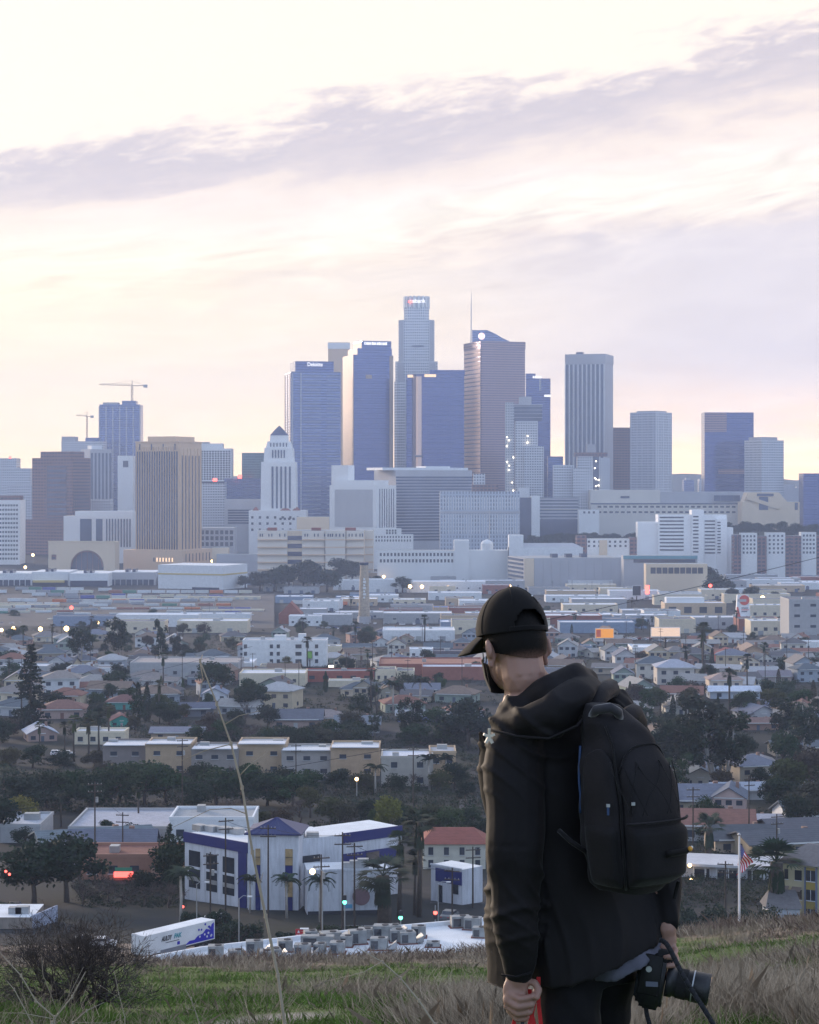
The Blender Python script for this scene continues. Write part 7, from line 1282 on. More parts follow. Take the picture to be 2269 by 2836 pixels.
stalk([(120, 3100), (150, 2820), (100, 2770), (60, 2700), (0, 2640)], 5.0, .003, 'thin dry stem leaning out of the frame at the corner', [[(150, 2820), (190, 2760), (230, 2680)]]); stalk([(150, 3100), (145, 2830), (200, 2760), (238, 2690)], 5.2, .003, 'dry stem leaning towards the shrub', [[(160, 2810), (120, 2700), (115, 2650)], [(150, 2820), (60, 2808), (0, 2806)]]); stalk([(215, 3000), (200, 2836), (240, 2800), (290, 2775)], 5.6, .0025, 'short forked dry stem below the shrub', [[(200, 2836), (300, 2830), (345, 2822)]]); stalk([(560, 3100), (552, 2836), (530, 2765), (512, 2735)], 5.6, .0024, 'little dry weed stem left of the gravel track', [[(540, 2800), (520, 2790), (515, 2780)], [(536, 2785), (548, 2765)]]); stalk([(345, 3100), (346, 2820), (330, 2750), (315, 2690)], 6.4, .002, 'fine weed stem in front of the shrub', [[(335, 2770), (280, 2735), (262, 2724)]]); stalk([(70, 3100), (90, 2830), (40, 2740), (20, 2715)], 5.4, .0022, 'fine weed stem at the very corner', [[(75, 2800), (62, 2740), (60, 2690)]])
# ================================================================ the photographer
PYD = 6.0
PR = Vector((X_(1600, PYD), PYD, gz(X_(1600, PYD), PYD)))
def W_(px, py, dy=0.0):
    Y = PYD + dy; return Vector((X_(px, Y), Y, Z_(py, Y))) - PR
def cloth(name, col, rough, sheen=0.2, scale=60.0, bump=0.15, var=0.3):
    m, g = mat(name); c = g.n('TexCoord').outputs['Object']; n = g.n('TexNoise', {'Vector': c, 'Scale': 9.0, 'Detail': 5.0, 'Roughness': .6}).outputs[0]; w = g.n('TexNoise', {'Vector': c, 'Scale': scale, 'Detail': 3.0}).outputs[0]
    f = g.n('MapRange', {0: n, 1: .3, 2: .7, 3: 1 - var, 4: 1 + var}).outputs[0]; sc = g.n('VectorMath', {0: col}, operation='SCALE'); g.nt.links.new(f, sc.inputs[3])
    h = g.m('ADD', g.m('MULTIPLY', n, .8), g.m('MULTIPLY', w, .25))
    return fin(m, g, Base_Color=sc.outputs[0], Roughness=rough, Specular_IOR_Level=.22, Sheen_Weight=sheen, Sheen_Roughness=.4, Normal=g.n('Bump', {'Height': h, 'Strength': bump, 'Distance': .02}).outputs[0])
M['jacket'] = cloth('black_nylon', (.0072, .0058, .0070), .74, .04, 40, .10, .2); M['pack'] = cloth('charcoal_canvas', (.0125, .0108, .0128), .8, .06, 300, .25); M['pack2'] = cloth('black_canvas', (.0075, .0066, .0078), .8, .1, 300, .2)
M['cap'] = cloth('black_twill', (.006, .0052, .0056), .9, .06, 400, .12); M['pants'] = cloth('black_denim', (.0055, .005, .006), .9, .05, 250, .15); M['shirt'] = cloth('grey_jersey', (.085, .085, .11), .9, .1, 200, .1); M['mask'] = cloth('black_mask', (.008, .008, .010), .8, .2, 200, .1); M['hair'] = cloth('black_hair', (.016, .013, .012), .6, .1, 500, .5)
M['redstrap'] = cloth('red_webbing', (.42, .02, .022), .7, .2, 200, .15, .15)
def skin_mat():
    m, g = mat('skin'); c = g.n('TexCoord').outputs['Object']; n = g.n('TexNoise', {'Vector': c, 'Scale': 22.0, 'Detail': 4.0}).outputs[0]; f = g.n('TexNoise', {'Vector': c, 'Scale': 160.0, 'Detail': 2.0}).outputs[0]
    return fin(m, g, Base_Color=g.mix(n, (.25, .135, .105), (.33, .195, .15)), Roughness=.5, Subsurface_Weight=.15, Subsurface_Radius=(.01, .004, .002), Specular_IOR_Level=.35, Normal=g.n('Bump', {'Height': f, 'Strength': .12, 'Distance': .002}).outputs[0])
M['skin'] = skin_mat()
def ell(bm, c, r, ax=None):
    """ellipsoid with radii along three axes"""
    M4 = Matrix.Translation(c)
    if ax: M4 = M4 @ Matrix((ax[0], ax[1], ax[2])).transposed().to_4x4()
    bmesh.ops.create_uvsphere(bm, u_segments=20, v_segments=12, radius=1.0, matrix=M4 @ Matrix.Diagonal((*r, 1)))
def cap_(bm, pts, rad, n=12, flat=1.0):
    """tapered limb with round ends"""
    for (a, b), (r0, r1) in zip(zip(pts, pts[1:]), zip(rad, rad[1:])):
        a, b = Vector(a), Vector(b); k = max(2, int((b - a).length / (min(r0, r1) * .45)))
        t = (b - a).normalized(); x = t.orthogonal().normalized(); y = t.cross(x); rings = []
        for i in range(k + 1):
            f = i / k; c = a.lerp(b, f); r = r0 + (r1 - r0) * f; rings.append([bm.verts.new(c + (x * math.cos(6.2832 * j / n) + y * math.sin(6.2832 * j / n)) * r) for j in range(n)])
        for p, q in zip(rings, rings[1:]):
            for j in range(n): bm.faces.new((p[j], p[(j + 1) % n], q[(j + 1) % n], q[j]))
        bm.faces.new(rings[0][::-1]); bm.faces.new(rings[-1])
        bmesh.ops.create_icosphere(bm, subdivisions=2, radius=r0 * .995, matrix=Matrix.Translation(a)); bmesh.ops.create_icosphere(bm, subdivisions=2, radius=r1 * .995, matrix=Matrix.Translation(b))
def loft(bm, secs, n=36, e=2.4, cap=True):
    """stack of super-elliptic rings: (centre, axis a, axis b)"""
    rings = []
    for c, a, b in secs:
        ring = []
        for j in range(n):
            q = 2 * math.pi * j / n; cs, sn = math.cos(q), math.sin(q); x = math.copysign(abs(cs) ** (2 / e), cs); y = math.copysign(abs(sn) ** (2 / e), sn); ring.append(bm.verts.new(Vector(c) + Vector(a) * x + Vector(b) * y))
        rings.append(ring)
    for p, q in zip(rings, rings[1:]):
        for j in range(n): bm.faces.new((p[j], p[(j + 1) % n], q[(j + 1) % n], q[j]))
    if cap: bm.faces.new(rings[0][::-1]); bm.faces.new(rings[-1])
def remesh(bm, name, m, parent, voxel, smooth=3, disp=None):
    me = bpy.data.meshes.new(name); bmesh.ops.recalc_face_normals(bm, faces=bm.faces[:]); bm.to_mesh(me); bm.free(); o = bpy.data.objects.new(name, me); COL.objects.link(o)
    md = o.modifiers.new('r', 'REMESH'); md.mode = 'VOXEL'; md.voxel_size = voxel; md.adaptivity = 0.0
    if smooth: ms = o.modifiers.new('s', 'SMOOTH'); ms.iterations = smooth; ms.factor = .5
    dg = bpy.context.evaluated_depsgraph_get(); dg.update(); ne = bpy.data.meshes.new_from_object(o.evaluated_get(dg)); bpy.data.objects.remove(o)
    if disp:
        k = len(ne.vertices); co = np.empty(k * 3); ne.vertices.foreach_get('co', co); co = co.reshape(-1, 3); no = np.empty(k * 3); ne.vertices.foreach_get('normal', no); no = no.reshape(-1, 3); co = co + no * disp(co)[:, None]; ne.vertices.foreach_set('co', co.astype(np.float32).ravel())
    ne.materials.clear(); ne.materials.append(m); ne.polygons.foreach_set('use_smooth', np.ones(len(ne.polygons), dtype=bool)); ne.update(); return put(ne, name, parent)
person = root('person', 'person in black jacket, cap and mask looking down, camera in one hand', 'person', PR)
# head frame
hf = Vector((-.44, .83, -.33)).normalized(); hs = hf.cross(Vector((0, 0, 1))).normalized(); hu = hs.cross(hf).normalized(); HC = W_(1423, 1780, 0.0); AX = (hf, hs, hu)
H = lambda f, s, u: HC + hf * f + hs * s + hu * u
bm = bmesh.new()
ell(bm, H(-.005, 0, .015), (.100, .083, .105), AX); ell(bm, H(.045, 0, -.055), (.055, .062, .075), AX); ell(bm, H(.062, 0, -.095), (.035, .038, .03), AX)
ell(bm, H(.104, 0, -.03), (.018, .012, .025), AX); ell(bm, H(.098, 0, -.075), (.012, .024, .008), AX); ell(bm, H(.085, 0, .012), (.02, .055, .012), AX)
for s in (-1, 1):
    ell(bm, H(-.008, s * .086, -.030), (.018, .012, .034), AX); ell(bm, H(-.022, s * .098, -.020), (.014, .009, .028), AX); ell(bm, H(-.006, s * .090, -.060), (.010, .009, .014), AX)
ell(bm, H(-.045, 0, -.03), (.05, .062, .06), AX)
nb = W_(1492, 1945, -.02); cap_(bm, [H(-.024, 0, -.055), H(-.022, 0, -.11), W_(1462, 1900, -.02), W_(1480, 1960, -.03)], [.063, .064, .071, .098]); ell(bm, H(.01, 0, -.075), (.05, .066, .05), AX)
tor = [((1510, 1985), .16, .09), ((1545, 2080), .18, .11), ((1560, 2250), .165, .11), ((1580, 2420), .155, .11), ((1610, 2560), .16, .12)]
pf = Vector((-.55, .83, 0)); ps = Vector((.83, .55, 0))       # where the body faces, and its right side
loft(bm, [(W_(p[0], p[1], .02), ps * a, pf * b) for p, a, b in tor])
LS, LE, LW = W_(1425, 2015, -.11), W_(1422, 2350, -.17), W_(1434, 2712, -.15)
RS, RE, RW = W_(1715, 1990, .10), W_(1815, 2300, .10), W_(1846, 2572, -.02)
cap_(bm, [W_(1500, 1990, -.02), LS, LE, LW], [.06, .058, .045, .031]); cap_(bm, [W_(1560, 1980, .03), RS, RE, RW], [.06, .058, .045, .031])
LH, RH = (W_(1565, 2620, .0), W_(1690, 2590, .06)); LK, RK = W_(1572, 2960, -.12), W_(1650, 2940, .10); LF, RF = W_(1590, 3320, -.02), W_(1668, 3310, .12)
cap_(bm, [W_(1610, 2520, .02), LH, LK, LF], [.1, .095, .06, .042]); cap_(bm, [W_(1630, 2520, .03), RH, RK, RF], [.1, .095, .06, .042]); 
for a in (LF, RF): cap_(bm, [a, a + pf * .12 - Vector((0, 0, .045))], [.045, .04])
# left hand closed on the straps
pa = [Vector((1, 0, -.12)).normalized(), Vector((0, 1, 0)), Vector((.12, 0, 1)).normalized()]
ell(bm, W_(1428, 2742, -.155), (.036, .020, .046), pa); ell(bm, W_(1418, 2768, -.16), (.026, .021, .024), pa); ell(bm, W_(1430, 2712, -.15), (.030, .022, .03), pa)
def finger(pts, r0): cap_(bm, [W_(*p) for p in pts], [r0, r0 * .98, r0 * .92, r0 * .8][:len(pts)], 10)
finger([(1412, 2752, -.168), (1440, 2768, -.186), (1478, 2760, -.178), (1487, 2738, -.155)], .0100); finger([(1404, 2772, -.166), (1434, 2789, -.186), (1474, 2783, -.176), (1482, 2764, -.15)], .0102); finger([(1404, 2788, -.16), (1433, 2808, -.178), (1468, 2804, -.168), (1476, 2786, -.145)], .0098); finger([(1410, 2800, -.15), (1432, 2824, -.166), (1458, 2822, -.158), (1466, 2806, -.14)], .0088)
finger([(1456, 2716, -.15), (1482, 2722, -.162), (1494, 2742, -.172), (1488, 2764, -.188)], .0105)
# right hand round the camera grip
ell(bm, W_(1846, 2602, -.015), (.030, .030, .046)); ell(bm, W_(1836, 2622, -.02), (.034, .03, .028))
finger([(1858, 2612, -.02), (1872, 2634, -.045), (1864, 2650, -.075), (1842, 2652, -.085)], .0098); finger([(1862, 2624, -.01), (1874, 2658, -.04), (1866, 2674, -.07), (1846, 2676, -.082)], .0100); finger([(1856, 2630, .0), (1866, 2676, -.02), (1858, 2694, -.05), (1846, 2698, -.062)], .0094); finger([(1846, 2632, .01), (1856, 2684, .0), (1850, 2706, -.02), (1842, 2712, -.03)], .0084); finger([(1818, 2604, -.03), (1790, 2622, -.02), (1774, 2650, -.005), (1768, 2676, .0)], .0105)
remesh(bm, 'body', M['skin'], person, .0042, 3)
for s in (-1, 1): ob = sph(.011, 12, 8).build('eye', plain('eye_white', (.5, .48, .46), .2) if s < 0 else bpy.data.materials['eye_white'], person, H(.088, s * .03, -.012), smooth=True); sph(.006, 10, 6).build('iris', M['dark'], ob, hf * .0065, smooth=True)
# hair, cap, mask
def patch(name, m, fn, nu, nv, parent, thick, keep=None):
    """thin shell from a parametric surface"""
    bm = bmesh.new(); V = [[bm.verts.new(fn(i / nu, j / nv)) for j in range(nv + 1)] for i in range(nu + 1)]
    for i in range(nu):
        for j in range(nv):
            if keep is None or keep((i + .5) / nu, (j + .5) / nv): bm.faces.new((V[i][j], V[i + 1][j], V[i + 1][j + 1], V[i][j + 1]))
    bmesh.ops.remove_doubles(bm, verts=bm.verts[:], dist=1e-5); bmesh.ops.delete(bm, geom=[v for v in bm.verts if not v.link_faces], context='VERTS')
    me = bpy.data.meshes.new(name); bm.to_mesh(me); bm.free(); me.materials.append(m); me.polygons.foreach_set('use_smooth', np.ones(len(me.polygons), dtype=bool)); o = put(me, name, parent); md = o.modifiers.new('t', 'SOLIDIFY'); md.thickness = thick; md.offset = 1.0; sb = o.modifiers.new('s', 'SUBSURF'); sb.levels = 1; sb.render_levels = 1; return o
def hairf(u, v):
    q = (u - .5) * 3.7 + math.pi; e = .75 - v * 1.48; rr = 1.035 + .0035 * math.sin(u * 171 + 3 * math.sin(v * 13)) * math.sin(v * 21 + u * 9) - .05 * max(0, v - .8) / .2
    return H(-.005 + .098 * rr * math.cos(q) * math.cos(e) - .006 * v, .083 * rr * math.sin(q) * math.cos(e), .012 + .105 * rr * math.sin(e) - .015 * v)
def hair_mat():
    m, g = mat('cropped_hair'); c = g.n('TexCoord').outputs['Object']; d = g.n('VectorMath', {0: g.n('VectorMath', {0: c, 1: tuple(HC)}, operation='SUBTRACT').outputs[0], 1: tuple(hu)}, operation='DOT_PRODUCT').outputs['Value']
    n = g.n('TexNoise', {'Vector': c, 'Scale': 420.0, 'Detail': 3.0}).outputs[0]; k = g.smooth(g.m('ADD', d, g.m('MULTIPLY', g.m('SUBTRACT', n, .5), .035)), -.082, -.040)
    return fin(m, g, Base_Color=g.mix(k, (.20, .11, .085), (.0045, .0036, .0034)), Roughness=.7, Specular_IOR_Level=.15, Normal=g.n('Bump', {'Height': n, 'Strength': .5, 'Distance': .003}).outputs[0])
hr = patch('hair', hair_mat(), hairf, 84, 56, person, .0012, lambda u, v: v < .80 + .17 * math.cos((u - .5) * 5.2))
CR_ = (.113, .097, .119)
cf = Vector((-.46, .86, -.16)).normalized(); cs_ = cf.cross(Vector((0, 0, 1))).normalized(); cu = cs_.cross(cf).normalized(); CC_ = HC + hu * .034 - hf * .002
def capf(u, v):
    q = u * 2 * math.pi; e = (1 - v) * 1.62 - .08; c = math.cos(e); sq_ = 1 + .02 * math.cos(2 * q); return CC_ + cf * (CR_[0] * c * math.cos(q) * sq_) + cs_ * (CR_[1] * c * math.sin(q)) + cu * (CR_[2] * math.sin(e) * (1 - .05 * math.cos(q)))
def arch(u, v):
    d = abs(u - .5) / .088; return not (v > .68 and d < 1 and (v - .68) / .32 > (1 - math.sqrt(max(0, 1 - d * d))) * .95)
cp = patch('cap', M['cap'], capf, 72, 26, person, .003, arch)
vf = Vector((-.80, .46, -.17)).normalized(); vs = vf.cross(Vector((0, 0, 1))).normalized(); vu = vs.cross(vf).normalized()
def visf(u, v):
    a = (u - .5) * 2.1; k = max(0.0, math.cos(a)) ** .55; rr = .098 + v * .064 * k; return CC_ - vu * .001 + vf * rr * math.cos(a) + vs * rr * math.sin(a) * .97 - Vector((0, 0, 1)) * (.036 * v * k + .014 * v * v + .007 * (abs(u - .5) * 2) ** 2)
patch('visor', M['cap'], visf, 24, 8, cp, .0035)
patch('strap', M['cap'], lambda u, v: capf(.5 + (u - .5) * .22, .925 + v * .07) + hf * -.002, 14, 3, cp, .003); MB().cyl((0, 0), .009, .006, 0, .006, 10).build('button', M['cap'], cp, CC_ + cu * CR_[2], tuple(cu.to_track_quat('Z', 'Y').to_euler())); 
ey = capf(.5 - .085, .45); sph(.0035, 8, 6).build('eyelet', M['white'], cp, ey + (ey - HC).normalized() * .002)
for k in range(6): MB().tube([capf(k / 6 + 1 / 12, v) + (capf(k / 6 + 1 / 12, v) - HC).normalized() * .0035 for v in np.linspace(.06, .98 if k not in (2, 3) else .6, 12)], .0012, 4).build('seam', M['cap'], cp)
def maskf(u, v):
    q = (u - .5) * 2.9; z = -.028 - v * .094; k = 1 - .38 * max(0, v - .5) ** 1.3; return H(.052 + .066 * math.cos(q) * k + .018 * math.exp(-(q * 2.2) ** 2) * (1 - v), .074 * math.sin(q) * k, z)
mk = patch('face_mask', M['mask'], maskf, 24, 12, person, .002)
for s in (-1, 1):
    ear = H(-.02, s * .099, .0)
    for vv in (.1, .82): p0 = maskf(0 if s < 0 else 1, vv); MB().tube([p0, p0.lerp(ear, .5) + hs * s * .008, ear - hf * .008], .0016, 5).build('ear_loop', M['mask'], mk)
# jacket
def folds(co):
    x, y, z = co[:, 0], co[:, 1], co[:, 2]; r = lambda v, k=1.5: np.clip(1 - np.abs(v) * k, 0, 1) ** 1.4
    ze, zh = W_(1420, 2470).z, W_(1600, 2600).z; elbow = np.exp(-((z - ze) / .13) ** 2) * (x < W_(1510, 2400).x); back = (x > W_(1500, 2400).x) * np.exp(-((z - zh) / .16) ** 2)
    wob = 1.6 * np.sin(x * 11 + y * 6 + z * 3) + .9 * np.sin(z * 13 - x * 5 + 1.0)
    soft = .0042 * np.sin(z * 13 + x * 8 + wob) + .0030 * np.sin(x * 21 - z * 9 + 1.4 * wob)
    cre = .0085 * r(np.sin(z * 24 - x * 21 + 1.2 * wob)) * elbow + .0060 * r(np.sin(z * 33 + x * 17 + 1.7 * wob + 1)) * elbow; drape = .0080 * r(np.sin(x * 44 + z * 6 + .8 * wob), 1.2) * back; sh = .0095 * r(np.sin(z * 27 + x * 24 + 1.3 * wob)) * np.clip((z - 1.15) / .15, 0, 1)
    return soft + cre + drape + sh - .003
bm = bmesh.new()
jt = [((1500, 1935), .085, .085, 0), ((1520, 1975), .165, .105, 0), ((1552, 2030), .205, .128, 0), ((1568, 2120), .212, .140, 0), ((1575, 2280), .200, .142, 0), ((1600, 2430), .208, .15, .02), ((1632, 2540), .220, .168, .055), ((1650, 2628), .224, .180, .078)]
loft(bm, [(W_(p[0], p[1], .02), ps * a + Vector((0, 0, tl)), pf * b) for p, a, b, tl in jt], 40, 2.3)
cap_(bm, [W_(1440, 2000, -.08), W_(1428, 2080, -.12), W_(1424, 2340, -.17), W_(1430, 2560, -.165), W_(1432, 2690, -.155)], [.082, .088, .083, .068, .047], 16)
cap_(bm, [W_(1690, 1975, .08), W_(1740, 2060, .10), W_(1812, 2300, .10), W_(1840, 2440, .04), W_(1848, 2545, -.01)], [.075, .078, .068, .052, .042], 16)
# hood lying folded on the back
cap_(bm, [W_(1402, 1962, .05), W_(1450, 1948, -.07), W_(1520, 1915, -.115), W_(1588, 1884, -.07), W_(1622, 1884, .03)], [.030, .040, .048, .046, .040], 12)
cap_(bm, [W_(1378, 2002, -.10), W_(1450, 2000, -.18), W_(1530, 1975, -.20), W_(1600, 1930, -.15), W_(1632, 1905, -.05)], [.030, .042, .050, .047, .040], 12); cap_(bm, [W_(1440, 2018, -.16), W_(1510, 2018, -.20), W_(1580, 1985, -.18)], [.026, .034, .028], 12)
loft(bm, [(W_(1330, 2018, .02), pf * .012, ps * .006), (W_(1340, 2060, .02), pf * .03, ps * .009), (W_(1350, 2130, .02), pf * .045, ps * .012), (W_(1366, 2230, .02), pf * .05, ps * .014), (W_(1380, 2340, .02), pf * .04, ps * .012)], 16)
loft(bm, [(W_(1400, 2180, .02), pf * .07, ps * .02), (W_(1398, 2400, .03), pf * .08, ps * .03), (W_(1392, 2600, .0), pf * .08, ps * .03), (W_(1388, 2738, -.01), pf * .075, ps * .026)], 16)
jk = remesh(bm, 'jacket', M['jacket'], person, .0065, 4, folds)
for pts, rr_ in (([W_(1388, 2700, -.2), W_(1430, 2706, -.206), W_(1472, 2694, -.19)], .003), ([W_(1352, 2020, -.17), W_(1430, 2040, -.21), W_(1520, 2046, -.24), W_(1600, 2010, -.235), W_(1650, 1950, -.18)], .0045)): MB().tube(pts, rr_, 6).build('piping', M['jacket'], jk, smooth=True)
st_ = MB(); c0 = W_(1355, 2040, -.21)
for i in range(5): st_.bar(c0 + Vector((.0, 0, 0)), c0 + Vector((math.cos(i * 1.256 + .3) * .016, -.004, math.sin(i * 1.256 + .3) * .022)), .007)
st_.build('star_patch', plain('silver_thread', (.55, .50, .42), .5), jk)
MB().tube([W_(1655, 1936, -.12), W_(1652, 1960, -.14), W_(1646, 1990, -.15)], .003, 5).build('cord_end', M['white'], jk)
# shirt and trousers
bm = bmesh.new(); loft(bm, [(W_(1668, 2545, .02), ps * .11 + Vector((0, 0, .04)), pf * .10), (W_(1674, 2575, .02), ps * .14 + Vector((0, 0, .045)), pf * .125), (W_(1706, 2650, -.005), ps * .115 + Vector((0, 0, .055)), pf * .14)]); sh_ = remesh(bm, 'shirt', M['shirt'], person, .008, 3, lambda co: .003 * np.sin(co[:, 0] * 70 + co[:, 2] * 20))
def pfold(co): return .004 * np.sin(co[:, 2] * 55 + co[:, 0] * 30 + 2 * np.sin(co[:, 0] * 20))
bm = bmesh.new(); loft(bm, [(W_(1625, 2600, .03), ps * .15, pf * .095), (W_(1630, 2650, .03), ps * .16, pf * .105), (W_(1635, 2710, .03), ps * .155, pf * .11)]); cap_(bm, [LH + Vector((0, 0, .02)), W_(1575, 2790, -.06), LK, LF + Vector((0, 0, .03))], [.102, .096, .078, .062], 16); cap_(bm, [RH + Vector((0, 0, .02)), W_(1668, 2760, .08), RK, RF + Vector((0, 0, .03))], [.105, .092, .074, .062], 16); remesh(bm, 'trousers', M['pants'], person, .008, 4, pfold)
for a in (LF, RF):
    bm = bmesh.new(); cap_(bm, [a - pf * .03 - Vector((0, 0, .035)), a + pf * .15 - Vector((0, 0, .05))], [.052, .046], 14); remesh(bm, 'shoe', M['pants'], person, .008, 2)
# --- red straps held in the hand
rs = root('red_straps', 'bundle of red straps gripped in the lowered hand', 'straps', W_(1462, 2760, -.16) + PR)
for i, (a, b, c_) in enumerate(((1492, 1500, 2706), (1468, 1482, 2740), (1480, 1464, 2745), (1436, 1420, 2790))):
    P = [W_(a, c_, -.135), W_(a, 2780, -.15), W_(b, 2850, -.155), W_(b + 2, 2990, -.15)]; mb = MB()
    for p, q in zip(P, P[1:]): mb.bar(p - W_(1462, 2760, -.16), q - W_(1462, 2760, -.16), .011, .003)
    mb.build('strap', M['redstrap'], rs)
MB().tube([W_(1446, 2800, -.152) - W_(1462, 2760, -.16), W_(1452, 2990, -.15) - W_(1462, 2760, -.16)], .006, 6).build('cord', M['dark'], rs)
# --- backpack
BP = W_(1746, 2465, -.215) + PR; bp = root('backpack', 'charcoal backpack with blue zip worn over the jacket', 'backpack', BP); bn = Vector((.55, -.83, 0)).normalized(); bs = Vector((.83, .55, 0)).normalized()
BH = 495 / 966.7
def bsec(t):
    a = float(np.interp(t, [0, .06, .3, .6, .8, .93, 1], [.080, .106, .118, .115, .102, .078, .045])); b = float(np.interp(t, [0, .06, .3, .6, .8, .93, 1], [.070, .100, .112, .100, .082, .060, .035])); c = Vector((-.012 * math.sin(t * 3), 0, t * BH)) - bn * float(np.interp(t, [0, .5, .8, 1], [0, .0, .02, .055])) - bs * float(np.interp(t, [0, .5, .8, 1], [0, .0, .012, .05])); return c, a, b
def bsurf(q, t, off=0.0):
    c, a, b = bsec(t); cs, sn = math.cos(q), math.sin(q); e = 3.0; return c + bs * math.copysign(abs(cs) ** (2 / e), cs) * (a + off) + bn * math.copysign(abs(sn) ** (2 / e), sn) * (b + off)
bm = bmesh.new(); loft(bm, [(bsec(t)[0], bs * bsec(t)[1], bn * bsec(t)[2]) for t in np.linspace(0, 1, 22)], 44, 3.0)
def bfold(co): return .0035 * np.sin(co[:, 0] * 40 + co[:, 2] * 26 + 2 * np.sin(co[:, 2] * 12)) + .003 * np.sin(co[:, 2] * 60 + co[:, 1] * 35)
remesh(bm, 'main_body', M['pack'], bp, .006, 3, bfold)
fq = math.pi / 2
def pocket(name, q0, q1, t0, t1, off, m, archk=0.0, n=16):
    def fn(u, v):
        q = q0 + (q1 - q0) * u; top = t1 - archk * (abs(u - .5) * 2) ** 2.4; t = t0 + (top - t0) * v; d = min(u, 1 - u, v, 1 - v); return bsurf(q, t, off * min(1, d * 7) + .001)
    return patch(name, m, fn, n, 20, bp, .003)
pk = pocket('front_pocket', fq + .62, fq - .95, .05, .80, .020, M['pack'], .14); lp_ = pocket('lower_pocket', fq + .60, fq - .95, .06, .40, .034, M['pack2'], .0); pocket('side_panel', fq + 1.75, fq + .80, .06, .78, .006, M['pack'], .08); pocket('side_pocket', fq + 1.70, fq + .85, .05, .40, .016, M['pack2'], .02)
def line(name, pts, r_, m, par=bp): MB().tube([bsurf(*p) for p in pts], r_, 5).build(name, m, par, smooth=True)
line('seam', [(fq + .72, t, .004) for t in np.linspace(.04, .9, 20)], .0035, M['pack2']); line('zip', [(fq + 1.95, t, .004) for t in np.linspace(.42, .78, 12)], .0038, plain('blue_zip', (.018, .045, .12), .5)); line('zip_arc', [(fq + .62 - 1.57 * i / 16, .80 - .14 * abs(i / 8 - 1) ** 2.4, .006) for i in range(17)], .003, M['pack2'])
for k in range(4):
    line('stitch', [(fq + .45 - .35 * k + .42 * i / 8, .44 + .28 * i / 8, .023) for i in range(9)], .0016, M['pack2']); line('stitch', [(fq - .75 + .35 * k - .40 * i / 8 + .25, .44 + .26 * i / 8, .023) for i in range(9)], .0016, M['pack2'])
line('pocket_trim', [(fq + .58 - 1.5 * i / 12, .405, .036) for i in range(13)], .004, M['pack']); line('label_strip', [(fq - .02 - .52 * i / 8, .235, .040) for i in range(9)], .010, M['cap']); 
p = bsurf(fq - .50, .245, .050); sph(.007, 10, 6).build('orange_badge', plain('orange_badge', (.62, .30, .05), .5), bp, p, smooth=True); p = bsurf(fq - .58, .25, .050); sph(.004, 8, 6).build('white_badge', M['white'], bp, p)
for q, t in ((fq + .40, .50), (fq + 1.05, .49)): p = bsurf(q, t, .026); MB().box(-.003, .003, -.003, .003, -.022, .004, bottom=True).build('zip_pull', M['pack'] if q < fq + .5 else bpy.data.materials['blue_zip'], bp, p); MB().box(-.005, .005, -.004, .003, 0, .008, bottom=True).build('zip_slider', M['metal'], bp, p)
MB().tube([W_(1640, 1985, -.24) + PR - BP, W_(1652, 1966, -.275) + PR - BP, W_(1690, 1960, -.285) + PR - BP, W_(1712, 1972, -.26) + PR - BP, W_(1716, 1990, -.24) + PR - BP], [.012, .014, .014, .014, .012], 8).build('grab_handle', cloth('grey_webbing', (.03, .029, .034), .8, .3, 200, .1), bp, smooth=True)
for P_ in ([W_(1640, 1990, -.2), W_(1660, 1925, -.10), W_(1690, 1905, .02), W_(1700, 1930, .10)], [W_(1720, 2000, -.16), W_(1755, 1975, -.02), W_(1768, 2000, .08), W_(1770, 2060, .12)]):
    MB().tube([p + PR - BP for p in P_], [.026, .028, .028, .022], 8).build('shoulder_strap', M['pack'], bp, smooth=True)
MB().tube([W_(1548, 2300, -.20) + PR - BP, W_(1580, 2330, -.23) + PR - BP, W_(1625, 2360, -.24) + PR - BP], .007, 6).build('lower_strap', M['pack2'], bp, smooth=True); MB().tube([W_(1880, 2440, -.16) + PR - BP, W_(1872, 2470, -.15) + PR - BP, W_(1868, 2490, -.15) + PR - BP], .005, 5).build('strap_tail', M['pack2'], bp)
# --- camera hanging on edge in the other hand
CP = W_(1806, 2700, -.04) + PR; cm = root('camera', 'black camera with zoom lens held grip-up beside the leg', 'camera', CP, 0)
cb_ = plain('camera_black', (.014, .014, .017), .5, .2, 60, 0, .5); cr_ = plain('camera_rubber', (.010, .010, .011), .85, .2, 80)
C = lambda px, py, dy: W_(px, py, dy) + PR - CP
def rbox(name, c, ax, hx, hy, hz, bev, m):
    bm = bmesh.new(); bmesh.ops.create_cube(bm, size=2.0, matrix=Matrix.Translation(c) @ ax.to_4x4() @ Matrix.Diagonal((hx, hy, hz, 1))); bmesh.ops.bevel(bm, geom=bm.edges[:], offset=bev, segments=3, affect='EDGES'); me = bpy.data.meshes.new(name); bm.to_mesh(me); bm.free(); me.materials.append(m); me.polygons.foreach_set('use_smooth', np.ones(len(me.polygons), dtype=bool)); return put(me, name, cm)
ax = Euler((0, R(9), R(-12))).to_matrix()
rbox('body', C(1806, 2712, -.05), ax, .036, .052, .072, .012, cb_); rbox('grip', C(1822, 2650, -.045), ax, .044, .040, .026, .016, cr_); rbox('prism_hump', C(1802, 2772, -.02), ax, .032, .03, .020, .012, cb_); rbox('rear_screen', C(1768, 2716, -.03), ax, .005, .038, .040, .004, M['bglass'])
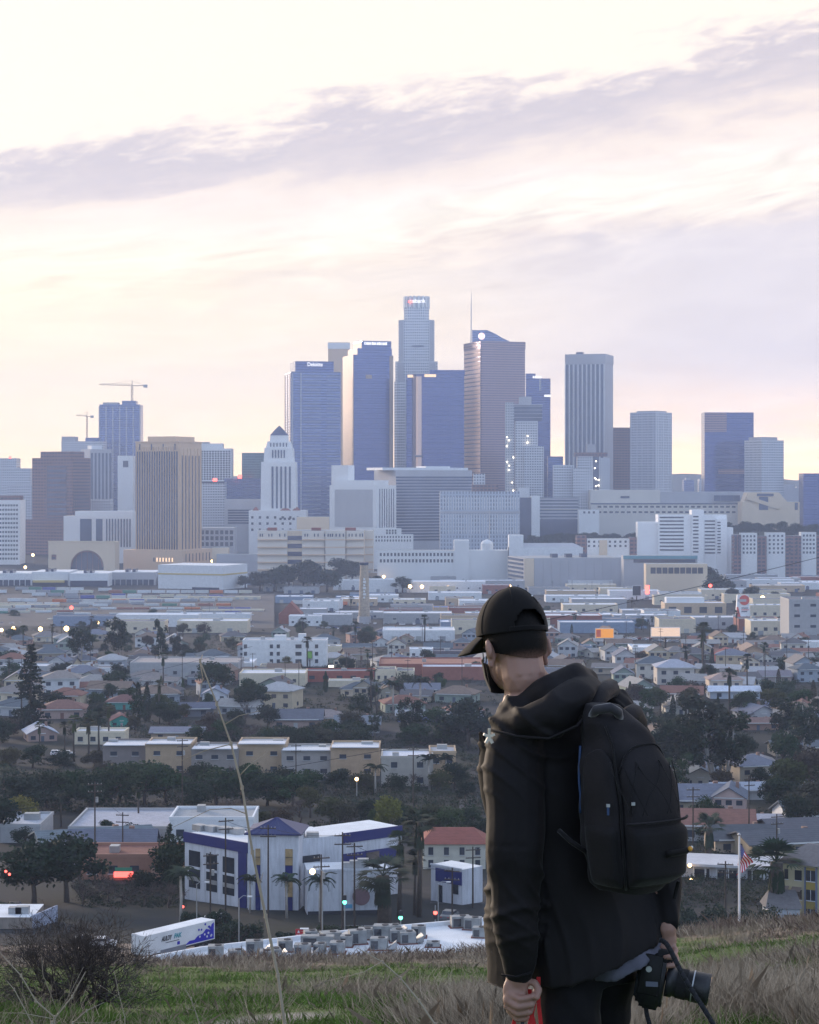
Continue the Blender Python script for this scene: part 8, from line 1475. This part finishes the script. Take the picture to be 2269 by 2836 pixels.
rbox('bottom_plate', C(1802, 2700, -.104), ax, .030, .003, .058, .003, cr_); MB().cyl((0, 0), .0085, .0085, 0, .004, 16).build('tripod_socket', M['metal'], cm, C(1798, 2684, -.106), (R(90), 0, R(-12))); MB().box(-.017, .017, -.001, .001, -.007, .007, bottom=True).build('label_plate', plain('label_grey', (.10, .11, .15), .5), cm, C(1806, 2726, -.108), R(-12))
a0, a1 = C(1846, 2716, -.05), C(1966, 2742, -.075); d = (a1 - a0); MB().tube([a0, a0 + d * .16, a0 + d * .17, a0 + d * .55, a0 + d * .56, a0 + d * .9, a1], [.044, .044, .040, .042, .043, .045, .045], 28).build('lens', cb_, cm, smooth=True); MB().tube([a0 + d * .60, a0 + d * .63], [.0455, .0455], 28).build('silver_ring', M['metal'], cm); MB().tube([a0 + d * .25, a0 + d * .48], [.0425, .0435], 28).build('zoom_ring', cr_, cm); MB().tube([a1, a1 + d * .01], [.038, .036], 24).build('front_glass', M['bglass'], cm)
def ribbon(name, P, w, m, nrm=Vector((.3, -1, .2))):
    mb = MB(); P = [Vector(p) for p in P]; Q = []
    for i, p in enumerate(P):
        t = (P[min(i + 1, len(P) - 1)] - P[max(i - 1, 0)]).normalized(); s = t.cross(nrm).normalized() * w / 2; Q.append((p - s, p + s))
    for (a, b), (c_, e) in zip(Q, Q[1:]): mb.face([a, b, e, c_])
    o = mb.build(name, m, cm, smooth=True); md = o.modifiers.new('t', 'SOLIDIFY'); md.thickness = .003; return o
def bez(P, n=24):
    P = [Vector(p) for p in P]; out = []
    for i in range(n + 1):
        t = i / n; Q = P[:]
        while len(Q) > 1: Q = [a.lerp(b, t) for a, b in zip(Q, Q[1:])]
        out.append(Q[0])
    return out
wb = cloth('strap_webbing', (.018, .018, .022), .8, .2, 300, .15)
ribbon('strap', bez([C(1826, 2604, -.09), C(1870, 2600, -.12), C(1862, 2690, -.13), C(1920, 2770, -.135), C(1985, 2830, -.13), C(2060, 2900, -.12), C(2030, 3010, -.1), C(1900, 3020, -.08)]), .014, wb); ribbon('strap', bez([C(1790, 2786, -.05), C(1790, 2830, -.06), C(1820, 2880, -.07), C(1840, 2980, -.08), C(1900, 3020, -.08)]), .013, wb); MB().cyl((0, 0), .006, .006, 0, .01, 8).build('strap_lug', M['metal'], cm, C(1791, 2784, -.055))
# ================================================================ labels that single each thing out
LM = [(235, 1560, 'the station hall'), (455, 1540, 'the tan tower'), (550, 1595, 'the striped warehouse'), (870, 1560, 'the jail'), (1009, 1700, 'the chimney'), (1570, 1600, 'the grey box building'), (1920, 1540, 'the white mid-rise'), (2060, 1715, 'the painted sign'), (1845, 1770, 'the cream billboard'), (1675, 1770, 'the orange billboard'), (800, 1810, 'the white apartment block'), (330, 1780, 'the tall eucalyptus'), (85, 1960, 'the tall conifer'), (595, 1900, 'the round green tree'), (760, 1885, 'the cream shop row'), (940, 1880, 'the brick shop row'), (1190, 1860, 'the long brick warehouse'), (395, 1980, 'the two cypresses'), (700, 1940, 'the dark dome tree'), (1165, 1990, 'the blue house'), (1300, 2000, 'the massive dark tree'), (470, 2090, 'the first tan terrace'), (725, 2090, 'the middle terrace'), (985, 2090, 'the last tan terrace'), (1225, 2120, 'the tall end block'), (343, 2390, 'the glowing sign'), (760, 2350, 'the corner tower'), (1255, 2360, 'the red tile roof'), (1940, 2080, 'the eucalyptus grove'), (2030, 2230, 'the steep pink house'), (2050, 2380, 'the flag'), (2200, 2420, 'the yellow flats'), (1900, 1900, 'the pale two-storey house'), (2115, 1970, 'the dark blue pyramid roof'), (330, 2310, 'the broad grey roof'), (60, 2240, 'the picture edge'), (1450, 1760, 'the cap'), (100, 1690, 'the yard trailers'), (600, 1690, 'the loading sheds'), (1400, 1400, 'the records building'), (2100, 1460, 'the tree belt'), (1820, 1250, 'the fine grid tower'), (600, 1330, 'the red beacons'), (1050, 1250, 'the stepped blue tower')]
ORD = ['leftmost', 'second from left', 'third from left', 'fourth from left', 'fifth from left', 'sixth from left', 'seventh from left', 'eighth from left', 'ninth from left', 'tenth from left', 'eleventh from left', 'twelfth from left', 'thirteenth from left', 'fourteenth from left', 'fifteenth from left']
bpy.context.view_layer.update()
def pix(o):
    p = o.matrix_world.translation; return CX + F * p.x / p.y, HY - F * p.z / p.y
def num(i, n):
    if i < len(ORD): return ORD[i]
    j = n - 1 - i
    return 'rightmost' if j == 0 else (ORD[j].replace('left', 'right') if 0 < j < len(ORD) else f'number {i + 1} from left')
groups = {}
for o, auto in THINGS:
    if not auto: continue
    x, y = pix(o); base = o['label']; best = min(LM, key=lambda l: (l[0] - x) ** 2 + (l[1] - y) ** 2 * 2.2); dx, dy = x - best[0], y - best[1]
    rel = ('above' if dy < -26 else 'below') if abs(dy) > abs(dx) * .7 and abs(dy) > 26 else ('left of' if dx < 0 else 'right of')
    if len((base + ' ' + best[2]).split()) > 11: base = base.replace('freight ', '').replace('tall ', '').replace(' in the rail yard', '').replace(' with pale trunks', '')
    if 'parked ' in base: lab = base
    elif 'air conditioner' in base: lab = base
    else: lab = f'{base} {rel} {best[2]}'
    groups.setdefault(lab, []).append((x, y, o))
for lab, L in groups.items():
    L.sort(key=lambda t: t[0])
    for i, (x, y, o) in enumerate(L):
        o['label'] = lab if len(L) == 1 else f'{lab}, {num(i, len(L))}'
